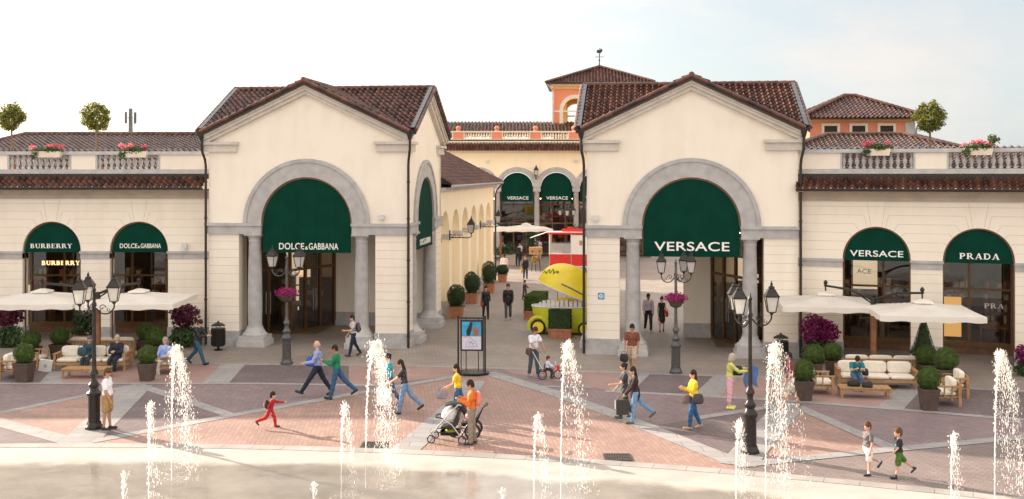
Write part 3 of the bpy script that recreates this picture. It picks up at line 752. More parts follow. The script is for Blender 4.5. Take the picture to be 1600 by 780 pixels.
# camera dome on the left pavilion, and the blue square sign on the right one
sg = MB(); sg.box(.44, .70, -.012, -.004, 2.18, 2.44)
b_ = sg.build('blue_sign', mat('sign_blue', (.03, .30, .52), .5), rp_)
s2 = MB()
for a in range(4):
    th = a*PI/2; s2.cbox((.57+.07*math.cos(th), -.016, 2.31+.07*math.sin(th)), (.03, .006, .10), Euler((0, -th, 0)))
s2.lathe((0,0,0), [(.03,0),(.03,.005)], 12); s2.v[-24:] = [(v[0]+.57, -.014 - v[2], 2.31+v[1]) for v in s2.v[-24:]]
s2.build('sign_symbol', M_['white'], b_, False)

# ------------------------------------------------------------------ the street building behind the left pavilion
sw = thing('street_arcade', 'yellowish cream building with a row of narrow blind arches along the shopping street', 'street building',
           (-4.33 + 8.2*math.sin(T1), 44.6 + 8.2*math.cos(T1), 0), -T1)
SM = Matrix(((0,-1,0,0),(1,0,0,0),(0,0,1,0),(0,0,0,1)))     # facade frame: x runs along the street, y into the building
LS = 20.4; cs = [1.25 + 3.3*k for k in range(6)]
wl = MB(SM); arch_wall(wl, 0.02, LS, 0, 6.5, [(c, 1.2, 0.0, 4.12) for c in cs], 0, .42); wl.box(.02, LS, .42, .6, 0, 6.5)
wl.box(LS-.3, LS, .6, 6.4, 0, 6.5); wl.box(.02, LS, 6.0, 6.4, 0, 6.5)
wl.build('wall', M_['bouncecream'], sw)
st = MB(SM); e = [0.02] + sum([[c-1.2, c+1.2] for c in cs], []) + [LS]
for a, b in zip(e[::2], e[1::2]):
    q_ = MB(SM); q_.box(a-.04, b+.04, -.05, .41, 3.84, 4.10); q_.build('impost_band', M_['stone2'], sw)
    q_ = MB(SM); q_.box(a-.02, b+.02, -.03, .41, 0, .7); q_.build('pier_plinth', M_['stone2'], sw)
st.box(.02, LS+.1, -.22, .3, 6.3, 6.5)
st.build('cornice', M_['stone2'], sw)
rf = MB(SM)
EX = .5; zr, ze = 8.75, 6.62; rx = LS - 3.3
def kp(pt):
    q = SM.inverted() @ pt if False else pt
    return True
tiles(rf, (0, 3.2, zr), (1,0,0), (0,-1,-(zr-ze)/3.7), LS+EX, 3.7*math.sqrt(1+((zr-ze)/3.7)**2), keep=lambda p: p.x < rx + (3.2-p.y)*(LS+EX-rx)/3.7 - .0, sub=2)
tiles(rf, (0, 3.2, zr), (1,0,0), (0, 1,-(zr-ze)/3.7), LS+EX, 3.7*math.sqrt(1+((zr-ze)/3.7)**2), keep=lambda p: p.x < rx + (p.y-3.2)*(LS+EX-rx)/3.7, sub=2)
tiles(rf, (rx, -.5, zr), (0,1,0), (1,0,-(zr-ze)/3.8), 7.4, 3.8*math.sqrt(1+((zr-ze)/3.8)**2), keep=lambda p: abs(p.y-3.2) < (p.x-rx)*3.7/3.8, sub=2)
rf.build('roof', M_['tile'], sw)
rc = MB(SM); ridge_caps(rc, (0, 3.2, zr+.05), (rx, 3.2, zr+.05)); ridge_caps(rc, (rx, 3.2, zr+.05), (LS+EX, -.5, ze+.05)); ridge_caps(rc, (rx, 3.2, zr+.05), (LS+EX, 6.9, ze+.05))
rc.build('ridge_tiles', M_['tile'], sw)
gt = MB(SM); gt.ring([(-.0, -.56, 6.56), (LS+.5, -.56, 6.56)], .07, 8); gt.build('gutter', M_['chrome'], sw)
dp = MB(SM); dp.ring([(LS+.3, -.56, 6.5), (LS+.1, -.2, 6.1), (LS+.1, -.12, 5.8), (LS+.1, -.12, 0)], .06, 8); dp.build('downpipe', M_['darkmetal'], sw)

# ------------------------------------------------------------------ back arcade building
bb = thing('arcade_building', 'two storey cream arcade closing the end of the street, with coral and ivory roof balustrade', 'shop building', (0, 93, 0), 0); bb.scale = (1.057, 1.057, 1.01)
wl = MB(); cs = [.42 + 3.18*k for k in range(-4, 4)]; AR = 1.3; ZS = 5.95
X0, X1 = cs[0]-1.7, cs[-1]+1.7
arch_wall(wl, X0, X1, 5.9, 8.85, [(c, AR+.12, 5.9, ZS) for c in cs], 0, .5); wl.box(X0, X0+.4, .5, 8, 0, 8.85); wl.box(X1-.4, X1, .5, 8, 0, 8.85)
wl.build('wall', M_['bouncecream'], bb)
st = MB()
for c in cs: st = MB(); arch_ring(st, c, ZS, AR, AR+.42, -.12 + .004*(cs.index(c) % 2), .5); st.build('arch_surround', M_['stone'], bb)
for c in [cs[0]-1.59] + [c+1.59 for c in cs]:
    st = MB(); st.box(c-.30, c+.30, -.1, .5, 5.6, 5.93); st.lathe((c, .15, .5), [(.27,0),(.27,.1),(.22,.2),(.2,5.0),(.27,5.1)], 14); st.box(c-.32, c+.32, -.18, .5, 0, .55); st.build('column', M_['stone'], bb)
for i, c in enumerate(cs):
    a = MB(); half_disc(a, c, ZS, AR-.05, 4.75, .12, .16); aw = a.build('awning', M_['green'], bb)
    if 2 <= i <= 6: text('VERSACE', 1.75, .27, Matrix.Translation((c+.05, .115, 4.92)), M_['white'], aw, bold=.01)
gl = MB(); gl.add([(X0,1.4,.0),(X1,1.4,.0),(X1,1.4,6),(X0,1.4,6)], [(0,1,2,3)]); gl.build('shop_glass', M_['glass'], bb, False)
fr = MB()
for k in range(int((X1-X0)/1.06)): fr.box(X0+.3+k*1.06, X0+.38+k*1.06, 1.3, 1.45, 0, 6)
for z in (.2, 2.8, 4.4): fr.box(X0, X1, 1.32, 1.44, z, z+.12)
fr.build('shop_frame', M_['wooddark'], bb)
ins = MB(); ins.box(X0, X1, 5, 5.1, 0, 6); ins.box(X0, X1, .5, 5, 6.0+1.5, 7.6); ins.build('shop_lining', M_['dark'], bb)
gd = MB(); gd3 = MB(); rr = random.Random(4)
for k in range(46): 
    x = X0+.5+rr.random()*(X1-X0-1); z = rr.choice((.4,.9,1.5,2.1,3.1)); (gd if rr.random() < .5 else gd3).box(x, x+.15+rr.random()*.5, 3.2, 3.5, z, z+.2+rr.random()*.6)
gd.build('shelf_goods', M_['cushion'], bb); gd3.build('coloured_goods', M_['wood'], bb)
lt = MB()
for k in range(18): lt.lathe((X0+.8+k*1.3, 3, 4.9), [(.06,0),(.06,.06)], 6)
lt.build('shop_lamp', M_['shoplight'], bb, False)
rf = MB(); tiles(rf, (X0-.3, .3, 9.75), (1,0,0), (0,-1,-.62), X1-X0+.6, 1.25, course=.36); rf.build('skirt_roof', M_['tile'], bb)
ca = MB(); ca.box(X0, X1, -.1, .5, 8.85, 9.05); ca.box(X0, X1, -.45, .5, 9.05, 9.12); ca.box(X0, X1, .3, .6, 9.12, 10.0); ca.build('cornice', M_['ivory'], bb)
ba = MB(); ba.box(X0, X1, .3, .7, 9.9, 10.06); ba.box(X0, X1, .28, .72, 10.62, 10.74)
px_ = [-4.35 + 3.13*k for k in range(-2, 6)]
ba2 = MB(); first = None
for x in px_:
    ba2.box(x-.42, x+.42, .34, .66, 10.06, 10.62); ba.box(x-.5, x-.42, .32, .68, 10.06, 10.62); ba.box(x+.42, x+.5, .32, .68, 10.06, 10.62)
    ba2.lathe((x, .5, 10.74), [(.18,0),(.18,.06),(.1,.1),(.2,.2),(.22,.3),(.12,.42),(.02,.46)], 12)
bo = ba.build('balustrade', M_['ivory'], bb); ba2.build('balustrade_pier', M_['coral'], bb)
for x in px_[:-1]:
    for k in range(10):
        if first is None:
            b_ = MB(); b_.lathe((0,0,0), [(.06,0),(.05,.1),(.08,.25),(.04,.45),(.06,.56)], 8); first = b_.build('baluster', M_['ivory'], bo); o = first
        else: o = first.copy(); C.objects.link(o); o.parent = bo
        o.location = (x + .5 + 2.13*(k+.5)/10, .5, 10.06)
br = MB(); tiles(br, (X0-.3, 7.5, 11.9), (1,0,0), (0,-1,-.3), X1-X0+.6, 5.5, pitch=.3, course=.45); br.build('back_roof', M_['tile2'], bb)
bt = MB(); bt.box(X0, X1, .6, 8, 8.9, 9.9); bt.build('terrace', M_['stone'], bb)
for x, z in ((-1.95, 8.15), (5.2, 8.2)): wall_spot(bb, x, z - 1.0 + .9)

# ------------------------------------------------------------------ bell tower
tw = thing('bell_tower', 'square coral open tower with ochre arches and weather vane on its tiled roof', 'tower', (8.35, 104, 0), -R(4))
h = 4.2
def two_arch(mb, y0, y1, e=0): arch_wall(mb, -h+e, h-e, 8, 15.2, [(-2.25, 1.12, 9.6, 13.0), (2.25, 1.12, 9.6, 13.0)], y0, y1)
cw, oc, iv = MB(), MB(), MB()
for k in range(4):
    M = Matrix.Rotation(k*PI/2, 4, 'Z') @ Matrix.Translation((0, 0, .003*(k % 2)))
    for b_ in (cw, oc, iv): b_.setM(M)
    two_arch(cw, -h, -h+.25, .003*(k % 2)); two_arch(oc, -h+.255, -h+1.1, .26 + .003*(k % 2))
    for c in (-2.25, 2.25):
        arch_ring(iv, c, 13.0, 1.1, 1.45, -h-.06, -h+.3)
        for s_ in (-1, 1): iv.box(c+s_*1.1, c+s_*1.45, -h-.06, -h+.3, 9.6, 13.0)
        iv.box(c-1.12, c+1.12, -h+.1, -h+.3, 10.35, 10.45); iv.box(c-1.12, c+1.12, -h+.1, -h+.3, 9.6, 9.75)
        for q in range(7): iv.lathe((c-1+q*.33, -h+.2, 9.75), [(.05,0),(.07,.2),(.04,.6)], 6)
    iv.box(-h-.03, h+.03, -h-.035, -h+.02, 12.85, 13.0)
    oc.box(-h-.12, h+.12, -h-.14, -h+.2, 14.95, 15.25); iv.box(-h-.3, h+.3, -h-.32, -h+.2, 15.25, 15.4)
cw.build('wall', M_['coral'], tw); oc.build('arch_lining', M_['ochre'], tw); iv.build('ivory_trim', M_['ivory'], tw)
def hip_roof(root, hx, hy, ze, zr, rl, name='roof', m='tile', pitch=.3, cx=0, cy=0, caps=True):
    """hipped roof: half sizes hx, hy at the eaves, ridge half length rl along x"""
    rf = MB(); dz = zr - ze
    for s_ in (-1, 1):
        L1 = math.hypot(hy, dz); tiles(rf, (cx-hx, cy, zr), (1,0,0), (0, s_, -dz/hy), 2*hx, L1, keep=lambda p: abs(p.x-cx) < rl + (hx-rl)*abs(p.y-cy)/hy + .05, pitch=pitch, course=.42, sub=2, ns=6)
        L2 = math.hypot(hx-rl, dz); tiles(rf, (cx+s_*rl, cy-hy, zr), (0,1,0), (s_, 0, -dz/(hx-rl)), 2*hy, L2, keep=lambda p: abs(p.y-cy) < hy*(abs(p.x-cx)-rl)/(hx-rl) + .05, pitch=pitch, course=.42, sub=2, ns=6)
    rf.build(name, M_[m], root)
    rc = MB()
    for sx in (-1, 1):
        for sy in (-1, 1): ridge_caps(rc, (cx+sx*rl, cy, zr+.06), (cx+sx*hx, cy+sy*hy, ze+.08), .12, .42)
    if rl > .1: ridge_caps(rc, (cx-rl, cy, zr+.06), (cx+rl, cy, zr+.06), .12, .42)
    rc.build('ridge_tiles', M_[m], root)
    so = MB(); so.box(cx-hx+.05, cx+hx-.05, cy-hy+.05, cy+hy-.05, ze-.1, ze-.04); so.build('soffit', M_['darkmetal'], root)
hip_roof(tw, h+.75, h+.75, 15.5, 17.4, .05)
vn = MB(); vn.ring([(0,0,17.4),(0,0,19.2)], [.06,.03], 6); vn.ring([(-.42,0,18.35),(.42,0,18.35)], .025, 5); vn.ring([(0,-.42,18.35),(0,.42,18.35)], .025, 5)
vn.prism([(-.28,18.75),(.12,18.7),(.32,18.95),(.15,19.2),(.05,18.98),(-.2,19.05)], (-.02,.02), lambda a,b,t: (a,t,b)); vn.ball((0,0,18.05), .09); vn.ball((0,0,18.55), .07)
vn.build('weather_vane', M_['iron'], tw)
dp = MB(); dp.ring([(-h-.6,-h-.6,15.4), (-h-.2,-h-.3,15.0), (-h-.1,-h-.1,14.7), (-h-.1,-h-.1,9)], .07, 6); dp.build('downpipe', M_['stone2'], tw)

# ------------------------------------------------------------------ coral house and roofs beyond the right wing
ch = thing('coral_house', 'coral house with three small white framed windows, behind the right terrace', 'house', (24.2, 78, 0), -R(4))
wl = MB(); wl.box(-3.5, 3.5, -3.5, 3.5, 0, 10.75); wl.build('wall', M_['coral'], ch)
q = MB(); q.box(2.9, 3.56, -3.56, -2.9, 0, 10.7); q.build('quoin', M_['stone2'], ch)
oc = MB(); oc.box(-3.7, 3.7, -3.7, 3.7, 10.75, 10.95); oc.build('cornice', M_['ochre'], ch)
for c in (-2.1, -.22, 1.66):
    f = MB(); 
    f.box(c-.62, c-.44, -3.58, -3.45, 9.78, 10.46); f.box(c+.44, c+.62, -3.58, -3.45, 9.78, 10.46); f.box(c-.62, c+.62, -3.59, -3.45, 10.46, 10.62); f.box(c-.62, c+.62, -3.585, -3.45, 9.66, 9.78)
    fo = f.build('window', M_['ivory'], ch); g_ = MB(); g_.box(c-.44, c+.44, -3.52, -3.5, 9.78, 10.46); g_.build('pane', M_['dark'], fo)
hip_roof(ch, 4.25, 4.25, 11.0, 12.75, .4)
dp = MB(); dp.ring([(4.1,-4.1,10.95), (3.7,-3.75,10.5), (3.62,-3.6,10.2), (3.62,-3.6,8)], .06, 6); dp.build('downpipe', M_['chrome'], ch)
lr = thing('low_building', 'low building with a wide weathered tile roof in front of the coral house', 'building', (24.5, 70.5, 0), -R(6))
wl = MB(); wl.box(-6.6, 4.6, -2.4, 3.4, 0, 8.6); wl.build('wall', M_['cream'], lr)
hip_roof(lr, 5.4, 3.4, 8.72, 9.72, 2.4, m='tile2', cx=-1.6, cy=.2)
lr2 = thing('low_building', 'long low roofed building sloping away to the right behind the lollipop tree', 'building', (28.6, 80, 0), -R(6))
wl = MB(); wl.box(-3.3, 3.6, -2.6, 2.6, 0, 8.6); wl.build('wall', M_['cream'], lr2)
hip_roof(lr2, 4.6, 3.4, 8.75, 10.2, .3, m='tile2', cx=-.2)
# long roof beyond the left wing
ll = thing('long_building', 'long building whose weathered brown tile roof shows over the left terrace', 'building', (-22.3, 66, 0), 0)
wl = MB(); wl.box(-6, 6.4, -3.4, 3.4, 0, 8.5); wl.build('wall', M_['cream'], ll)
hip_roof(ll, 8.6, 4.4, 8.5, 9.55, 7.0, m='tile2', cx=-.2)
# ------------------------------------------------------------------ ground
def st_(o, label=None): o['kind'] = 'structure'; 
M_['pave_grey'] = paving('grey_setts', (.29, .245, .215), (.35, .30, .265), (.19, .165, .145), .30, .15, R(-6), blot=.4)
M_['pave_herr'] = paving('mauve_brick_paving', (.285, .20, .205), (.21, .16, .175), (.15, .125, .125), .26, .13, R(39), blot=.35)
M_['pave_dark'] = paving('dark_brick_paving', (.20, .145, .15), (.15, .12, .13), (.10, .085, .085), .26, .13, R(-51), blot=.4)
M_['pave_pink'] = paving('pink_brick_paving', (.39, .25, .208), (.32, .20, .168), (.26, .18, .155), .25, .125, R(84), blot=.3)
M_['pave_pinkd'] = paving('pink_brick_panel', (.40, .255, .225), (.34, .215, .19), (.27, .19, .17), .25, .125, R(-6), blot=.3)
M_['pave_pale'] = paving('pale_brick_paving', (.26, .205, .19), (.21, .165, .155), (.155, .13, .125), .26, .13, R(39), blot=.35)
M_['band'] = paving('stone_slabs', (.36, .34, .335), (.30, .29, .295), (.18, .17, .165), .9, .5, 0, blot=.3)
M_['kerb'] = paving('kerb_slabs', (.50, .45, .41), (.44, .40, .375), (.26, .23, .21), .8, 3.0, 0, blot=.25, ms=.02)
M_['poolrim'] = mat('pale_pool_stone', (.50, .44, .39), .4, var=.12, scale=.8, bump=.1, detail=8)

g = MB(); g.add([(-700,-60,0),(700,-60,0),(700,1600,0),(-700,1600,0)], [(0,1,2,3)])
o = g.build('ground', mat('far_ground', (.20, .18, .15), .9, scale=.05), None, False); o['kind'] = 'structure'
def sheet(name, pts, z, m, world=False):
    vs = [(p[0], p[1], z) if world else tuple(G(*p) + Vector((0, 0, z))) for p in pts]
    a = sum(vs[i][0]*vs[(i+1) % len(vs)][1] - vs[(i+1) % len(vs)][0]*vs[i][1] for i in range(len(vs)))
    if a < 0: vs = vs[::-1]
    b = MB(); b.add(vs, [tuple(range(len(vs)))]); o = b.build(name, M_[m], None, False); o['kind'] = 'structure'; return o
def band(pts, w_, z, m='band', name='stone_band', world=False):
    ps = [Vector(p).to_2d() if world else G(*p).to_2d() for p in pts]; vs = []; fs = []
    for i, p in enumerate(ps):
        d = (ps[min(i+1, len(ps)-1)] - ps[max(i-1, 0)]).normalized(); n_ = Vector((-d.y, d.x)) * w_/2
        vs += [(p.x+n_.x, p.y+n_.y, z), (p.x-n_.x, p.y-n_.y, z)]
    for i in range(len(ps)-1): fs.append((2*i+1, 2*i+3, 2*i+2, 2*i))
    b = MB(); b.add(vs, fs); o = b.build(name, M_[m], None, False); o['kind'] = 'structure'; return o
sheet('plaza_paving', [(-60,5),(60,5),(60,130),(-60,130)], .004, 'pave_grey', True)
# everything on the plaza side of the upper band starts as mauve herringbone
sheet('mauve_paving', [(-700,567),(-300,568),(0,572),(330,569),(640,572),(780,576),(1180,590),(1600,612),(2200,640),(2200,960),(-700,960)], .008, 'pave_herr')
Z = .012
sheet('brick_panel', [(110,572),(346,571),(322,598),(88,599)], Z, 'pave_pinkd')
sheet('dark_panel', [(-150,576),(92,572),(70,599),(-160,601)], Z, 'pave_dark')
sheet('dark_panel', [(382,570),(545,571),(545,601),(352,599)], Z, 'pave_dark')
sheet('brick_panel', [(545,571),(762,575),(715,587),(590,602),(545,601)], Z, 'pave_pinkd')
sheet('brick_panel', [(780,576),(985,583),(958,612),(925,606),(800,584)], Z, 'pave_pinkd')
sheet('dark_panel', [(1012,584),(1118,588),(1092,618),(985,613)], Z, 'pave_dark')
sheet('brick_panel', [(1150,590),(1290,596),(1420,612),(1385,640),(1240,628),(1118,620)], Z, 'pave_pinkd')
sheet('dark_panel', [(1420,604),(1640,617),(1640,658),(1400,641)], Z, 'pave_dark')
# large figures
sheet('brick_field', [(-200,690),(0,646),(215,602),(120,694),(0,661)], Z, 'pave_pink')
sheet('dark_field', [(215,602),(362,650),(120,694)], Z, 'pave_dark')
sheet('brick_field', [(120,695),(362,650),(550,617),(740,585),(762,583),(930,640),(1150,728),(1150,800),(-60,800)], Z, 'pave_pink')
sheet('dark_field', [(-200,690),(0,662),(120,694),(100,800),(-300,800)], Z + .002, 'pave_dark')
sheet('dark_field', [(1100,653),(1232,633),(1150,726),(1010,668)], Z, 'pave_dark')
sheet('brick_field', [(1237,633),(1398,702),(1210,722),(1160,728)], Z, 'pave_pink')
sheet('pale_field', [(1160,729),(1398,703),(1700,672),(1900,820),(1150,800)], Z, 'pave_pale')
Z = .0165
band([(-700,567),(-300,568),(0,572),(330,569),(640,572),(780,576),(1180,590),(1600,612),(2200,640)], .34, Z)
band([(-200,603),(0,600),(400,600),(590,603)], .30, Z)
band([(945,612),(1092,619),(1180,624),(1246,628),(1400,640),(1554,653),(1700,664)], .32, Z)
band([(925,606),(830,604)], .22, Z)
Z2 = .0172
band([(365,570),(336,600)], .9, Z2); band([(100,573),(78,600)], .7, Z2)
band([(1000,584),(970,612)], .75, Z2); band([(1134,589),(1104,619)], .85, Z2); band([(1425,604),(1390,640)], .75, Z2)
Z3 = .018
band([(-200,688),(0,646),(215,602)], .34, Z3); band([(215,602),(362,650)], .42, Z3 + 0.0007)
band([(215,603),(122,694)], 1.0, Z3 + 0.0014)
band([(-200,608+0),(-100,634),(0,661),(125,695)], .60, Z3 + 0.0021)
band([(125,694),(362,650),(550,617),(740,584)], .42, Z3 + 0.0028)
band([(762,583),(860,613),(960,648),(1150,724)], .62, Z3 + 0.0035)
band([(742,596),(725,622),(632,706)], .75, Z3 + 0.0042)
band([(1090,654),(1236,632)], .36, Z3 + 0.0049); band([(1236,632),(1398,703)], .42, Z3 + 0.0056)
band([(1232,636),(1152,728)], .9, Z3 + 0.0063); band([(1150,729),(1230,720),(1398,703),(1700,675)], .42, Z3 + 0.0070)

# pool: circular basin whose rim crosses the bottom of the view
def circ3(a, b, c):
    ax, ay, bx, by, cx, cy = *a, *b, *c
    d = 2*(ax*(by-cy) + bx*(cy-ay) + cx*(ay-by))
    ux = ((ax*ax+ay*ay)*(by-cy) + (bx*bx+by*by)*(cy-ay) + (cx*cx+cy*cy)*(ay-by)) / d
    uy = ((ax*ax+ay*ay)*(cx-bx) + (bx*bx+by*by)*(ax-cx) + (cx*cx+cy*cy)*(bx-ax)) / d
    return ux, uy, math.hypot(ax-ux, ay-uy)
pcx, pcy, PR = circ3(G(0, 697).to_2d(), G(800, 714).to_2d(), G(1500, 771).to_2d())

def ringsheet(name, r0, r1, z, m, n=256, uvlen=False):
    vs = []; fs = []; uv = []
    for k in range(n):
        a = 2*PI*k/n
        vs += [(pcx + r0*math.cos(a), pcy + r0*math.sin(a), z), (pcx + r1*math.cos(a), pcy + r1*math.sin(a), z)]
    for k in range(n):
        j = (k+1) % n; fs.append((2*k, 2*k+1, 2*j+1, 2*j))
    b = MB(); b.add(vs, fs); o = b.build(name, M_[m], None, False); o['kind'] = 'structure'; return o
def disc(name, r, z, m, n=256):
    b = MB(); b.add([(pcx + r*math.cos(2*PI*k/n), pcy + r*math.sin(2*PI*k/n), z) for k in range(n)], [tuple(range(n))])
    o = b.build(name, M_[m], None, False); o['kind'] = 'structure'; return o
b = MB()
nk = int(2*PI*PR/.8)
for k in range(nk):      # kerb stones
    a0 = 2*PI*k/nk + .00008; a1 = 2*PI*(k+1)/nk - .00008
    if math.sin((a0+a1)/2) < .2: continue
    for lay in (0,):
        q = [(PR, a0), (PR, a1), (PR-.42, a1), (PR-.42, a0)]
        b.prism([(pcx + r*math.cos(a), pcy + r*math.sin(a)) for r, a in q], (.0, .062), lambda x, y, t: (x, y, t))
o = b.build('pool_kerb', mat('kerb_stone', (.36,.33,.31), .7, var=.25, scale=.7, detail=8), None, False); o['kind'] = 'structure'
M_['pool_floor_old'] = mat('wet_pool_floor', (.62, .52, .42), .3, var=.3, scale=.7, detail=9, col2=(.42, .34, .26))
m, t, b = newmat('pool_stone'); N = t.nodes; l = t.links.new
tcn = N.new('ShaderNodeTexCoord'); ds = N.new('ShaderNodeVectorMath'); ds.operation = 'DISTANCE'; ds.inputs[1].default_value = (pcx, pcy, .052)
l(tcn.outputs['Object'], ds.inputs[0])
nn = N.new('ShaderNodeTexNoise'); nn.inputs['Scale'].default_value = .55; nn.inputs['Detail'].default_value = 8; l(tcn.outputs['Object'], nn.inputs['Vector'])
ma = N.new('ShaderNodeMath'); ma.operation = 'MULTIPLY_ADD'; ma.inputs[1].default_value = 1.6; l(nn.outputs['Fac'], ma.inputs[0]); l(ds.outputs['Value'], ma.inputs[2])
wet = N.new('ShaderNodeMapRange'); wet.interpolation_type = 'SMOOTHSTEP'; wet.inputs[1].default_value = PR-1.25; wet.inputs[2].default_value = PR-.45; l(ma.outputs[0], wet.inputs[0])
n2 = N.new('ShaderNodeTexNoise'); n2.inputs['Scale'].default_value = .9; n2.inputs['Detail'].default_value = 10; n2.inputs['Roughness'].default_value = .6; l(tcn.outputs['Object'], n2.inputs['Vector'])
rw_ = N.new('ShaderNodeValToRGB'); rw_.color_ramp.elements[0].position = .34; rw_.color_ramp.elements[0].color = (.52,.46,.40,1); rw_.color_ramp.elements[1].position = .62; rw_.color_ramp.elements[1].color = (.66,.60,.535,1)
l(n2.outputs['Fac'], rw_.inputs['Fac'])
rd_ = N.new('ShaderNodeValToRGB'); rd_.color_ramp.elements[0].position = .34; rd_.color_ramp.elements[0].color = (.38,.34,.31,1); rd_.color_ramp.elements[1].position = .62; rd_.color_ramp.elements[1].color = (.47,.425,.39,1)
l(n2.outputs['Fac'], rd_.inputs['Fac'])
mxx = N.new('ShaderNodeMix'); mxx.data_type = 'RGBA'; l(wet.outputs[0], mxx.inputs[0]); l(rw_.outputs[0], mxx.inputs[6]); l(rd_.outputs[0], mxx.inputs[7]); l(mxx.outputs[2], b.inputs['Base Color'])
rr_ = N.new('ShaderNodeMapRange'); rr_.inputs[3].default_value = .18; rr_.inputs[4].default_value = .6; l(wet.outputs[0], rr_.inputs[0]); l(rr_.outputs[0], b.inputs['Roughness'])
M_['pool_floor'] = m
disc('pool_floor', PR-.41, .052, 'pool_floor')
# rim slopes gently into a film of water over beige stone
m, t, bb_ = newmat('shallow_water'); N = t.nodes; l = t.links.new; N.remove(bb_)
tr = N.new('ShaderNodeBsdfTransparent'); tr.inputs[0].default_value = (1, 1, 1, 1)
gl = N.new('ShaderNodeBsdfGlossy'); gl.inputs['Roughness'].default_value = .05
fr = N.new('ShaderNodeFresnel'); fr.inputs[0].default_value = 1.33
tcn = N.new('ShaderNodeTexCoord'); n1 = N.new('ShaderNodeTexNoise'); n1.inputs['Scale'].default_value = 3.2; n1.inputs['Detail'].default_value = 6; n1.inputs['Distortion'].default_value = .6
l(tcn.outputs['Object'], n1.inputs['Vector'])
n2 = N.new('ShaderNodeTexNoise'); n2.inputs['Scale'].default_value = .30; n2.inputs['Detail'].default_value = 5; l(tcn.outputs['Object'], n2.inputs['Vector'])
r2 = N.new('ShaderNodeMapRange'); r2.inputs[1].default_value = .40; r2.inputs[2].default_value = .62; r2.inputs[3].default_value = .08; r2.inputs[4].default_value = .45
l(n2.outputs['Fac'], r2.inputs[0])
bp = N.new('ShaderNodeBump'); bp.inputs['Distance'].default_value = .03; l(r2.outputs[0], bp.inputs['Strength']); l(n1.outputs['Fac'], bp.inputs['Height'])
l(bp.outputs['Normal'], gl.inputs['Normal']); l(bp.outputs['Normal'], fr.inputs['Normal'])
ds = N.new('ShaderNodeVectorMath'); ds.operation = 'DISTANCE'; ds.inputs[1].default_value = (pcx, pcy, .066); l(tcn.outputs['Object'], ds.inputs[0])
nn = N.new('ShaderNodeTexNoise'); nn.inputs['Scale'].default_value = .55; nn.inputs['Detail'].default_value = 8; l(tcn.outputs['Object'], nn.inputs['Vector'])
ma = N.new('ShaderNodeMath'); ma.operation = 'MULTIPLY_ADD'; ma.inputs[1].default_value = 1.6; l(nn.outputs['Fac'], ma.inputs[0]); l(ds.outputs['Value'], ma.inputs[2])
wet = N.new('ShaderNodeMapRange'); wet.interpolation_type = 'SMOOTHSTEP'; wet.inputs[1].default_value = PR-1.35; wet.inputs[2].default_value = PR-.70; wet.inputs[3].default_value = .8; wet.inputs[4].default_value = 0; l(ma.outputs[0], wet.inputs[0])
mu = N.new('ShaderNodeMath'); mu.operation = 'MULTIPLY'; l(wet.outputs[0], mu.inputs[1]); l(fr.outputs[0], mu.inputs[0])
ms = N.new('ShaderNodeMixShader'); l(mu.outputs[0], ms.inputs[0]); l(tr.outputs[0], ms.inputs[1]); l(gl.outputs[0], ms.inputs[2]); l(ms.outputs[0], N['Material Output'].inputs[0])
M_['water'] = m
disc('water', PR-.9, .066, 'water')
# drain gratings
M_['grate'] = mat('drain_iron', (.07, .065, .06), .6, .4)
for px, py in ((585, 697), (965, 716)):
    c = G(px, py); b = MB(); W2 = .30
    b.box(-W2-.05, W2+.05, -.34, -.29, .0, .036); b.box(-W2-.05, W2+.05, .29, .34, 0, .036); b.box(-W2-.05, -W2, -.29, .29, 0, .036); b.box(W2, W2+.05, -.29, .29, 0, .036)
    for k in range(10): b.box(-W2+.01+k*.06, -W2+.04+k*.06, -.29, .29, 0, .034)
    for y_ in (-.15, 0, .15): b.box(-W2, W2, y_-.015, y_+.015, 0, .032)
    o = b.build('drain_grating', M_['grate'], None, False); o.location = (c.x, c.y, .0)
    tag(o, 'square iron drain grating set in brick paving ' + ('below the walkers behind the fountain' if px < 700 else 'beside the pool kerb, right of the stroller'), 'drain grating', 'drain gratings by the pool kerb')
# ------------------------------------------------------------------ street furniture
def lantern(parent, x, y, z, big=1.0):
    """four-sided tapered street lantern, its foot at z"""
    k = big; f = MB(M_['_M']) if False else MB()
    q = PI/4
    f.lathe((x,y,z), [(.02*k,0),(.05*k,.02*k),(.06*k,.05*k),(.13*k,.07*k),(.13*k,.085*k)], 4, q)
    for a in range(4):
        th = q + a*PI/2; f.ring([(x+.125*k*math.cos(th), y+.125*k*math.sin(th), z+.08*k), (x+.205*k*math.cos(th), y+.205*k*math.sin(th), z+.44*k)], .012*k, 5)
    f.lathe((x,y,z), [(.215*k,.43*k),(.24*k,.45*k),(.24*k,.465*k),(.20*k,.50*k),(.12*k,.61*k),(.09*k,.625*k),(.095*k,.66*k),(.06*k,.69*k),(.025*k,.71*k),(.045*k,.74*k),(.02*k,.77*k),(.008*k,.82*k)], 4, q)
    fo = f.build('lantern', M_['iron'], parent)
    g = MB(); g.lathe((x,y,z), [(.11*k,.085*k),(.19*k,.43*k)], 4, q); g.build('lantern_glass', M_['lens'], fo, False)
    return fo
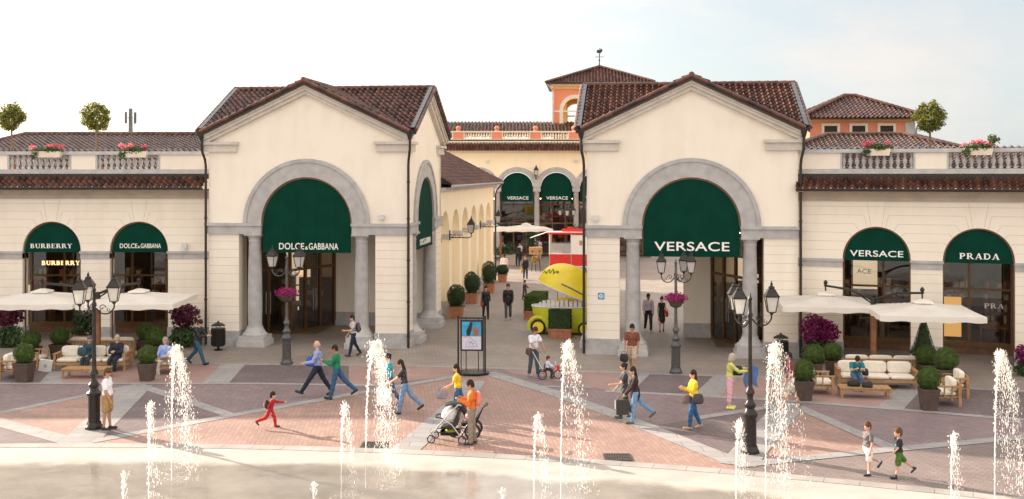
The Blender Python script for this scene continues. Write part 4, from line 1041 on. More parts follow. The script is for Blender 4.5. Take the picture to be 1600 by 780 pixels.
def lamp_post(label, loc, rz, basket=None, col='iron', H=3.45, arms=(0, 120, 240)):
    r = thing('street_lamp', label, 'street lamp', loc, rz, 'cast iron street lamps on the plaza')
    b = MB()
    b.lathe((0,0,0), [(.24,0),(.24,.10),(.205,.14),(.19,.22)], 8, PI/8)
    b.lathe((0,0,.0), [(.165,.2),(.16,.9),(.17,.93),(.2,.98),(.2,1.03),(.14,1.08),(.11,1.18)], 12)
    b.lathe((0,0,0), [(.10,1.15),(.145,1.22),(.15,1.27),(.10,1.33),(.075,1.40),(.085,1.5),(.12,1.56),(.11,1.62),(.07,1.68),(.06,1.78)], 14)
    b.build('lamp_base', M_[col], r)
    for k in range(8):
        pass
    p = MB(); p.lathe((0,0,0), [(.062,1.75),(.05,2.4),(.048,H),(.07,H+.02),(.07,H+.08),(.045,H+.12),(.04,H+.42),(.06,H+.46),(.03,H+.52),(.01,H+.62)], 12)
    p.build('pole', M_[col], r)
    for a in arms:
        a = R(a); d = Vector((math.cos(a), math.sin(a), 0)); m = MB()
        pts = [d*.05 + Vector((0,0,H-.05)), d*.2 + Vector((0,0,H-.20)), d*.40 + Vector((0,0,H-.20)), d*.53 + Vector((0,0,H-.06)), d*.54 + Vector((0,0,H+.06))]
        # smooth curve
        cp = []
        for i in range(len(pts)-1):
            p0 = pts[max(i-1,0)]; p1 = pts[i]; p2 = pts[i+1]; p3 = pts[min(i+2, len(pts)-1)]
            for t in (0, .33, .66):
                cp.append(.5*((2*p1) + (p2-p0)*t + (2*p0-5*p1+4*p2-p3)*t*t + (3*p1-p0-3*p2+p3)*t**3))
        cp.append(pts[-1]); m.ring(cp, .022, 6)
        sp = [d*(.22 + .10*(1-t/14)*math.cos(t*.55)) + Vector((0,0,H-.04 + .10*(1-t/14)*math.sin(t*.55))) for t in range(13)]
        m.ring(sp, .012, 5)
        sp = [d*(.40 + .06*(1-t/12)*math.cos(t*.6+2)) + Vector((0,0,H-.11 + .06*(1-t/12)*math.sin(t*.6+2))) for t in range(10)]
        m.ring(sp, .010, 5)
        m.build('bracket', M_[col], r)
        lantern(r, d.x*.54, d.y*.54, H+.05, 1.08)
    return r
def leaves(mb, c, rad, n, size, seed=0, shell=.55, flat=1.0, upbias=0, lump=.18, zmin=None):
    rr = random.Random(seed); c = Vector(c)
    lumps = [Vector((rr.gauss(0,1), rr.gauss(0,1), rr.gauss(0,1))).normalized() for _ in range(14)]
    for _ in range(n):
        d = Vector((rr.gauss(0,1), rr.gauss(0,1), rr.gauss(0,1))).normalized()
        l_ = max(0, max(d.dot(q) for q in lumps) - .75) / .25
        r_ = (shell + (1-shell)*rr.random()**.6) * (1 - lump + lump*1.6*l_)
        p = c + Vector((d.x*rad[0], d.y*rad[1], d.z*rad[2]))*r_
        if zmin is not None and p.z < zmin: continue
        nrm = (d + Vector((rr.gauss(0,.6), rr.gauss(0,.6), rr.gauss(0,.6)+upbias))).normalized()
        t = nrm.orthogonal().normalized(); t = Matrix.Rotation(rr.random()*6.28, 3, nrm) @ t; b = nrm.cross(t); s_ = size*(.6+.8*rr.random())
        mb.add([p - t*s_, p - b*s_*.5*flat + nrm*s_*.15, p + t*s_, p + b*s_*.5*flat + nrm*s_*.15], [(0,1,2,3)])
def basket(px, D, label, seed):
    pass
lampA = lamp_post('tall dark iron lamp with three lanterns beside the man in white shirt', tuple(G(147, 671)), R(8))
lampB = lamp_post('tall dark iron lamp with three lanterns, nearest the two boys', tuple(G(1172, 709)), R(-4), arms=(0, 128, 232), H=3.5)
lampC = lamp_post('weathered grey lamp before the Dolce & Gabbana pavilion, hung with a magenta flower basket', tuple(G(448, 570)), R(-20), col='iron2', arms=(0, 60, 200), H=3.55)
lampD = lamp_post('weathered grey lamp before the Versace pavilion, hung with a magenta flower basket', tuple(G(1056, 584)), R(-10), col='iron2', arms=(0, 60, 200), H=3.5)
for nm, lmp, lab, sd in (('c', lampC, 'magenta flower basket round the lamp before the Dolce & Gabbana entrance', 3), ('d', lampD, 'magenta flower basket round the lamp before the Versace entrance', 8)):
    r = thing('flower_basket', lab, 'flower basket', (lmp.location.x, lmp.location.y, 2.6), sd, 'flower baskets on lamps')
    b = MB(); b.lathe((0,0,-.02), [(.07,-.22),(.2,-.16),(.27,0),(.29,.05),(.26,.05)], 12); b.build('pot', M_['potdark'], r)
    f = MB(); leaves(f, (0,0,.12), (.46,.46,.20), 520, .05, sd, .3, zmin=-.12); f.build('flowers', M_['magenta'], r, False)
    f = MB(); leaves(f, (0,0,.0), (.34,.34,.15), 160, .05, sd+1, .3); f.build('foliage', M_['leafy'], r, False)

# wall lanterns of the street
for i, (px, D) in enumerate(((700, 55.2), (757, 66.5))):
    v = (D - 44.6)/math.cos(T1); base = Vector((-4.33 + v*math.sin(T1), 44.6 + v*math.cos(T1), 4.05))
    r = thing('wall_lantern', 'black wall lantern on a scrolled bracket, ' + ('nearer' if i == 0 else 'farther') + ' one on the blind arcade', 'wall lantern', base, -T1, 'wall lanterns on the street arcade')
    b = MB(); b.box(.0, .05, -.07, .07, -.25, .25); b.ring([(.04,0,-.12),(.5,0,-.12),(1.0,0,-.12),(1.12,0,-.05),(1.12,0,.05)], .026, 6)
    b.ring([(.05+.3*(t/12), 0, -.02+.09*math.sin(t*.9)) for t in range(13)], .014, 5); b.ring([(.4+.3*(t/12), 0, -.02+.07*math.sin(t*.9)) for t in range(13)], .014, 5)
    b.build('bracket', M_['iron'], r); lantern(r, 1.12, 0, .05, 1.15)
r = thing('wall_lantern', 'single lantern fixed between two arches of the far arcade', 'wall lantern', (2.05, 92.7, 7.0), 0)
b = MB(); b.box(-.04,.04,.1,.3,-.3,.2); b.ring([(0,.2,-.2),(0,-.1,-.25),(0,-.2,-.05)], .03, 6); b.build('bracket', M_['iron'], r); lantern(r, 0, -.2, -.05, 1.25)
r = lamp_post('distant lamp with three pale lanterns behind the red kiosk', (4.35, 86.5, 0), 0, H=3.75, arms=(0, 180, 270))

# litter bins
def bin_(label, loc):
    r = thing('litter_bin', label, 'litter bin', loc, 0, 'dark litter bins')
    b = MB(); b.lathe((0,0,0), [(.16,0),(.17,.05),(.05,.07),(.05,.16),(.25,.18),(.27,.24),(.27,.80),(.285,.83),(.285,.88),(.26,.90)], 20)
    for k in range(20):
        a = 2*PI*k/20; b.box(*(lambda x, y: (x-.012, x+.012, y-.012, y+.012))(.275*math.cos(a), .275*math.sin(a)), .22, .84)
    b.build('bin_body', M_['iron'], r)
    t = MB(); 
    for a in (0, PI/2, PI, 3*PI/2): t.ring([(.24*math.cos(a),.24*math.sin(a),.88),(.24*math.cos(a),.24*math.sin(a),1.02)], .012, 5)
    t.lathe((0,0,0), [(.28,1.0),(.27,1.03),(.15,1.10),(.05,1.13),(.04,1.17),(.01,1.2)], 20); t.build('lid', M_['iron'], r)
bin_('dark round litter bin beside the left column of the Dolce & Gabbana pavilion', tuple(P(341,0,44.2).xy) + (0,))
bin_('dark round litter bin at the right corner of the Versace pavilion', tuple(P(1220,0,40.9).xy) + (0,))

# advertising display
r = thing('poster_stand', 'black framed poster stand showing a shoe advert, at the street entrance', 'poster stand', tuple(G(737, 586)), R(-3))
b = MB()
for x in (-.48, .48): b.box(x-.03, x+.03, -.03, .03, 0, 2.06); b.lathe((x,0,2.06), [(.035,0),(.045,.03),(.02,.06)], 10)
for x in (-.40, -.22, .22, .40): b.box(x-.015, x+.015, .22, .25, .05, 2.0)
b.box(-.48, .48, -.025, .025, 2.0, 2.05); b.box(-.48, .48, .21, .26, 1.98, 2.03)
b.build('stand_frame', M_['black'], r)
b = MB(); b.lathe((0,.1,0), [(.66,.05),(.66,.10),(.60,.11)], 8, PI/8, 1, .75); b.build('base', M_['black'], r)
b = MB(); b.box(-.40, .40, -.04, .04, .86, 1.96); pf = b.build('poster_case', M_['black'], r)
b = MB(); b.box(-.34, .34, -.05, -.042, .92, 1.38); b.build('poster_lower', mat('poster_pale', (.62,.60,.68), .4, var=.05), pf)
b = MB(); b.box(-.34, .34, -.05, -.042, 1.384, 1.90); b.build('poster_picture', mat('poster_blue', (.04,.34,.60), .4, var=.25, scale=4), pf)
b = MB(); b.prism([(-.17,1.40),(-.19,1.56),(-.05,1.88),(.04,1.88),(.0,1.62),(-.06,1.41)], (-.055,-.051), lambda a,c,t: (a,t,c)); b.build('poster_shoe', M_['black'], pf, False)
b = MB(); b.prism([(.05,1.42),(.08,1.68),(.17,1.74),(.25,1.62),(.27,1.44),(.18,1.40)], (-.056,-.051), lambda a,c,t: (a,t,c)); b.build('poster_figure', mat('poster_figure', (.30,.13,.08), .5, var=.4, scale=10), pf, False)
b = MB()
for (p, q) in (((-.22,1.0),(-.16,1.2)),((-.16,1.2),(-.02,1.32)),((-.02,1.32),(.12,1.2)),((.12,1.2),(.22,1.02)),((-.22,1.0),(.22,1.02)),((-.1,1.04),(-.02,1.22)),((-.02,1.22),(.06,1.04)),((-.12,1.18),(.1,1.12))):
    d = Vector(q)-Vector(p); b.cbox(((p[0]+q[0])/2, -.0525, (p[1]+q[1])/2), (d.length, .003, .014), Euler((0,-math.atan2(d.y,d.x),0)))
b.build('poster_drawing', mat('poster_ink', (.16,.24,.45), .5), pf, False)
b = MB(); b.box(-.30, -.02, -.054, -.051, 1.345, 1.362); b.build('poster_line', mat('poster_red', (.6,.08,.12), .5), pf, False)

# ------------------------------------------------------------------ seating groups
def sofa(label, loc, rz, w_, group, seats=3):
    r = thing('garden_sofa', label, 'sofa', loc, rz, group)
    f = MB(); h = w_/2
    for x in (-h, h-.07):
        f.box(x, x+.07, -.42, -.35, 0, .62); f.box(x, x+.07, .33, .42, 0, .70); f.box(x-.01, x+.08, -.45, .42, .60, .645)
        for y in (-.1, .12): f.box(x+.02, x+.05, y, y+.04, .3, .60)
    f.box(-h+.07, h-.07, -.42, -.37, .22, .32); f.box(-h+.07, h-.07, .33, .38, .22, .32); f.box(-h+.07, h-.07, -.37, .33, .27, .315)
    f.box(-h+.07, h-.07, .34, .39, .66, .73); f.box(-h+.07, h-.07, .34, .38, .42, .47)
    n = int((w_-.2)/.12)
    for k in range(n): x = -h+.12+k*.12; f.box(x, x+.04, .35, .375, .3, .68)
    f.build('sofa_frame', M_['wood'], r)
    cw = (w_-.14)/seats
    for k in range(seats):
        for nm, z0, z1, y0, y1 in (('seat_cushion', .32, .45, -.42, .30), ('back_cushion', .45, .84, .13, .31)):
            c = MB(); x0 = -h+.07+k*cw+.01; x1 = x0+cw-.02; e = .035
            cx, cy, cz = (x0+x1)/2, (y0+y1)/2, (z0+z1)/2; sx, sy, sz = (x1-x0)/2, (y1-y0)/2, (z1-z0)/2
            n1 = 10; vs = []; fs = []       # superellipsoid cushion
            for i in range(n1+1):
                v = -PI/2 + PI*i/n1
                for j in range(20):
                    u = 2*PI*j/20; pw = lambda t, p: math.copysign(abs(t)**p, t)
                    vs.append((cx + sx*pw(math.cos(v),.35)*pw(math.cos(u),.22), cy + sy*pw(math.cos(v),.35)*pw(math.sin(u),.22), cz + sz*pw(math.sin(v),.5)))
            for i in range(n1):
                for j in range(20): fs.append((i*20+j, i*20+(j+1)%20, (i+1)*20+(j+1)%20, (i+1)*20+j))
            c.add(vs, fs); c.build(nm, M_['cushion'], r, True, 60)
    return r
def coffee_table(label, loc, rz, w_):
    r = thing('coffee_table', label, 'table', loc, rz, 'low teak tables')
    b = MB(); n = 7
    for k in range(n): b.box(-w_/2, w_/2, -.33+k*.095, -.33+k*.095+.085, .32, .35)
    b.build('tabletop', M_['wood'], r)
    for x in (-w_/2+.06, w_/2-.06):
        for y in (-.28, .27): q = MB(); q.box(x-.035, x+.035, y-.035, y+.035, 0, .318); q.build('leg', M_['wood'], r)
    q = MB(); q.box(-w_/2+.06, w_/2-.06, -.30, -.27, .25, .318); q.box(-w_/2+.06, w_/2-.06, .27, .30, .25, .318); q.build('apron', M_['wood'], r)
    return r
SG = 'teak sofas and chairs with cream cushions'
cx_ = lambda px, D: ((px-800)*D/FPX, D, 0)
sofa('left teak sofa with cream cushions, facing the fountain, two people sitting on it', cx_(146, 39.9), R(1), 2.6, SG)
sofa('left teak sofa turned to the shops, its cushions showing above the occupied sofa', cx_(163, 42.4), R(181), 2.6, SG)
coffee_table('low teak coffee table between the left sofa and the lamp post', cx_(136, 38.3), 0, 1.6)
sofa('teak armchair at the far left, cushion showing behind the boxwood planter', cx_(26, 38.4), R(88), .95, SG, 1)
sofa('teak armchair behind the far left one, next to the white shopping bag', cx_(50, 40.2), R(90), .95, SG, 1)
sofa('teak armchair with the man in light blue shirt, behind the boxwood planter', cx_(258, 39.2), R(-82), .95, SG, 1)
sofa('right teak sofa with three cream cushions, a person in teal bent forward on it', cx_(1368, 36.6), R(-7), 2.55, SG)
sofa('right teak sofa turned to the shops, back to back with the teal person\'s sofa', cx_(1374, 38.2), R(173), 2.6, SG)
coffee_table('low teak coffee table with black bags, before the right sofa', cx_(1350, 34.9), R(-7), 1.6)
sofa('teak armchair at the left end of the right seating group, beside the nearest boxwood pot', cx_(1278, 35.6), R(84), .95, SG, 1)
sofa('teak armchair at the right end of the seating group, nearer of two side by side', cx_(1474, 33.9), R(-97), .95, SG, 1)
sofa('teak armchair at the right end of the seating group, farther of two side by side', cx_(1487, 35.2), R(-97), .95, SG, 1)

# tapered planters with boxwood balls
def boxball():
    r = thing('boxwood_planter', 'x', 'planter', (0,0,0), 0, 'boxwood balls in dark tapered planters')
    p = MB(); q = PI/4
    p.lathe((0,0,0), [(.28,0),(.385,.60),(.41,.60),(.41,.655),(.36,.655),(.36,.60)], 4, q); p.build('pot', M_['potdark'], r)
    b = MB(); b.ball((0,0,.94), .30, 20, 14)
    rr = random.Random(3)
    b.v = [tuple(Vector((0,0,.94)) + (Vector(v) - Vector((0,0,.94)))*(1 + rr.uniform(-.03,.02))) for v in b.v]
    leaves(b, (0,0,.94), (.36,.36,.355), 2600, .022, 5, .86, lump=.05)
    b.build('boxwood_ball', M_['box'], r, False)
    return r
bxs = [(38,37.45,'nearest boxwood ball at the far left, in front of the armchair'),(49,40.9,'boxwood ball just behind the far left front one'),(93,41.6,'boxwood ball standing alone left of the occupied left sofa'),
       (230,37.7,'boxwood ball in front of the armchair with the light blue shirt man'),(228,42.6,'rearmost boxwood ball right of the left sofas'),(243,41.0,'middle boxwood ball right of the left sofas, overlapping two others'),
       (1256,34.4,'nearest boxwood ball at the left end of the right seating group'),(1272,37.6,'middle boxwood ball before the magenta bush'),(1301,38.3,'tallest looking boxwood ball beside the left end of the right sofa'),
       (1451,33.0,'nearest boxwood ball at the right end of the right seating group'),(1447,37.2,'boxwood ball just below the cone topiary'),(1478,35.9,'widest boxwood ball, rightmost of the right seating group')]
src = boxball(); rr = random.Random(11)
for i, (px, D, lab) in enumerate(bxs):
    o = src if i == 0 else copy_tree(src)
    o.location = cx_(px, D); o.rotation_euler = (0, 0, R(-6 + rr.uniform(-8, 8))); s_ = 1.12 if i == 11 else rr.uniform(.95, 1.05); o.scale = (s_, s_, s_*rr.uniform(.97,1.04)); o['label'] = lab

# big shrubs against the walls
def shrub(label, loc, top, seed, sc=1, ctr=1.32, r_=.56):
    r = thing('flowering_shrub', label, 'shrub', loc, 0, 'two tone shrubs against the walls')
    f = MB(); leaves(f, (0,0,ctr), (r_*1.1,r_,r_*.95), 1500, .075, seed, .35, lump=.3); f.build('crown', M_[top], r, False)
    g_ = MB(); leaves(g_, (0,0,.42), (.62,.5,.5), 1300, .075, seed+1, .3, lump=.25, zmin=.02); g_.build('foliage', M_['leafy'], r, False)
    t = MB(); 
    for k in range(5): a = k*1.3; t.ring([(.1*math.cos(a),.1*math.sin(a),0),(.2*math.cos(a),.2*math.sin(a),1.2)], [.03,.012], 5)
    t.build('stem', M_['bark'], r); r.scale = (sc,)*3
    return r
shrub('dark purple leaved shrub over green foliage at the left edge', cx_(12, 45.0), 'purple', 21)
shrub('dark purple leaved shrub over green foliage, behind the man in black', cx_(286, 45.0), 'purple', 31)
shrub('bright magenta bush over green foliage beside the right downpipe', cx_(1281, 41.4), 'magentabush', 41, 1, 1.22, .64)
r = shrub('magenta flowering plant cut by the right edge', cx_(1603, 38.6), 'magentabush', 51, .62, 1.2, .6)
# topiary in terracotta
def terrapot(r, w_=.72, h_=.55, round_=False):
    p = MB()
    if round_: p.lathe((0,0,0), [(.22,0),(.34,.5),(.38,.5),(.38,.6),(.32,.6),(.31,.52)], 18)
    else:
        a = w_/2; p.lathe((0,0,0), [(a*1.25,0),(a*1.41,h_-.08),(a*1.5,h_-.08),(a*1.5,h_),(a*1.32,h_),(a*1.3,h_-.1)], 4, PI/4)
    p.build('pot', M_['terracotta'], r)
r = thing('cone_topiary', 'clipped green cone in a round terracotta pot between the two right shop windows', 'topiary', cx_(1443, 39.3))
terrapot(r, round_=True)
f = MB(); rr = random.Random(6)
f.lathe((0,0,.7), [(.36,0),(.02,1.3)], 14)
for k in range(2600):
    t = rr.random()**1.4; a = rr.random()*6.28; rad = .42*(1-t)+.03; p_ = Vector((rad*math.cos(a), rad*math.sin(a), .68+t*1.36)); n_ = Vector((math.cos(a), math.sin(a), .5+rr.gauss(0,.4))).normalized(); t_ = Matrix.Rotation(rr.random()*6, 3, n_) @ n_.orthogonal().normalized(); b_ = n_.cross(t_)
    f.add([p_-t_*.03, p_-b_*.014, p_+t_*.03, p_+b_*.014], [(0,1,2,3)])
f.build('cone', M_['boxdark'], r, False)
f = MB(); leaves(f, (0,0,.66), (.52,.5,.2), 260, .06, 9, .5); f.build('trailing_leaves', M_['leafy'], r, False)
r = thing('potted_bush', 'dark green bush in a square terracotta pot behind the left parasol post', 'potted plant', cx_(134, 44.4))
terrapot(r, .62, .6)
f = MB(); leaves(f, (0,0,1.2), (.48,.42,.62), 1500, .06, 14, .25, lump=.25); leaves(f, (-.35,0,.75), (.35,.3,.16), 200, .06, 15, .3); f.build('foliage', M_['boxdark'], r, False)
def street_pot(px, D, label, hh, sc, sd, dx=0):
    r = thing('topiary_planter', label, 'planter', ((px-800)*D/FPX + dx, D, 0), -T1, 'topiary planters along the street arcade')
    terrapot(r, .66, .58)
    f = MB(); 
    f.ball((0,0,.55+hh/2), .38, 14, 10, 1, 1, hh/.9)
    leaves(f, (0,0,.58+hh/2), (.47,.47,hh/2*1.12), 2200, .04, sd, .8, lump=.1); f.build('clipped_bush', M_['boxdark'], r, False)
    f = MB(); leaves(f, (0,0,.58), (.42,.42,.10), 160, .05, sd+3, .4); f.build('trailing_leaves', M_['leafy'], r, False)
    for k in range(1): pass
    r.scale = (sc,)*3
street_pot(707, 54.2, 'dark clipped bush in a terracotta box, nearest along the blind arcade', 1.02, 1, 61, .2)
street_pot(733, 60.2, 'dark clipped bush in a terracotta box, second along the blind arcade', 1.12, 1, 71, .15)
street_pot(759, 65.6, 'dark clipped bush in a terracotta box, third and tallest along the blind arcade', 1.25, 1, 81, .2)
street_pot(785, 72.2, 'small round bush in a terracotta box in front of the person in pale shirt', .7, .88, 91)
def hedge(label, loc, rz, w_, d_, h_, ph, sd):
    r = thing('hedge_planter', label, 'planter', loc, rz, 'box hedges in terracotta troughs')
    p = MB(); p.box(-w_/2, w_/2, -d_/2, d_/2, 0, ph); p.box(-w_/2-.03, w_/2+.03, -d_/2-.03, d_/2+.03, ph-.1, ph); p.build('trough', M_['terracotta'], r)
    f = MB(); f.box(-w_/2+.03, w_/2-.03, -d_/2+.03, d_/2-.03, ph, ph+h_-.03); rr = random.Random(sd)
    for k in range(int(2600*(w_*d_ + 2*(w_+d_)*h_)/2.5)):
        x, y, z = rr.uniform(-w_/2, w_/2), rr.uniform(-d_/2, d_/2), rr.uniform(ph, ph+h_)
        s_ = rr.choice('xyzxyz'); sg = rr.choice((-1, 1))
        n_ = Vector((sg,0,0)) if s_ == 'x' else Vector((0,sg,0)) if s_ == 'y' else Vector((0,0,1))
        if s_ == 'x': x = sg*w_/2
        elif s_ == 'y': y = sg*d_/2
        else: z = ph+h_
        p_ = Vector((x,y,z)) + n_*rr.uniform(-.03,.015); n_ = (n_ + Vector((rr.gauss(0,.5), rr.gauss(0,.5), rr.gauss(0,.5)))).normalized(); t_ = n_.orthogonal().normalized(); b_ = n_.cross(t_)
        f.add([p_-t_*.03, p_-b_*.015, p_+t_*.03, p_+b_*.015], [(0,1,2,3)])
    f.build('hedge', M_['boxdark'] if sd == 5 else M_['box'], r, False)
hedge('dark box hedge in a terracotta trough in front of the yellow lemon stall', cx_(875, 47.6), -T2, .98, .55, .80, .42, 5)
hedge('lighter box hedge in a terracotta trough behind the lemon stall\'s wheel', cx_(838, 54.6), R(78), 2.4, .8, .75, .42, 6)

# parasols
def parasol(label, post, c1, c2, rz, sz):
    r = thing('double_parasol', label, 'parasol', post, 0, 'double cream parasols')
    P0 = Vector(post)
    b = MB(); b.box(-.085, .085, -.085, .085, .05, 2.45); b.build('post', M_['wooddark'] if False else mat('post_wood', (.30,.12,.055), .5, var=.3, scale=4), r)
    b = MB(); b.box(-.5, .5, -.5, .5, 0, .06); b.build('base', M_['iron'], r)
    b = MB(); b.lathe((0,0,2.42), [(.09,0),(.09,.25),(.06,.28)], 8); 
    b.build('post_head', M_['iron'], r)
    for c in (c1, c2):
        q = Vector(c) - P0; q.z = 0; d = q.normalized(); m = MB()
        m.ring([Vector((0,0,2.62)), q*.5 + Vector((0,0,2.93)), q + Vector((0,0,3.02)) + d*.05], [.05,.045,.04], 8)
        m.ring([Vector((0,0,2.45)), q*.32 + Vector((0,0,2.80))], .03, 6)
        m.lathe((q.x, q.y, 2.80), [(.03,-.1),(.03,.25),(.07,.28),(.08,.34),(.03,.42)], 8)
        m.build('arm', M_['iron'], r)
        h = sz/2; CM = Matrix.Translation(q) @ Matrix.Rotation(rz, 4, 'Z'); cp = MB(CM)
        n = 10; vs = []; fs = []; zt, ze = 2.72, 2.40
        # sagging pyramid, subdivided grid
        for i in range(2*n+1):
            for j in range(2*n+1):
                x, y = (i-n)/n, (j-n)/n; m_ = max(abs(x), abs(y)); sag = .06*math.sin(PI*m_) * (1 - .6*(min(abs(x),abs(y))/max(m_,1e-6)))
                corner = (min(abs(x),abs(y))/max(m_,1e-6)) if m_ > 0 else 0
                vs.append((x*h, y*h, zt - (zt-ze)*m_ - sag + .02*corner*m_))
        W_ = 2*n+1
        for i in range(2*n):
            for j in range(2*n): fs.append((i*W_+j, (i+1)*W_+j, (i+1)*W_+j+1, i*W_+j+1))
        b0 = len(vs); edge = [i*W_ for i in range(W_)] + [(W_-1)*W_+j for j in range(1, W_)] + [i*W_+W_-1 for i in range(W_-2, -1, -1)] + [j for j in range(W_-2, 0, -1)]
        for k, e in enumerate(edge):
            x, y, z = vs[e]; vs.append((x*1.004, y*1.004, z - .19 - .02*math.sin(k*1.1)))
        for k in range(len(edge)): fs.append((edge[k], b0+k, b0+(k+1) % len(edge), edge[(k+1) % len(edge)]))
        cp.add(vs, fs); co = cp.build('canopy', M_['canvas'], r, True, 35)
        v = MB(CM); v.lathe((0,0,2.68), [(.46,.0),(.44,.05),(.08,.14)], 4, PI/4); v.build('vent', M_['canvas'], co)
        rb = MB(CM)
        for k in range(8):
            a = k*PI/4; e_ = h*.97*(math.sqrt(2) if k % 2 else 1); rb.ring([(0,0,2.62),(e_*math.cos(a), e_*math.sin(a), 2.36)], .014, 5)
        rb.build('ribs', M_['iron'], co)
    return r
parasol('cream double parasol on a wooden post over the right sofas', (13.05, 39.3, 0), P(1290,0,40.4), P(1441,0,37.9), R(-9), 3.4)
parasol('cream double parasol on a wooden post over the left sofas', cx_(153, 42.3 - 1.1), P(66,0,41.3), P(217,0,41.3), R(2), 3.5)
parasol('far cream double parasol above the planted wall in the street', (-.9, 85.6, .55), (-1.9, 84.5, 0), (1.1, 84.5, 0), R(8), 3.6)

# flower boxes on the roof balustrades
def flowerbox(root, x, lab, sd, w_=1.15, extra=False):
    M = root.matrix_basis if False else (Matrix.Translation(root.location) @ root.rotation_euler.to_matrix().to_4x4())
    p = M @ Vector((x, -.12, 7.98))
    r = thing('flower_box', lab, 'flower box', p, root.rotation_euler.z, 'cream flower boxes on the balustrades')
    b = MB(); b.prism([(-w_/2,.14),(-w_/2+.05,-.12),(w_/2-.05,-.12),(w_/2,.14)], (-.16,.08), lambda a,c,t: (a,t,c)); b.build('trough', M_['ivory'], r, False)
    f = MB(); leaves(f, (0,-.04,.2), (w_*.55,.24,.17), 520, .05, sd, .2); leaves(f, (-w_*.42,-.16,.0), (.2,.12,.22), 140, .05, sd+1, .2)
    if extra: leaves(f, (.5,0,.42), (.22,.15,.25), 160, .06, sd+5, .2)
    f.build('foliage', M_['leafy'], r, False)
    f = MB(); rr = random.Random(sd)
    for k in range(9): leaves(f, (rr.uniform(-w_*.55,w_*.55), -.05, .30+rr.uniform(-.05,.12)), (.13,.13,.09), 42, .04, sd+10+k, .2)
    f.build('flowers', M_['pink'], r, False)
flowerbox(lw, -6.82, 'cream box of pink flowers on the left balustrade, farther from the pavilion', 5, 1.2)
flowerbox(lw, -3.15, 'cream box of pink flowers on the left balustrade, nearer the pavilion', 25, 1.1)
flowerbox(rw, 3.10, 'cream box of deep pink flowers on the right balustrade, nearer the pavilion', 45, .95)
flowerbox(rw, 6.65, 'cream box of mixed flowers and tall leaves on the right balustrade', 65, 1.0, True)

# lollipop trees on the terraces
def lolly(label, loc, h0, rad, sd):
    r = thing('lollipop_tree', label, 'tree', loc, 0, 'lollipop trees on the roof terraces')
    t = MB(); t.ring([(0,0,0),(.02,0,h0*.5),(0,.01,h0),(0,0,h0+rad*.6)], [.06,.05,.04,.02], 8)
    rr = random.Random(sd)
    for k in range(11):
        a = k*.9; e = rr.uniform(.3, 1.1); t.ring([(0,0,h0-.05), (rad*.35*math.cos(a), rad*.35*math.sin(a), h0+rad*.35*e), (rad*.85*math.cos(a), rad*.85*math.sin(a), h0+rad*(.2+1.1*e))], [.03,.02,.008], 5)
    t.build('trunk', M_['bark'], r)
    f = MB()
    for k in range(34):
        z_ = 1 - 2*(k+.5)/34; a_ = k*2.39996; d = Vector((math.sqrt(1-z_*z_)*math.cos(a_), math.sqrt(1-z_*z_)*math.sin(a_), z_)) * rad * rr.choice((.45,.7,.76,.82))
        leaves(f, Vector((0,0,h0+rad*.78)) + d, (rad*.32,)*3, 80, .058, sd*7+k, .1)
    f.build('crown', M_['olive'], r, False)
    p = MB(); p.lathe((0,0,-.0), [(.22,0),(.3,.5),(.32,.5),(.32,.56),(.27,.56)], 14); p.build('pot', M_['terracotta'], r)
lolly('lollipop tree on the terrace at the far left edge', ((18-800)*49/FPX, 49, 7.1), 2.1, .66, 1)
lolly('lollipop tree on the left terrace between the two flower boxes', ((150-800)*49/FPX, 49, 7.1), 2.1, .68, 2)
lolly('lollipop tree on the right terrace', ((1453-800)*43.6/FPX, 43.6, 7.1), 1.85, .64, 3)

# phone mast
r = thing('phone_mast', 'thin grey phone mast with antennas far beyond the left roofs', 'mast', ((204-800)*150/FPX, 150, 0))
m = MB(); m.ring([(0,0,0),(0,0,16.2)], [.45,.28], 8); m.build('pole', M_['lead'], r)
for k in range(6):
    a = k*PI/3; q = MB(); q.cbox((.72*math.cos(a), .72*math.sin(a), 14.9), (.18,.18,1.6)); q.ring([(0,0,14.9),(.7*math.cos(a),.7*math.sin(a),14.9)], .04, 4); q.build('antenna', M_['lead'], r)
q = MB(); q.lathe((.5,-.3,12.6), [(.05,-.1),(.3,0),(.3,.1)], 10); q.build('dish', M_['lead'], r)

# ------------------------------------------------------------------ lemon stall
LM = mat('lemon_yellow', (.98, .76, .05), .32, var=.06, scale=3, bump=.05)
LB = mat('lime_yellow_body', (.64, .66, .03), .3, var=.06, scale=2)
r = thing('lemon_stall', 'bright yellow lemon shaped drinks cart with its lid open', 'drinks cart', (2.35, 48.9, 0), -T2)
body = MB(); n = 28; vs = []; fs = []
prof = [(0.10,.70),(.30,.86),(.60,.97),(.95,1.02),(1.22,1.03)]
for z, k in prof:
    for j in range(n):
        a = 2*PI*j/n; x = 1.42*k*math.copysign(abs(math.cos(a))**.8, math.cos(a)); y = .74*k*math.copysign(abs(math.sin(a))**.8, math.sin(a))
        if x < -.9: z_ = z + (.35*(1-z/1.22))*min(1, (-x-.9)/.4)
        else: z_ = z
        vs.append((x, y, z_))
for i in range(len(prof)-1):
    for j in range(n): fs.append((i*n+j, i*n+(j+1)%n, (i+1)*n+(j+1)%n, (i+1)*n+j))
fs.append(tuple(range(n))[::-1]); body.add(vs, fs); body.build('cart_body', LB, r)
rim = MB(); pts = [(1.46*math.copysign(abs(math.cos(2*PI*j/n))**.8, math.cos(2*PI*j/n)), .77*math.copysign(abs(math.sin(2*PI*j/n))**.8, math.sin(2*PI*j/n)), 1.24) for j in range(n)]
rim.ring(pts, .035, 6, closed=True); rim.build('counter_rim', M_['plasticwhite'], r)
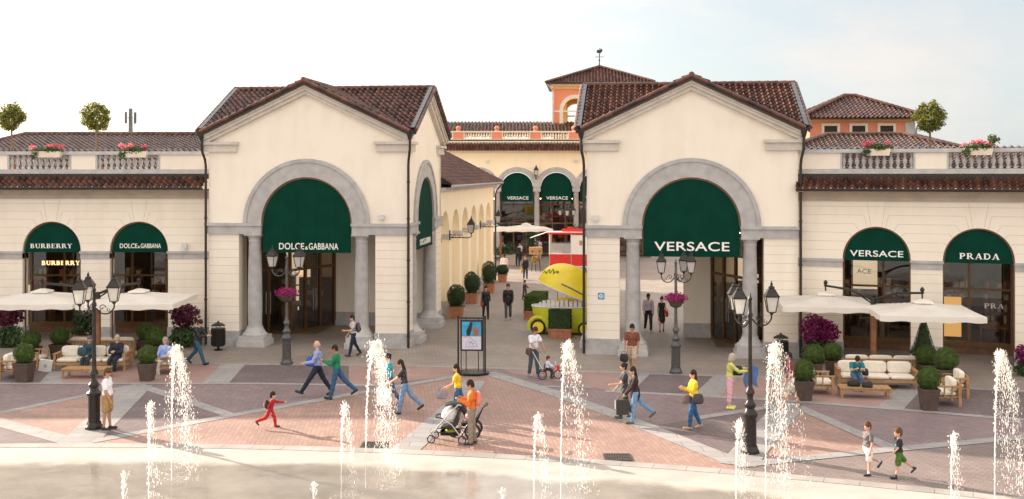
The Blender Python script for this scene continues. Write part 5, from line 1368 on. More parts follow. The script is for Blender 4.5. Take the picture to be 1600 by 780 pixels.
ct = MB(); ct.add([(p[0]*.98, p[1]*.98, 1.22) for p in pts], [tuple(range(n))]); ct.build('counter', M_['plasticwhite'], r)
gd = MB()
for k in range(9): x = -.95+k*.2; gd.box(x, x+.15, -.42, -.3, 1.24, 1.50 + .03*(k % 3))
gd.box(-1.1,-1.0,-.35,-.2,1.24,1.42); gd.build('drink_cartons', M_['plasticwhite'], r)
pl = MB(); pl.box(-.35, .75, -.1, -.04, 1.24, 1.62); pl.box(.80, 1.30, -.3, .2, 1.24, 1.75); pl.build('back_board', LM, r)
pp = MB(); pp.ring([(.1,.05,1.24),(.1,.05,2.0)], .03, 6); pp.ring([(-.3,-.2,1.24),(-.3,.0,1.9)], .015, 5); pp.build('lid_prop', M_['chrome'], r)
# lid: half a lemon hinged at the right end
lid = MB(Matrix.Translation((1.32, 0, 1.36)) @ Matrix.Rotation(R(22), 4, 'Y')); vs = []; fs = []; nu, nv = 36, 12
for i in range(nu+1):
    t = i/nu; x = -2.72*t
    rad = .80*max(0, (4*t*(1-t)))**.42 if 0 < t < 1 else .0
    for j in range(nv+1):
        a = PI*j/nv; vs.append((x, -rad*math.cos(a)*.95, rad*math.sin(a)*1.55))
for i in range(nu):
    for j in range(nv): fs.append((i*(nv+1)+j, i*(nv+1)+j+1, (i+1)*(nv+1)+j+1, (i+1)*(nv+1)+j))
lid.add(vs, fs)
lid.lathe((-.62, 0, 1.06), [(.24,-.10),(.17,.02),(.11,.12),(.085,.19),(.03,.23)], 12)
lo = lid.build('lemon_lid', LM, r, True, 60)
lr_ = MB(lid.M); pts = [(vs[i*(nv+1)][0], vs[i*(nv+1)][1], 0) for i in range(nu+1)] + [(vs[i*(nv+1)+nv][0], vs[i*(nv+1)+nv][1], 0) for i in range(nu, -1, -1)]
lr_.ring(pts[:nu+1], .03, 6); lr_.ring(pts[nu+1:], .03, 6); lr_.build('lid_rim', M_['plasticwhite'], lo)
# painted green scribble near the tip and a grey bar on the lid
sc = MB(lid.M)
def lidpt(t, a, off=.012):
    rad = .80*max(0, 4*t*(1-t))**.42 + off; return (-2.72*t, -rad*math.cos(a)*.95, rad*math.sin(a)*1.55)
sc.ring([lidpt(.95-.016*k, .75+.16*math.sin(k*1.7)) for k in range(12)], .022, 5); sc.ring([lidpt(.74+.02*math.cos(k), .72+.05*math.sin(k)) for k in range(7)], .02, 5)
sc.build('painted_word', mat('leaf_green_paint', (.10,.22,.04), .5), lo)
bar = MB(lid.M); bar.ring([lidpt(.60, .28, .02), lidpt(.42, .26, .02), lidpt(.22, .24, .02)], .03, 6); bar.build('lid_handle', M_['lead'], lo)
def wheel(parent, c, rad, wd, axis='y', rimm=None, tyre='black', nm='wheel'):
    w_ = MB(); pts = []
    for k in range(24):
        a = 2*PI*k/24
        pts.append((c[0]+rad*.86*math.cos(a), c[1], c[2]+rad*.86*math.sin(a)) if axis == 'y' else (c[0], c[1]+rad*.86*math.cos(a), c[2]+rad*.86*math.sin(a)))
    w_.ring(pts, rad*.14, 8, closed=True, ell=1.0 if wd is None else 1.0); wo_ = w_.build(nm, M_[tyre], parent)
    h_ = MB()
    Mx = Matrix.Translation(c) @ (Matrix.Rotation(R(90), 4, 'X') if axis == 'y' else Matrix.Rotation(R(90), 4, 'Y'))
    h_.setM(Mx)
    if rimm is None:
        W5 = (wd or .05)/2; h_.lathe((0,0,-W5), [(rad*.10,0),(rad*.18,0),(rad*.18,2*W5),(rad*.1,2*W5)], 10)
        h_.ring([(rad*.72*math.cos(2*PI*k/20), rad*.72*math.sin(2*PI*k/20), 0) for k in range(20)], rad*.05, 5, closed=True)
        for k in range(7): h_.ring([(0,0,0), (rad*.72*math.cos(2*PI*k/7), rad*.72*math.sin(2*PI*k/7), 0)], rad*.035, 4)
    else: h_.lathe((0,0,-(wd or .05)/2), [(.02,0),(rad*.72,.0),(rad*.72,(wd or .05)),(.02,(wd or .05))], 18)
    h_.build('rim', rimm or M_['chrome'], wo_); return wo_
wheel(r, (-1.12, -.58, .34), .34, .14, 'y', LM); wheel(r, (-1.12, .58, .34), .34, .14, 'y', LM); wheel(r, (.95, -.62, .30), .30, .14, 'y', LM)
mg = MB(); mg.ring([(-1.12+.42*math.cos(R(a)), -.58, .36+.42*math.sin(R(a))) for a in range(0, 200, 15)], .09, 8); mg.build('mudguard', LB, r)
mf = MB(); mf.box(-1.0, 1.1, -.4, .4, .12, .3); mf.build('chassis', M_['black'], r)

# ------------------------------------------------------------------ red kiosk
RD = mat('red_paint', (.62, .025, .02), .35, var=.1)
r = thing('red_kiosk', 'red and white food kiosk on wheels with a raised white roof flap', 'kiosk', (4.25, 79.5, 0), R(-6))
b = MB(); b.box(-1.5, 1.5, -.8, .8, .45, 1.35); b.build('kiosk_body', RD, r)
b = MB(); b.box(.15, 1.5, -.83, -.8, 1.42, 2.75); b.box(1.5, 1.53, -.8, .8, 1.4, 2.75); b.build('white_panel', M_['plasticwhite'], r)
b = MB(); b.box(.70, .92, -.84, -.831, 2.0, 2.35); b.build('panel_label', M_['wood'], r)
b = MB()
for x, y in ((-1.46,-.76),(.12,-.76),(1.5,-.78),(-1.46,.76),(1.46,.76)): b.box(x-.04, x+.04, y-.04, y+.04, .45, 2.8)
b.box(-1.52, 1.52, -.84, -.78, 1.35, 1.42); b.box(-1.52, 1.52, -.84, -.78, .42, .5); b.build('corner_posts', M_['plasticwhite'], r)
b = MB(); b.box(-1.6, 1.6, -.9, .9, 2.8, 2.92); b.build('roof', RD, r)
b = MB(); b.add([(-1.6,-.95,2.95),(1.6,-.95,2.95),(1.6,.9,2.95),(-1.6,.9,2.95),(-2.9,-.95,2.5),(-2.9,.9,2.5)], [(0,1,2,3),(4,0,3,5)]); b.build('roof_flap', M_['canvas'], r, False)
b = MB(); b.box(-1.4, .1, -.3, .7, 1.35, 2.1); b.box(-.3,.1,-.6,-.3,1.42,1.9); b.build('kitchen_unit', M_['chrome'], r)
b = MB(); b.box(-.6, 1.2, -.2, .2, 2.95, 3.15); b.box(-.2,.2,-.1,.1,3.15,3.3); b.build('roof_sign', RD, r)
wheel(r, (-.8,-.72,.28), .28, .14); wheel(r, (.9,-.72,.28), .28, .14)
b = MB(); b.box(1.75,2.15,-.3,.2,.0,1.0); b.box(1.75,2.15,-.3,.2,1.02,1.3); b.box(1.68,2.2,-.5,-.3,.25,.9); 
o = b.build('gas_cabinet', RD, None); o.location = (4.25, 79.5, 0); tag(o, 'red cabinet standing against the right side of the kiosk', 'cabinet')

# box headed stall piece beside the kiosk
r = thing('wooden_box_stand', 'pale wooden box with two round knobs on a draped metal stand, left of the kiosk', 'stand', cx_(837, 80), 0)
b = MB(); b.box(-.48,.48,-.3,.3,1.25,1.78); b.build('wooden_box', M_['wood'], r)
b = MB(); b.ball((-.26,-.32,1.5), .06); b.ball((.28,-.32,1.5), .06); b.build('knob', M_['black'], r)
b = MB(); 
for x in (-.3, 0, .34): b.ring([(x,0,0),(x*.7,0,1.25)], .03, 6)
b.build('stand_leg', M_['iron'], r)
b = MB(); leaves(b, (-.05,-.1,.9), (.38,.25,.38), 200, .07, 77, .2); b.build('gold_drape', mat('gold_cloth', (.52,.38,.14), .5, .3), r, False)

# planted wall at the end of the street
r = thing('planted_wall', 'low pale wall topped with leafy green plants at the end of the street', 'planter', (-3.0, 86.2, 0), 0)
b = MB(); b.box(-6.5, 3.6, -.6, .6, 0, .75); b.box(-6.6, 3.7, -.75, -.6, 0, .35); b.build('wall', M_['stone2'], r)
f = MB()
for k in range(14): leaves(f, (-6+k*.68, 0, 1.1+.12*math.sin(k*2.1)), (.5,.45,.5), 170, .11, 300+k, .2)
f.build('foliage', M_['leafy'], r, False)
for i, (px, D, z0) in enumerate(((833, 90, 0), (903, 90, 0))):
    r = thing('clipped_tree', 'dark egg shaped clipped tree by the far windows, ' + ('left of the kiosk roof' if i == 0 else 'right of the distant lamp'), 'tree', cx_(px, D), 0, 'clipped trees by the far windows')
    b = MB(); b.ring([(0,0,0),(0,0,1.3)], .05, 6); b.build('trunk', M_['bark'], r)
    f = MB(); leaves(f, (0,0,2.0), (.6,.6,1.0), 700, .09, 400+i, .5); f.build('crown', M_['boxdark'], r, False)
# ------------------------------------------------------------------ fountain jets
m, t, b = newmat('water_drops'); b.inputs['Base Color'].default_value = (.94,.93,.91,1); b.inputs['Roughness'].default_value = .15
N = t.nodes; l = t.links.new; trn = N.new('ShaderNodeBsdfTranslucent'); trn.inputs[0].default_value = (1,.98,.95,1)
tp_ = N.new('ShaderNodeBsdfTransparent'); mxa = N.new('ShaderNodeMixShader'); mxa.inputs[0].default_value = .6; mxb = N.new('ShaderNodeMixShader'); mxb.inputs[0].default_value = .46
l(b.outputs[0], mxa.inputs[1]); l(trn.outputs[0], mxa.inputs[2]); l(mxa.outputs[0], mxb.inputs[1]); l(tp_.outputs[0], mxb.inputs[2]); l(mxb.outputs[0], N['Material Output'].inputs[0])
M_['drops'] = m
OCT = [(1,0,0),(-1,0,0),(0,1,0),(0,-1,0),(0,0,1),(0,0,-1)]; OCF = [(0,2,4),(2,1,4),(1,3,4),(3,0,4),(2,0,5),(1,2,5),(3,1,5),(0,3,5)]
def jet(label, bx, D, topy, tx, n, spread, drift, seed, dens=1.0):
    """vertical stream from the basin that breaks up and falls back a little downwind"""
    rr = random.Random(seed); base = Vector(((bx-800)*D/FPX, D, .06)); H = CAMH - (topy-HOR)*D/FPX - .06; lean = (tx-bx)*D/FPX
    mb = MB(); T = math.sqrt(2*H/9.8); v0 = 9.8*T
    def drop(p, s_, st=1.0):
        q = rr.random()*6; c_, s2 = math.cos(q), math.sin(q)
        mb.add([(p.x + (v[0]*c_-v[1]*s2)*s_, p.y + (v[0]*s2+v[1]*c_)*s_, p.z + v[2]*s_*st) for v in OCT], OCF)
    def up(t): return Vector((lean*(t/T)**2*.9, 0, v0*t - 4.9*t*t))
    # rising stream: rope of water that roughens with height
    pts = []; rs = []
    ns = int(26 + H*16)
    for k in range(ns+1):
        t = T*.86*k/ns; p = up(t); j = .003 + .020*(k/ns)**2
        pts.append(p + Vector((rr.gauss(0,j), rr.gauss(0,j), 0))); rs.append((.008 + .007*(k/ns) + .010*(k/ns)*rr.random())*(1 if H > 1 else .9))
    mb.ring(pts, rs, 6)
    for k in range(int(120*dens*H)):
        t = T*rr.random()**.6; p = up(t); w_ = .012 + .05*(t/T)**2.2
        drop(p + Vector((rr.gauss(0,w_), rr.gauss(0,w_), rr.gauss(0,.02))), rr.uniform(.005,.012), 1.8)
    # crest
    for k in range(int(100*dens)):
        t = T*rr.uniform(.66,1.06); p = up(t); w_ = spread*.10
        drop(p + Vector((rr.gauss(0,w_), rr.gauss(0,w_), rr.gauss(0,.04))), rr.uniform(.005,.013), rr.uniform(1.2,3.5))
    # falling drops, in strands
    strands = [(rr.gauss(.5,.38), rr.gauss(0,.5), rr.uniform(.75,1.0)) for _ in range(9)]
    for k in range(int(n*dens*1.35)):
        s_ = rr.choice(strands); ta = T*s_[2]; p = up(ta); t = (rr.random()**.8)*T*.98; z = p.z - 4.9*t*t*.95
        if z < .01: z = rr.random()*.3
        w_ = .02 + .06*t/T*spread*2
        q = Vector((p.x + drift*s_[0]*(t/T) + rr.gauss(0,w_), p.y + spread*.5*s_[1]*(t/T) + rr.gauss(0,w_), z + rr.gauss(0,.05)))
        if q.z > .0:
            if rr.random() < .55: drop(q, rr.uniform(.003,.0065), rr.uniform(3,11))
            else: drop(q, rr.uniform(.003,.009)*(1 if rr.random() < .9 else 1.5), rr.uniform(1,2.4))
    for k in range(int(70*dens)):      # splash ring at the foot
        a = rr.random()*6.28; rad = rr.random()**.7*.45; drop(Vector((drift*.6+rad*math.cos(a), rad*math.sin(a), abs(rr.gauss(0,.05)))), rr.uniform(.005,.012))
    o = mb.build('water_jet', M_['drops'], None, True, 80); o.location = base
    return tag(o, label, 'water jet', 'fountain jets along the pool')
jet('tall spraying jet between the man by the lamp and the running child', 268, 25.2, 543, 277, 1300, .5, .42, 1, 1.2)
jet('medium jet just left of the tall left hand one', 232, 23.6, 632, 236, 420, .3, .22, 2, .8)
jet('lowest jet, a small white knob cut by the bottom edge, left of the medium jet', 193, 23.0, 741, 193, 90, .12, .10, 3, .6)
jet('medium jet rising in front of the walkers in blue and green', 533, 23.8, 634, 540, 420, .3, .28, 4, .8)
jet('tall ragged jet partly hiding the woman in teal', 571, 24.6, 536, 592, 1700, .75, .62, 5, 1.3)
jet('small jet at the bottom edge just left of the grating', 490, 23.0, 757, 490, 70, .12, .08, 6, .5)
jet('small jet at the bottom edge below the man in orange', 785, 22.9, 767, 785, 50, .12, .06, 7, .5)
jet('medium jet right of the stroller', 834, 23.6, 650, 842, 420, .3, .32, 8, .8)
jet('tall thin jet left of the two women in dark tops', 876, 23.4, 537, 890, 900, .5, .50, 9, 1.0)
jet('medium jet in front of the right dark lamp post', 1150, 23.6, 661, 1156, 420, .3, .25, 10, .8)
jet('tall broad jet between the right lamp and the man in maroon', 1196, 23.8, 539, 1214, 1500, .65, .45, 11, 1.2)
jet('medium jet right of the boy in green shorts', 1486, 23.7, 682, 1492, 380, .3, .18, 12, .8)
jet('tall jet at the right edge', 1554, 23.4, 551, 1565, 1300, .5, .42, 13, 1.1)
# ------------------------------------------------------------------ people
SK = {'light': mat('skin_light', (.62,.36,.25), .55, var=.05), 'tan': mat('skin_tan', (.45,.23,.14), .55, var=.05), 'brown': mat('skin_brown', (.22,.10,.06), .55, var=.05)}
_cm = {}
def cloth(c, r=.85):
    k = tuple(round(x, 3) for x in c)
    if k not in _cm: _cm[k] = mat('cloth_%d' % (len(_cm)+1), c, r, var=.14, scale=9, bump=.3, bscale=14)
    return _cm[k]
EYE = mat('eye_dark', (.02,.015,.012), .3, var=0)
def unit_cone(p0, p1, r0, r1, n=10):
    """closed rounded cone"""
    p0, p1 = np.array(p0, float), np.array(p1, float); d = p1-p0; L_ = np.linalg.norm(d)
    d = d/L_ if L_ > 1e-6 else np.array((0,0,1.)); a = np.cross(d, (0,0,1.) if abs(d[2]) < .9 else (1.,0,0)); a /= np.linalg.norm(a); b = np.cross(d, a)
    rings = [(-.0-r0, .05*r0)] + [(-r0*math.cos(t), r0*math.sin(t)) for t in (.5, 1.0)] + [(0, r0), (L_*.5, (r0+r1)/2), (L_, r1)] + [(L_+r1*math.cos(t), r1*math.sin(t)) for t in (1.0, .5)] + [(L_+r1, .05*r1)]
    vs = [tuple(p0 + d*s + (a*math.cos(2*PI*k/n) + b*math.sin(2*PI*k/n))*r) for s, r in rings for k in range(n)]
    m = len(rings); fs = [(i*n+k, i*n+(k+1) % n, (i+1)*n+(k+1) % n, (i+1)*n+k) for i in range(m-1) for k in range(n)]
    fs += [tuple(range(n))[::-1], tuple(range((m-1)*n, m*n))]
    return vs, fs
class Fig:
    def __init__(s): s.v = []; s.f = []; s.pr = []
    def put(s, vs, fs):
        b = len(s.v); s.v += [tuple(v) for v in vs]; s.f += [tuple(b+k for k in f) for f in fs]
    def cone(s, p0, p1, r0, r1, lab):
        s.put(*unit_cone(p0, p1, r0, r1)); s.pr.append(('c', np.array(p0), np.array(p1), r0, r1, lab))
    def ell(s, c, r, lab, Rm=None):
        n, m = 14, 9; c = np.array(c); Rm = np.eye(3) if Rm is None else np.array(Rm); vs = []
        for i in range(m+1):
            for k in range(n):
                t = PI*i/m; q = np.array((max(math.sin(t),.02)*math.cos(2*PI*k/n), max(math.sin(t),.02)*math.sin(2*PI*k/n), -math.cos(t)))*np.array(r); vs.append(tuple(c + Rm @ q))
        fs = [(i*n+k, i*n+(k+1) % n, (i+1)*n+(k+1) % n, (i+1)*n+k) for i in range(m) for k in range(n)] + [tuple(range(n))[::-1], tuple(range(m*n, (m+1)*n))]
        s.put(vs, fs); s.pr.append(('e', c, np.array(r), Rm, None, lab))
    def labels(s, P_):
        best = np.full(len(P_), 1e9); lab = np.zeros(len(P_), int); names = []
        for p in s.pr:
            if p[-1] not in names: names.append(p[-1])
            if p[0] == 'c':
                d = p[2]-p[1]; L2 = max(d @ d, 1e-9); t = np.clip(((P_-p[1]) @ d)/L2, 0, 1)
                dist = np.linalg.norm(P_ - (p[1] + t[:,None]*d), axis=1) - (p[3] + (p[4]-p[3])*t)
            else:
                q = ((P_-p[1]) @ p[3]) / p[2]; nn = np.linalg.norm(q, axis=1); dist = (nn-1)*np.min(p[2])*1.0
                dist = np.where(nn > 0, (nn-1)*np.linalg.norm(P_-p[1], axis=1)/np.maximum(nn, 1e-6), -1)
            mk = dist < best; best[mk] = dist[mk]; lab[mk] = names.index(p[-1])
        return lab, names
def rotY(a): c, s = math.cos(a), math.sin(a); return np.array(((c,0,s),(0,1,0),(-s,0,c)))
def rotZ(a): c, s = math.cos(a), math.sin(a); return np.array(((c,-s,0),(s,c,0),(0,0,1)))
PART = {'hair':'hair','top':'shirt','legs':'trousers','shoe':'shoes','coat':'jacket','hat':'cap','glasses':'sunglasses','shorts':'shorts','skirt':'skirt','sock':'socks','strap':'bag_strap','apron':'top_panel'}
def person(label, loc, face, h=1.72, sex='m', skin='light', col={}, legs=((22,6),(-20,22)), arms=((15,8,20),(-18,8,15)), lean=4, head=(0,0), sleeve='long', bottom='long', hair='short',
           sit=None, heavy=1.0, child=False, jacket=False, cat='person', extra=None, group=None, glasses=False, feet=None):
    k = h/1.75; F = Fig(); hs = 1.0 if not child else (1.30 if h < 1.3 else 1.16); lg = 1.0 if not child else .93
    wd = heavy*(1.0 if sex == 'm' else .90); sw = (.178 if sex == 'm' else .155)*(.92 if child else 1)
    th_, sh_, hipw = .435*lg, .42*lg, .088
    P0 = np.array((0,0,0.)); L_ = R(lean); sp = np.array((math.sin(L_),0,math.cos(L_))); TR = rotY(L_)
    low = 0; ftpts = []
    lg_lab = {'long':'legs','shorts':'shorts','skirt':'skirt','capri':'legs'}[bottom]
    for s_, (a, kn) in zip((1,-1), legs):
        hip = P0 + np.array((0, s_*hipw, 0)); a1 = R(a); a2 = R(a-kn)
        knee = hip + th_*np.array((math.sin(a1), s_*.02, -math.cos(a1))); ank = knee + sh_*np.array((math.sin(a2), 0, -math.cos(a2)))
        rt = .088*wd; rk = .058
        if bottom == 'shorts':
            F.cone(hip, hip + (knee-hip)*.86, rt*1.12, rt*.98, 'shorts'); F.cone(hip + (knee-hip)*.86, knee, rk*1.02, rk*.95, 'skin')
        elif bottom == 'skirt': F.cone(hip + (knee-hip)*.6, knee, rk*1.15, rk*.9, 'skin')
        else: F.cone(hip, knee, rt*1.03, rk*1.18, 'legs')
        calf = knee + (ank-knee)*.32 + np.array((-.018*math.cos(a2),0,0))
        if bottom in ('shorts','skirt'): F.cone(knee, calf, rk*.88, rk*.92, 'skin'); F.cone(calf, ank, rk*.88, .034, 'skin')
        elif bottom == 'capri': mid = knee+(ank-knee)*.62; F.cone(knee, mid, rk*1.1, rk*.92, 'legs'); F.cone(mid, ank, .042, .034, 'skin')
        else: F.cone(knee, ank, rk*1.14, .052 if sex == 'm' else .042, 'legs')
        if bottom == 'shorts' and 'sock' in col: F.cone(knee+(ank-knee)*.82, ank, .038, .038, 'sock')
        fp = a2*.75 if a2 < 0 else min(a2, .35)          # foot pitch follows the shin when the heel is raised
        fp = fp if sit is None else 0
        fd = np.array((math.cos(fp), 0, math.sin(fp))); dn = np.array((math.sin(fp), 0, -math.cos(fp)))
        heel = ank - fd*.035 + dn*.055; toe = ank + fd*.165 + dn*.062; F.cone(ank + dn*.01, heel, .036, .036, 'shoe'); F.cone(heel, toe, .038, .033, 'shoe')
        low = min(low, heel[2]-.038, toe[2]-.035)
    # trunk
    tl = 'coat' if jacket else 'top'
    hipz = P0 + sp*.02
    F.ell(hipz, (.115*wd, .155*wd*(1.06 if sex == 'f' else 1), .12), lg_lab, TR)
    F.ell(P0 + sp*.17, (.108*wd, .138*wd*(.95 if sex == 'f' else 1.04), .15), tl, TR)
    F.ell(P0 + sp*.33, (.122*wd, sw*.98, .165), tl, TR)
    F.cone(P0 + sp*.08 + np.array((0,.05,0)), P0 + sp*.08 - np.array((0,.05,0)), .118*wd, .118*wd, tl)
    if jacket: F.cone(P0 + sp*.10, P0 - sp*.10, .150*wd, .158*wd, tl)
    if sex == 'f' and not child:
        for s_ in (1,-1): F.ell(P0 + sp*.34 + np.array((.085,.06*s_,0)), (.055,.06,.06), tl, TR)
    if bottom == 'skirt': F.cone(P0 - sp*.02, P0 + np.array((0,0,-.34)), .155*wd, .19*wd, 'skirt')
    nb = P0 + sp*.475; shl = P0 + sp*.435
    F.cone(shl + np.array((0,sw*.72,0)), shl - np.array((0,sw*.72,0)), .062, .062, tl)
    F.cone(nb - sp*.03, nb + sp*.08, .056 if sex == 'm' else .048, .050 if sex == 'm' else .043, 'skin')
    # head
    HR = rotZ(R(head[0])) @ rotY(R(lean*.4 + head[1])); up = HR @ np.array((0,0,1.)); hc = nb + sp*.06 + up*.125*hs + HR @ np.array((.015,0,0))
    q = lambda x, y, z: hc + HR @ (np.array((x,y,z))*hs)
    F.ell(hc, np.array((.094,.075,.115))*hs, 'skin', HR); F.ell(q(.025,0,-.055), np.array((.062,.056,.062))*hs, 'skin', HR)
    F.cone(q(.088,0,.0), q(.102,0,-.022), .012*hs, .016*hs, 'skin'); F.cone(q(.083,-.016,-.058), q(.083,.016,-.058), .011*hs, .011*hs, 'skin')
    for s_ in (1,-1): F.ell(q(0,.076*s_,-.01), np.array((.018,.012,.032))*hs, 'skin', HR)
    if hair != 'bald':
        F.ell(q(-.012,0,.034), np.array((.104,.088,.110))*hs, 'hair', HR); F.ell(q(-.045,0,-.012), np.array((.070,.084,.092))*hs, 'hair', HR)
        if hair == 'long': F.ell(q(-.06,0,-.12), np.array((.055,.078,.13))*hs, 'hair', HR); F.ell(q(-.07,0,-.2), np.array((.045,.07,.09))*hs, 'hair', HR)
        if hair == 'bob': F.ell(q(-.035,0,-.06), np.array((.075,.088,.10))*hs, 'hair', HR)
        if hair == 'pony': F.cone(q(-.10,0,.03), q(-.155,0,-.06), .032*hs, .036*hs, 'hair'); F.cone(q(-.155,0,-.06), q(-.15,0,-.2), .034*hs, .012*hs, 'hair')
        if hair == 'bun': F.ell(q(-.10,0,.06), np.array((.045,.045,.045))*hs, 'hair', HR)
    if hair == 'bald': F.ell(q(-.045,0,-.02), np.array((.064,.0785,.06))*hs, 'hair', HR)
    if 'hat' in col: F.ell(q(-.005,0,.055), np.array((.104,.09,.09))*hs, 'hat', HR); F.cone(q(.08,0,.05), q(.13,0,.045), .03*hs, .02*hs, 'hat')
    if glasses: F.cone(q(.086,-.045,.012), q(.086,.045,.012), .015*hs, .015*hs, 'glasses')
    # arms with hands: (pitch forward, abduction, elbow bend [, inward turn of the forearm])
    hands = []
    for s_, A in zip((1,-1), arms):
        a, ab, el = A[:3]; inn = A[3] if len(A) > 3 else 8
        S = shl + np.array((0, s_*sw, -.01)); ar, br = R(a + lean*.5), R(ab)
        ud = np.array((math.sin(ar)*math.cos(br), s_*math.sin(br), -math.cos(ar)*math.cos(br))); E = S + ud*.285
        fr = R(a + el + lean*.5); fi = R(inn); fdv = np.array((math.sin(fr)*math.cos(fi), -s_*math.sin(fi)+s_*math.sin(br)*.5, -math.cos(fr)*math.cos(fi))); fdv /= np.linalg.norm(fdv)
        W = E + fdv*.25
        ra = .050*(1 if sex == 'm' else .86)*(1.0 if not child else .85)*min(1.15, heavy)
        if sleeve == 'long' or jacket: F.cone(S, E, ra*1.22, ra*1.02, tl); F.cone(E, W, ra*1.0, ra*.74, tl)
        elif sleeve == 'short': F.cone(S, S + ud*.17, ra*1.3, ra*1.22, tl); F.cone(S + ud*.17, E, ra*.92, ra*.8, 'skin'); F.cone(E, W, ra*.8, .026, 'skin')
        else: F.cone(S, E, ra, ra*.8, 'skin'); F.cone(E, W, ra*.8, .026, 'skin')
        hd = fdv; side = np.cross(hd, (0,1.,0)); side /= max(np.linalg.norm(side), 1e-6); pn = np.array((0,1.,0)) - hd*hd[1]; pn /= np.linalg.norm(pn)
        Pm = W + hd*.055; Rm = np.stack((side, pn, hd), 1)
        F.ell(Pm, (.036,.019,.05), 'skin', Rm)
        for i, (o_, ln) in enumerate(((-.027,.062),(-.009,.074),(.009,.070),(.026,.054))):
            b0 = Pm + side*o_ + hd*.035; m_ = b0 + hd*ln*.55 - pn*s_*.008; e_ = m_ + (hd*.75 - pn*s_*.65)*ln*.5
            F.cone(b0, m_, .0095, .009, 'skin'); F.cone(m_, e_, .009, .0075, 'skin')
        t0 = W + hd*.03 - side*.03*1; t1 = t0 - side*.032 + hd*.03 - pn*s_*.01; F.cone(t0, t1, .012, .010, 'skin'); F.cone(t1, t1 + hd*.028 - pn*s_*.008, .010, .008, 'skin')
        hands.append(W + hd*.10)
    if extra: extra(F, P0, sp, shl, TR, q, hands)
    z0 = -low if sit is None else sit/k
    V = np.array(F.v); V[:,2] += z0; V *= k
    me = bpy.data.meshes.new('person'); me.from_pydata(V.tolist(), [], F.f); me.update()
    o = bpy.data.objects.new('person', me); C.objects.link(o)
    far = loc[1] > 46
    rm = o.modifiers.new('r', 'REMESH'); rm.mode = 'VOXEL'; rm.voxel_size = (.018 if far else .0115)*min(1, k*1.1); rm.adaptivity = 0
    sm = o.modifiers.new('s', 'SMOOTH'); sm.factor = .5; sm.iterations = 2 if not far else 1
    dg = bpy.context.evaluated_depsgraph_get(); m2 = bpy.data.meshes.new_from_object(o.evaluated_get(dg)); o.modifiers.clear(); o.data = m2; bpy.data.meshes.remove(me)
    m2.materials.clear(); m2.materials.append(SK[skin]); m2.shade_smooth()
    nv, nf = len(m2.vertices), len(m2.polygons)
    co = np.empty(nv*3); m2.vertices.foreach_get('co', co); co = co.reshape(-1,3)
    no = np.empty(nv*3); m2.vertices.foreach_get('normal', no); no = no.reshape(-1,3)
    fc = np.empty(nf*3); m2.polygons.foreach_get('center', fc); fc = fc.reshape(-1,3)
    lab, names = F.labels(fc/k - np.array((0,0,z0)))
    polys = [tuple(p.vertices) for p in m2.polygons]
    defc = {'hair':(.03,.018,.012), 'top':(.4,.4,.4), 'legs':(.05,.06,.09), 'shoe':(.03,.025,.022), 'glasses':(.01,.01,.01)}
    for i, nm in enumerate(names):
        if nm == 'skin': continue
        idx = np.nonzero(lab == i)[0]
        if len(idx) < 3: continue
        used = sorted({v for f in idx for v in polys[f]}); mp = {v: j for j, v in enumerate(used)}
        off = .0045 if nm != 'hair' else .004
        seed_ = sum(map(ord, label)) % 97
        vv = co[used] + no[used]*off
        if nm in ('top','coat','legs','shorts','skirt'):     # slack folds in the cloth
            X_, Y_, Z_ = co[used][:,0:1], co[used][:,1:2], co[used][:,2:3]
            vv = vv + no[used]*(.0045*(1 + np.sin(Z_*46 + 3.2*np.sin(Y_*15 + seed_) + 2.6*np.sin(X_*13))) + .002)
        ms = bpy.data.meshes.new(PART.get(nm, nm)); ms.from_pydata(vv.tolist(), [], [[mp[v] for v in polys[f]] for f in idx])
        c_ = col.get(nm) or defc.get(nm, (.3,.3,.3)); ms.materials.append(cloth(c_, .95 if nm == 'hair' else .55 if nm in ('shoe','glasses') else .85)); ms.shade_smooth()
        b = bpy.data.objects.new(PART.get(nm, nm), ms); C.objects.link(b); b.parent = o
    if not glasses and not far:
        eb = MB()
        for s_ in (1,-1):
            p_ = (q(.088,.031*s_,.008) + np.array((0,0,z0)))*k; eb.ball(tuple(p_), .009*k*hs, 6, 4)
        eb.build('eyes', EYE, o)
    rz = R(face); o.location = (loc[0], loc[1], loc[2] if len(loc) > 2 else 0); o.rotation_euler = (0,0,rz)
    tag(o, label, cat, group)
    MW = Matrix.Translation(o.location) @ Matrix.Rotation(rz, 4, 'Z')
    return o, [MW @ Vector((hh + np.array((0,0,z0)))*k) for hh in hands], MW, lambda p: MW @ Vector(tuple((np.array(p) + np.array((0,0,z0)))*k))
def gp(px, py, z=0): 
    v = G(px, py); return (v.x, v.y, z)
WALK = ((24,4),(-20,24)); WALK2 = ((-20,24),(24,4)); STAND = ((3,3),(-2,3)); SLOW = ((12,4),(-10,16)); SLOW2 = ((-10,16),(12,4))
DK = (.03,.018,.012); BR = (.09,.045,.02); GY = (.32,.29,.26)
JEAN = (.06,.13,.26); NAVY = (.016,.022,.045); BLK = (.012,.012,.014)

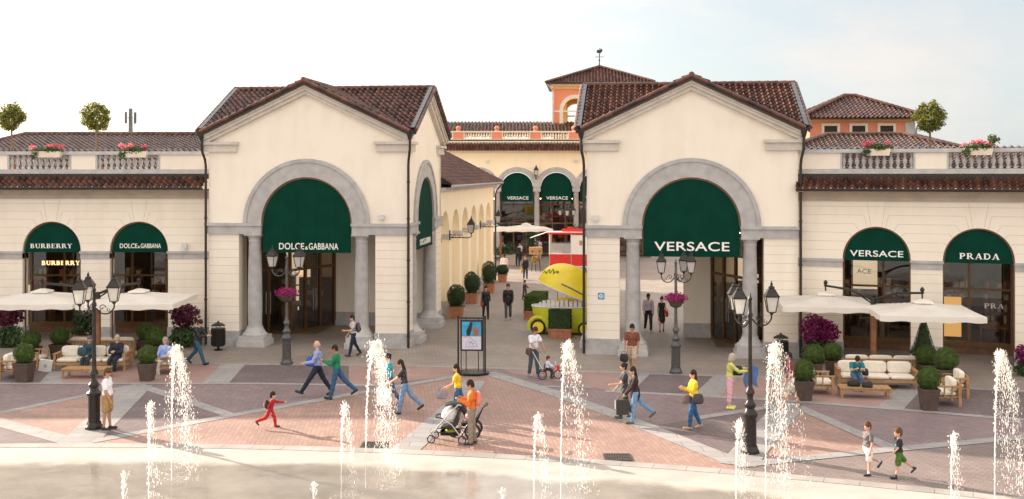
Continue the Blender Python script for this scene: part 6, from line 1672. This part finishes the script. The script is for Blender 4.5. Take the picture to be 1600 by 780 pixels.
def bag(label, at, w_, h_, d_, c, rz=0, strap=.18, cat='bag', name='shoulder_bag', body='rect'):
    r = thing(name, label, cat, at, rz)
    b = MB(); vs = []; fs = []; pw = lambda t, p: math.copysign(abs(t)**p, t)
    for i in range(11):
        v = -PI/2 + PI*i/10; zz = pw(math.sin(v), .55)
        for j in range(16):
            u = 2*PI*j/16; tp = 1 - .10*(zz+1)/2; vs.append((w_/2*tp*pw(math.cos(v),.45)*pw(math.cos(u),.6), d_/2*(1-.35*(zz+1)/2)*pw(math.cos(v),.45)*pw(math.sin(u),.6), h_/2 + h_/2*zz + .012*math.sin(u*2)))
    for i in range(10):
        for j in range(16): fs.append((i*16+j, i*16+(j+1)%16, (i+1)*16+(j+1)%16, (i+1)*16+j))
    if name == 'shopping_bag': b.prism([(-w_/2,0),(-w_/2*1.03,h_),(w_/2*1.03,h_),(w_/2,0)], (-d_/2, d_/2), lambda a,q,t: (a, t*(1-.3*q/h_), q))
    else: b.add(vs, fs)
    b.build('bag_body', cloth(c, .6), r, True, 70)
    if strap: s = MB(); s.ring([(-w_*.35,0,h_*.95),(-w_*.25,0,h_+strap*.7),(0,0,h_+strap),(w_*.25,0,h_+strap*.7),(w_*.35,0,h_*.95)], .009, 5); s.build('bag_handle', cloth(tuple(x*.6 for x in c), .6), r)
    return r

# --- left group
p, hd, MW, f = person('man in white polo shirt and tan shorts standing beside the dark lamp post', gp(168, 672), 5, 1.74, 'm', 'tan', {'hair':BR,'top':(.80,.80,.84),'shorts':(.36,.22,.09),'shoe':(.03,.02,.02)}, ((4,2),(-4,2)), ((3,6,12),(6,6,20)), -2, (-15,4), 'short', 'shorts', heavy=1.12, glasses=True)
person('man in black jacket and blue jeans walking past the left litter bin', gp(309, 570), -15, 1.78, 'm', 'light', {'hair':DK,'coat':BLK,'legs':(.03,.09,.14),'shoe':BLK}, WALK2, ((30,4,60,25),(26,4,70,25)), 5, (0,18), jacket=True)
person('seated person in dark teal jacket on the left sofa, mostly behind the lamp post', (P(139,0,39.75).x, 39.75, 0), -90, 1.66, 'f', 'light', {'hair':GY,'top':(.03,.07,.09),'legs':(.03,.05,.07),'hat':(.10,.11,.14)}, ((82,88),(80,84)), ((25,6,50,25),(20,8,60,25)), -4, (20,5), sit=.50, jacket=False, heavy=1.15)
p, hd, MW, f = person('grey haired man in navy jacket sitting with crossed arms on the left sofa', (P(182,0,39.75).x, 39.75, 0), -92, 1.74, 'm', 'light', {'hair':(.42,.38,.34),'top':(.02,.022,.04),'legs':(.02,.025,.045),'shoe':BLK}, ((82,84),(78,70)), ((28,8,75,45),(28,8,80,45)), -6, (10,-5), sit=.50, heavy=1.15)
person('grey haired man in light blue shirt seated in the armchair behind the left tall jet', (P(257,0,39.1).x, 39.1, 0), -115, 1.76, 'm', 'light', {'hair':(.34,.30,.27),'top':(.30,.40,.72),'legs':(.55,.50,.42),'shoe':(.05,.03,.02)}, ((84,86),(78,86)), ((22,8,55,25),(22,8,60,25)), -4, (0,0), sit=.50, heavy=1.1)
bag('dark teal bag on the lap of the person on the left sofa', P(128,556,39.3), .34, .30, .14, (.02,.07,.085), 0, .1)
r = thing('shopping_bag', 'large white paper shopping bag leaning against the far left armchair', 'shopping bag', cx_(70, 39.4), R(12)); r.rotation_euler = (R(6), R(10), R(12))
b = MB(); b.box(-.22,.22,-.09,.09,.02,.44); b.build('bag_body', M_['plasticwhite'], r); b = MB(); b.ring([(-.1,-.09,.44),(-.08,-.09,.58),(.08,-.09,.58),(.1,-.09,.44)], .008, 5); b.build('bag_handle', M_['plasticwhite'], r)
b = MB(); b.ring([(.05*math.cos(2*PI*k/14),-.0935,.25+.05*math.sin(2*PI*k/14)) for k in range(14)], .006, 4, closed=True); b.ring([(-.02,-.0935,.22),(0,-.0935,.28),(.02,-.0935,.22)], .005, 4); b.build('round_emblem', M_['lead'], r)
# running child
p, hd, MW, f = person('child in red tracksuit with a dark backpack running to the right', gp(422, 669), 8, 1.06, 'm', 'light', {'hair':DK,'top':(.36,.012,.02),'legs':(.50,.012,.02),'shoe':BLK}, ((28,20),(-30,40)), ((62,10,25),(-42,14,60)), 12, (0,-4), child=True)
r = thing('backpack', 'small dark backpack with orange trim worn by the running child', 'backpack', f((-.16,0,.17)), R(8)); b = MB(); b.ball((0,0,.06), .12, 10, 8, .6, .9, 1.1); b.build('pack', cloth((.03,.02,.03)), r); b = MB(); b.ball((-.045,0,.04), .07, 8, 6, .6, .9, 1); b.build('pocket', cloth((.55,.18,.04)), r)
# men walking left
p, hd, MW, f = person('tall white haired man in light blue shirt and navy trousers striding left', gp(496, 619), 186, 1.86, 'm', 'light', {'hair':(.45,.40,.36),'top':(.30,.36,.62),'legs':(.014,.02,.045),'shoe':(.02,.02,.025)}, ((32,0),(-24,10)), ((24,6,55,20),(-10,6,30)), 0, (0,0), hair='bald', heavy=1.05)
bag('blue shoulder bag carried in front by the white haired man', f((.2,.12,.02)), .30, .30, .14, (.02,.09,.42), R(10), .0)
b = MB(); b.ring([f((.16,.12,.3)), f((.1,-.02,.42)), f((.0,-.13,.50)), f((-.1,-.13,.46))], .014, 5); o = b.build('bag_strap', cloth(NAVY), None); tag(o, 'dark strap across the chest of the white haired man', 'strap')
person('man in green sweater and blue jeans walking left, looking down', gp(526, 624), 183, 1.78, 'm', 'tan', {'hair':DK,'top':(.01,.20,.085),'legs':(.03,.10,.21),'shoe':(.02,.02,.02)}, ((12,0),(-34,14)), ((30,4,85,20),(22,4,80,20)), 2, (0,16))
# backpack walker
p, hd, MW, f = person('person in black and white striped top walking left beside the pavilion column', gp(552, 557), 205, 1.66, 'f', 'light', {'hair':DK,'top':(.55,.53,.55),'legs':(.015,.022,.045),'shoe':(.05,.05,.05)}, ((14,2),(-14,16)), ((20,5,70,20),(6,6,30)), 2, (0,8), 'short', hair='short')
st = MB(MW)
o = st
b = MB()
for z in (.14,.22,.30,.38): 
    b.ring([f((.135*math.cos(2*PI*q_/16)*.98, .165*math.sin(2*PI*q_/16), z)) for q_ in range(16)], .016, 4, closed=True)
bo = b.build('shirt_stripes', cloth(BLK), p); bo.matrix_parent_inverse = MW.inverted()
r = thing('backpack', 'grey brown backpack on the back of the striped top walker', 'backpack', f((-.21,0,.12)), R(205)); b = MB(); b.ball((0,0,.12), .17, 12, 8, .55, .85, 1.25); b.build('pack', cloth((.13,.09,.10)), r); b = MB(); b.ball((-.07,0,.05), .1, 8, 6, .5, .9, .9); b.build('pocket', cloth((.09,.06,.07)), r)
# women behind the tall ragged jet
p, hd, MW, f = person('woman in turquoise top and dark hair behind the ragged tall jet', gp(609, 636), 190, 1.68, 'f', 'light', {'hair':DK,'top':(.01,.33,.42),'legs':(.05,.09,.18),'shoe':(.03,.03,.03)}, ((20,4),(-16,18)), ((26,6,65,10),(20,6,70,10)), 4, (0,8), 'short', hair='bun', glasses=True)
bag('dark patterned shoulder bag of the woman in turquoise', f((.02,-.22,-.26)), .28, .34, .12, (.04,.03,.06), R(8), .3)
p, hd, MW, f = person('woman in dark speckled blouse and light jeans leaning left as she walks', gp(632, 647), 184, 1.66, 'f', 'light', {'hair':DK,'top':(.035,.03,.032),'legs':(.16,.27,.44),'shoe':(.03,.02,.02)}, ((12,2),(-30,16)), ((36,6,20,10),(30,6,25,10)), 8, (0,14), 'short', hair='long')
b = MB(); rr = random.Random(9)
for k in range(90):
    a = rr.random()*6.28; z = rr.uniform(.06,.46); q_ = Vector(f((.150*math.cos(a), .172*math.sin(a), z))); b.ball(tuple(q_), .007, 4, 3)
bo = b.build('blouse_speckles', cloth((.6,.55,.55)), p); bo.matrix_parent_inverse = MW.inverted()
hx = (hd[0]+hd[1])/2
bag('large white shopping bag with a yellow band carried low by the woman in speckled blouse', (hx.x-.12, hx.y, hx.z-.62), .42, .46, .16, (.68,.66,.68), R(5), .16, 'shopping bag', 'shopping_bag')
# yellow top, orange jumper, stroller
p, hd, MW, f = person('woman in yellow top and blue jeans standing left of the man in orange', gp(716, 653), 175, 1.60, 'f', 'light', {'hair':DK,'top':(.80,.52,.03),'legs':(.05,.12,.22),'shoe':(.4,.35,.3)}, ((10,4),(-16,30)), ((24,6,40,5),(16,6,35,5)), 4, (10,6), 'short', hair='long')
bag('grey handbag held by the woman in yellow beside the stroller', (hd[0].x-.02, hd[0].y, hd[0].z-.30), .32, .22, .12, (.26,.24,.27), R(10), .1, name='handbag')
p, hd, MW, f = person('man in orange jumper and grey trousers standing behind the stroller', gp(737, 695), 178, 1.73, 'm', 'tan', {'hair':DK,'top':(.66,.16,.02),'legs':(.26,.21,.17),'shoe':(.04,.04,.05)}, ((3,4),(-3,3)), ((20,6,95,18),(8,6,110,18)), -2, (0,22))
bag('salmon pink backpack slung on the man in orange', f((-.185,.0,.10)), .26, .36, .18, (.72,.22,.13), R(88), 0)

def stroller():
    base = G(703, 690)
    r = thing('stroller', 'black folding stroller with silver frame and a white bag in its seat', 'stroller', (base.x, base.y, 0), R(172))
    SV, BK = M_['chrome'], M_['black']
    def tb(nm, pts, rd, m): b = MB(); b.ring(pts, rd, 7); return b.build(nm, m, r)
    for y in (-.24, .24):
        tb('frame_tube', [(.48,y,.16),(.30,y,.42),(-.05,y,.82),(-.28,y,1.04),(-.36,y,1.02)], .017, SV)
        tb('frame_tube', [(-.38,y,.14),(-.1,y,.50),(.12,y,.64)], .017, SV)
        tb('frame_tube', [(-.30,y,.30),(.38,y,.28)], .012, BK)
    tb('handlebar', [(-.36,-.24,1.02),(-.40,0,1.02),(-.36,.24,1.02)], .02, BK)
    tb('bumper_bar', [(.14,-.24,.66),(.34,-.2,.68),(.38,0,.68),(.34,.2,.68),(.14,.24,.66)], .018, BK)
    b = MB(); b.prism([(-.18,.42),(.20,.38),(.22,.42),(-.10,.50),(-.28,.92),(-.33,.90)], (-.21,.21), lambda a,c,t: (a,t,c)); b.build('seat', BK, r)
    b = MB(); n = 10
    vs = []; fs = []
    for i in range(n+1):
        a = R(62 + 98*i/n)
        for j in range(7):
            y = -.23 + .46*j/6; e = 1 - .10*(abs(y)/.23)**3; vs.append((-.08+.40*math.cos(a)*e, y, .66+.42*math.sin(a)*e))
    for i in range(n):
        for j in range(6): fs.append((i*7+j, i*7+j+1, (i+1)*7+j+1, (i+1)*7+j))
    b.add(vs, fs); b.add([(v[0]*.97, v[1]*.97, v[2]-.02) for v in vs], [f_[::-1] for f_ in fs]); b.build('hood', BK, r)
    b = MB(); b.box(-.26,.22,-.2,.2,.20,.23); b.box(-.26,-.24,-.2,.2,.23,.34); b.box(.2,.22,-.2,.2,.23,.34); b.box(-.26,.22,-.2,-.19,.23,.32); b.build('basket', BK, r)
    b = MB(); b.ball((-.02,0,.28), .14, 10, 6, 1.2, .9, .5); b.build('basket_load', cloth((.36,.38,.05)), r)
    for x in (.46, -.38):
        for y in (-.26, .26): wheel(r, (x, y, .115), .115, .05)
    b = MB(); b.box(-.37,-.34,-.27,-.24,.55,1.0); b.build('umbrella_handle', cloth((.5,.03,.05)), r)
    return r, base
r, sb = stroller()
b = MB(); b.ball((0,0,0), .22, 14, 9, 1.15, .8, .95); o = b.build('cloth_bundle', cloth((.80,.78,.80)), None); o.location = (sb.x+.02, sb.y, .74); o.rotation_euler = (0, R(-25), 0); tag(o, 'white cloth bundle lying in the seat of the black stroller', 'bundle')
# three wheeled pushchair behind
b2 = G(735, 684)
r = thing('pushchair', 'dark three wheeled pushchair with big rear wheel, behind the man in orange', 'stroller', (b2.x, b2.y, 0), R(175)); r.scale = (.85,.85,.85)
for y in (-.28,.28): wheel(r, (-.1,y,.27), .27, .05, 'y')
wheel(r, (.55,0,.16), .16, .05)
b = MB()
for y in (-.25,.25): b.ring([(-.1,y,.27),(-.25,y,.7),(-.42,y,1.02),(-.52,y,1.08)], .018, 6); b.ring([(-.1,y,.27),(.3,y*.5,.35),(.55,0,.16)], .016, 6)
b.ring([(-.52,-.25,1.08),(-.56,0,1.08),(-.52,.25,1.08)], .022, 6); b.build('frame_tube', M_['black'], r)
b = MB(); b.prism([(-.2,.45),(.25,.42),(.28,.5),(-.12,.55),(-.35,.95),(-.4,.92)], (-.2,.2), lambda a,c,t: (a,t,c)); b.build('seat', M_['black'], r)
b = MB(); b.ball((.08,0,.62), .13, 10, 7); o = b.build('blanket_bundle', cloth((.62,.52,.50)), r)
# man in white T shirt and tricycle child
p, hd, MW, f = person('man in white T shirt and grey jeans pushing the child on a tricycle', gp(834, 588), -50, 1.76, 'm', 'tan', {'hair':(.05,.03,.025),'top':(.74,.73,.80),'legs':(.06,.09,.12),'shoe':(.35,.35,.38)}, ((8,2),(-6,6)), ((32,10,10,15),(26,8,25,20)), 3, (15,12), 'short', heavy=1.08)
b = MB(); b.ring([f((.12,.11,.40)), f((.13,.0,.28)), f((.08,-.12,.12)), f((.0,-.19,.02))], .012, 5); b.ring([f((.12,.11,.40)), f((-.02,.12,.47)), f((-.14,.0,.30)), f((-.05,-.19,.02))], .012, 5); 
o = b.build('bag_strap', cloth((.05,.03,.02)), None); tag(o, 'brown bag strap across the man in white T shirt', 'strap')
bag('brown messenger bag at the hip of the man in white T shirt', f((.0,-.24,-.20)), .30, .24, .10, (.10,.05,.03), R(-50), 0)
tb_ = G(859, 592)
r = thing('tricycle', 'red and white push tricycle with a parent handle', 'tricycle', (tb_.x, tb_.y, 0), R(0))
wheel(r, (.28,0,.16), .16, .04); wheel(r, (-.26,-.17,.16), .16, .04); wheel(r, (-.26,.17,.16), .16, .04)
b = MB(); b.ring([(-.26,-.17,.16),(-.26,.17,.16)], .014, 5); b.ring([(-.26,0,.16),(-.1,0,.30),(.1,0,.30),(.22,0,.46)], .02, 6); b.build('frame_tube', RD, r)
b = MB(); b.ring([(.28,0,.16),(.24,0,.40),(.2,0,.56)], .018, 6); b.ring([(.2,-.16,.58),(.19,0,.56),(.2,.16,.58)], .014, 6); b.build('handlebar', M_['plasticwhite'], r)
b = MB(); b.box(.24,.34,-.09,.09,.30,.48); b.build('front_box', RD, r)
b = MB(); b.box(-.18,.04,-.1,.1,.30,.335); b.box(-.2,-.17,-.1,.1,.33,.52); b.build('saddle', M_['black'], r)
b = MB(); b.ring([(-.24,0,.3),(-.42,.02,.62),(-.60,.05,.95)], .014, 6); b.build('push_handle', M_['plasticwhite'], r)
person('toddler in blue and white striped shirt riding the tricycle', (tb_.x-.08, tb_.y, 0), 0, .86, 'm', 'light', {'hair':BR,'top':(.62,.64,.78),'legs':(.02,.02,.025),'shoe':(.08,.05,.04)}, ((62,70),(52,62)), ((40,8,20),(40,8,20)), 4, (-10,0), sit=.38, child=True)
# man in brown by the passage
p, hd, MW, f = person('man in brown jumper and beige shorts, in front of the passage column', gp(988, 584), 250, 1.80, 'm', 'tan', {'hair':DK,'top':(.20,.062,.035),'shorts':(.50,.40,.30),'shoe':(.3,.25,.2)}, SLOW, ((-2,8,12),(4,14,14)), 2, (0,4), 'short', 'shorts', glasses=True, heavy=1.08)
bag('black holdall hanging from the hand of the man in brown', (hd[1].x-.02, hd[1].y, hd[1].z-.36), .32, .28, .14, BLK, R(-25), .1, name='holdall')
# two women walking left with shopping bags
p, hd, MW, f = person('dark haired woman half hidden by the woman in the dark jacket', gp(976, 654), 188, 1.64, 'f', 'light', {'hair':DK,'top':(.05,.05,.06),'legs':(.05,.06,.05),'shoe':(.08,.09,.05)}, SLOW, ((28,6,55,10),(10,6,30)), 2, (0,0), 'short', hair='bun')
p, hd, MW, f = person('woman in loose dark jacket and light jeans walking left with a shopping bag', gp(992, 662), 186, 1.66, 'f', 'light', {'hair':DK,'coat':(.035,.018,.02),'legs':(.16,.30,.50),'shoe':(.10,.10,.05)}, ((8,2),(-34,18)), ((24,6,18,10),(14,6,22,10)), 3, (0,10), 'short', hair='long', jacket=True, heavy=1.05)
bag('black and white paper shopping bag held by the woman in the dark jacket', (hd[0].x-.03, hd[0].y, hd[0].z-.52), .36, .42, .12, (.03,.03,.03), R(6), .12, 'shopping bag', 'shopping_bag')
bag('white sheet like shopping bag beside the black one of the woman in the dark jacket', (hd[1].x-.12, hd[1].y-.08, hd[1].z-.36), .28, .26, .05, (.72,.70,.72), R(6), .1, 'shopping bag', 'shopping_bag')
# woman in yellow, centre right
p, hd, MW, f = person('woman in yellow sweater, blue jeans and tan boots walking left of the right lamp', gp(1084, 671), 192, 1.67, 'f', 'light', {'hair':DK,'top':(.84,.56,.03),'legs':(.02,.10,.24),'shoe':(.50,.34,.18)}, ((16,10),(-8,16)), ((24,6,95,10),(20,6,90,20)), 0, (0,4), 'long', 'long', hair='long')
bag('dark brown shoulder bag at the hip of the woman in yellow sweater', f((-.05,.20,-.17)), .34, .27, .11, (.06,.045,.05), R(10), 0)
bag('taupe handbag carried in front by the woman in yellow sweater', f((.24,.05,-.17)), .30, .22, .10, (.22,.15,.12), R(30), .12, name='handbag')
# blonde woman with blue cloth
p, hd, MW, f = person('grey blonde woman in black vest, yellow top and pink trousers near the right lamp', gp(1140, 639), 0, 1.70, 'f', 'light', {'hair':(.45,.40,.33),'top':(.58,.55,.16),'legs':(.78,.42,.52),'shoe':(.75,.80,.20)}, STAND, ((52,8,40,5),(48,8,45,5)), 4, (0,14), 'long', 'capri', hair='bob')
bag('black bag on the arm of the grey blonde woman', f((.22,-.02,.10)), .40, .28, .14, BLK, R(8), 0)
b = MB(); vs = []; fs = []
for i in range(9):
    for j in range(9): vs.append((-.2+.4*i/8 + .03*math.sin(j*.9), .05*math.sin(i*1.2+j*.4), -.62*j/8 - .05*math.cos(i*.8)))
for i in range(8):
    for j in range(8): fs.append((i*9+j, (i+1)*9+j, (i+1)*9+j+1, i*9+j+1))
b.add(vs, fs); b.add([(v[0], v[1]+.006, v[2]) for v in vs], [f_[::-1] for f_ in fs]); o = b.build('blue_garment', cloth((.10,.19,.42)), None); o.location = (hd[0].x+.10, hd[0].y, hd[0].z+.08); tag(o, 'blue shirt held up by the grey blonde woman', 'garment')
b = MB(); b.box(-.03,.03,-.2,.2,-.35,.1); 
# man in maroon behind the broad jet
person('man in maroon patterned shirt and pale shorts, seen through the broad right jet', gp(1234, 640), 190, 1.78, 'm', 'tan', {'hair':DK,'top':(.20,.03,.045),'shorts':(.50,.45,.38),'shoe':(.2,.15,.1)}, ((20,4),(-16,20)), ((10,8,25),(-8,8,15)), 2, (0,0), 'short', 'shorts', heavy=1.1)
# two boys
p, hd, MW, f = person('boy in grey T shirt and white shorts walking left at the lower right', gp(1356, 743), 200, 1.30, 'm', 'light', {'hair':(.10,.045,.02),'top':(.15,.13,.13),'shorts':(.80,.76,.74),'shoe':BLK,'sock':(.7,.7,.7)}, ((4,2),(-26,40)), ((4,12,12),(-16,16,14)), 0, (10,0), 'short', 'shorts', child=True)
p, hd, MW, f = person('boy in black T shirt and green shorts walking left at the lower right', gp(1404, 748), 184, 1.20, 'm', 'light', {'hair':(.11,.05,.02),'top':(.018,.02,.025),'shorts':(.06,.14,.02),'shoe':(.02,.02,.025),'sock':(.05,.05,.06)}, ((10,0),(-40,14)), ((30,10,20),(-18,12,16)), 0, (0,0), 'short', 'shorts', child=True)
b = MB(); b.ring([f((.125,.06+.045*math.cos(2*PI*q_/14), .22+.085*math.sin(2*PI*q_/14))) for q_ in range(14)], .012, 5, closed=True); b.ring([f((.13,.06,.30)), f((.135,.05,.22)), f((.13,.075,.15))], .014, 5)
bo = b.build('shirt_print', cloth((.22,.50,.40)), p); bo.matrix_parent_inverse = MW.inverted()
# seated reader on the right sofa
p, hd, MW, f = person('person in teal top bent over on the right sofa', (P(1337,0,36.2).x, 36.2, 0), -97, 1.68, 'm', 'light', {'hair':DK,'top':(.01,.17,.21),'legs':(.08,.14,.26),'shoe':BLK}, ((84,86),(80,80)), ((38,6,60,25),(38,6,60,25)), 26, (0,30), 'short', sit=.50)
bag('black bag lying on the low table in front of the person in teal', (P(1334,0,34.9).x, 34.9, .352), .44, .20, .2, BLK, R(0), 0)
bag('small black bag with white trim on the right end of the low table', (P(1355,0,34.7).x, 34.7, .352), .36, .18, .16, (.02,.02,.022), R(-10), .05)
bag('black bag on the sofa beside the person in teal', (P(1352,0,36.2).x, 36.2, .46), .22, .22, .16, BLK, R(0), .0)
# passage couple
p, hd, MW, f = person('man in pale lilac shirt and black trousers walking through the passage', (P(1013,0,49.4).x, 49.4, 0), -85, 1.74, 'm', 'brown', {'hair':DK,'top':(.55,.45,.56),'legs':BLK,'shoe':(.5,.5,.5)}, SLOW, ((4,8,14),(0,8,10)), 0, (0,0))
person('woman in short black dress walking through the passage beside the man in lilac', (P(1034,0,49.2).x, 49.2, 0), -95, 1.62, 'f', 'light', {'hair':DK,'top':BLK,'skirt':BLK,'shoe':BLK,'sock':BLK}, SLOW2, ((6,8,20),(2,8,20)), 0, (0,0), 'none', 'skirt', hair='bun')
bag('red handbag held by the woman in black dress in the passage', (P(1041,0,49.1).x, 49.1, .72), .22, .26, .1, (.4,.04,.04), 0, .1, name='handbag')
# street
p, hd, MW, f = person('woman in black coat walking towards the fountain beside the terracotta planters', gp(759, 499), -80, 1.66, 'f', 'light', {'hair':DK,'coat':BLK,'legs':BLK,'shoe':BLK}, SLOW, ((10,8,50),(4,8,30)), 2, (0,0), jacket=True, hair='long')
bag('red bag hanging at the side of the woman in black coat', f((.02,-.22,-.28)), .12, .28, .16, (.5,.05,.04), 0, .1)
person('man in black jacket and grey jeans walking down the middle of the street', gp(794, 500), -92, 1.78, 'm', 'light', {'hair':DK,'coat':BLK,'legs':(.09,.09,.10),'shoe':(.45,.45,.45),'hat':BLK}, SLOW2, ((6,8,22),(2,8,22)), 0, (0,0), jacket=True)
person('child in dark clothes behind the man in black jacket', gp(820, 469), -60, 1.12, 'f', 'light', {'hair':DK,'top':(.05,.045,.05),'legs':(.04,.04,.05)}, SLOW, ((40,8,60),(10,8,20)), 0, (0,0), child=True)
p, hd, MW, f = person('slim woman in black with a yellow bag, farther up the street', gp(821, 438), -88, 1.66, 'f', 'light', {'hair':(.2,.1,.04),'top':BLK,'legs':(.02,.03,.05),'shoe':(.4,.35,.3)}, SLOW, ((8,6,30),(2,8,12)), 0, (0,0), 'long', hair='long')
bag('long yellow bag at the side of the slim woman in black', f((.0,-.26,-.45)), .14, .45, .1, (.75,.45,.05), 0, .2)
p, hd, MW, f = person('woman in white top and black trousers far up the street', gp(813, 412), -120, 1.72, 'f', 'light', {'hair':DK,'top':(.75,.72,.74),'legs':BLK}, SLOW, ((10,10,60),(2,8,12)), 4, (0,0), 'short', hair='short')
person('person in pale pink shirt standing behind the small terracotta planter', (P(788,0,74.5).x, 74.5, 0), 90, 1.70, 'm', 'brown', {'hair':DK,'top':(.72,.60,.62),'legs':(.12,.07,.05)}, STAND, ((6,8,20),(6,8,20)), 4, (0,0))
person('person in black by the far parasol post', (P(809,0,84.6).x, 84.6, 0), 100, 1.74, 'm', 'light', {'hair':DK,'top':BLK,'legs':BLK}, STAND, ((40,8,60),(6,8,20)), 10, (0,0))
person('person in grey blue shirt under the far parasol', (P(786,0,88.5).x, 88.5, 0), -60, 1.74, 'm', 'tan', {'hair':DK,'top':(.12,.17,.22),'legs':(.06,.06,.08)}, STAND, ((6,8,20),(6,8,20)), 0, (0,0))
p, hd, MW, f = person('shop mannequin like figure in red and white behind the street lamps', (P(842,0,91.3).x, 91.3, 0), -90, 1.75, 'f', 'light', {'hair':DK,'top':(.65,.55,.6),'skirt':(.4,.02,.04)}, STAND, ((6,12,20),(6,12,20)), 0, (0,0), 'short', 'skirt')
# window mannequins in the right wing
def mannequin(x, y, c1, c2, lab):
    M = Matrix.Translation(rw.location) @ rw.rotation_euler.to_matrix().to_4x4(); q_ = M @ Vector((x, y, .3))
    return person(lab, (q_.x, q_.y, q_.z), -110, 1.75, 'f', 'light', {'hair':(.6,.6,.6),'top':c1,'legs':c2}, STAND, ((4,10,14),(4,10,14)), 0, (0,0), 'long', cat='mannequin')
o1 = mannequin(2.15, 3.5, (.32,.42,.02), (.04,.04,.05), 'mannequin in a lime green top at the left of the Versace window')
o2 = mannequin(3.05, 3.5, (.05,.05,.05), (.75,.73,.70), 'mannequin in white trousers behind the parasol in the Versace window')
for o in (o1[0], o2[0]): o.name = 'shop_mannequin'
for img_name in (): pass
print('OBJ', len(bpy.data.objects), 'verts', sum(len(m.vertices) for m in bpy.data.meshes))
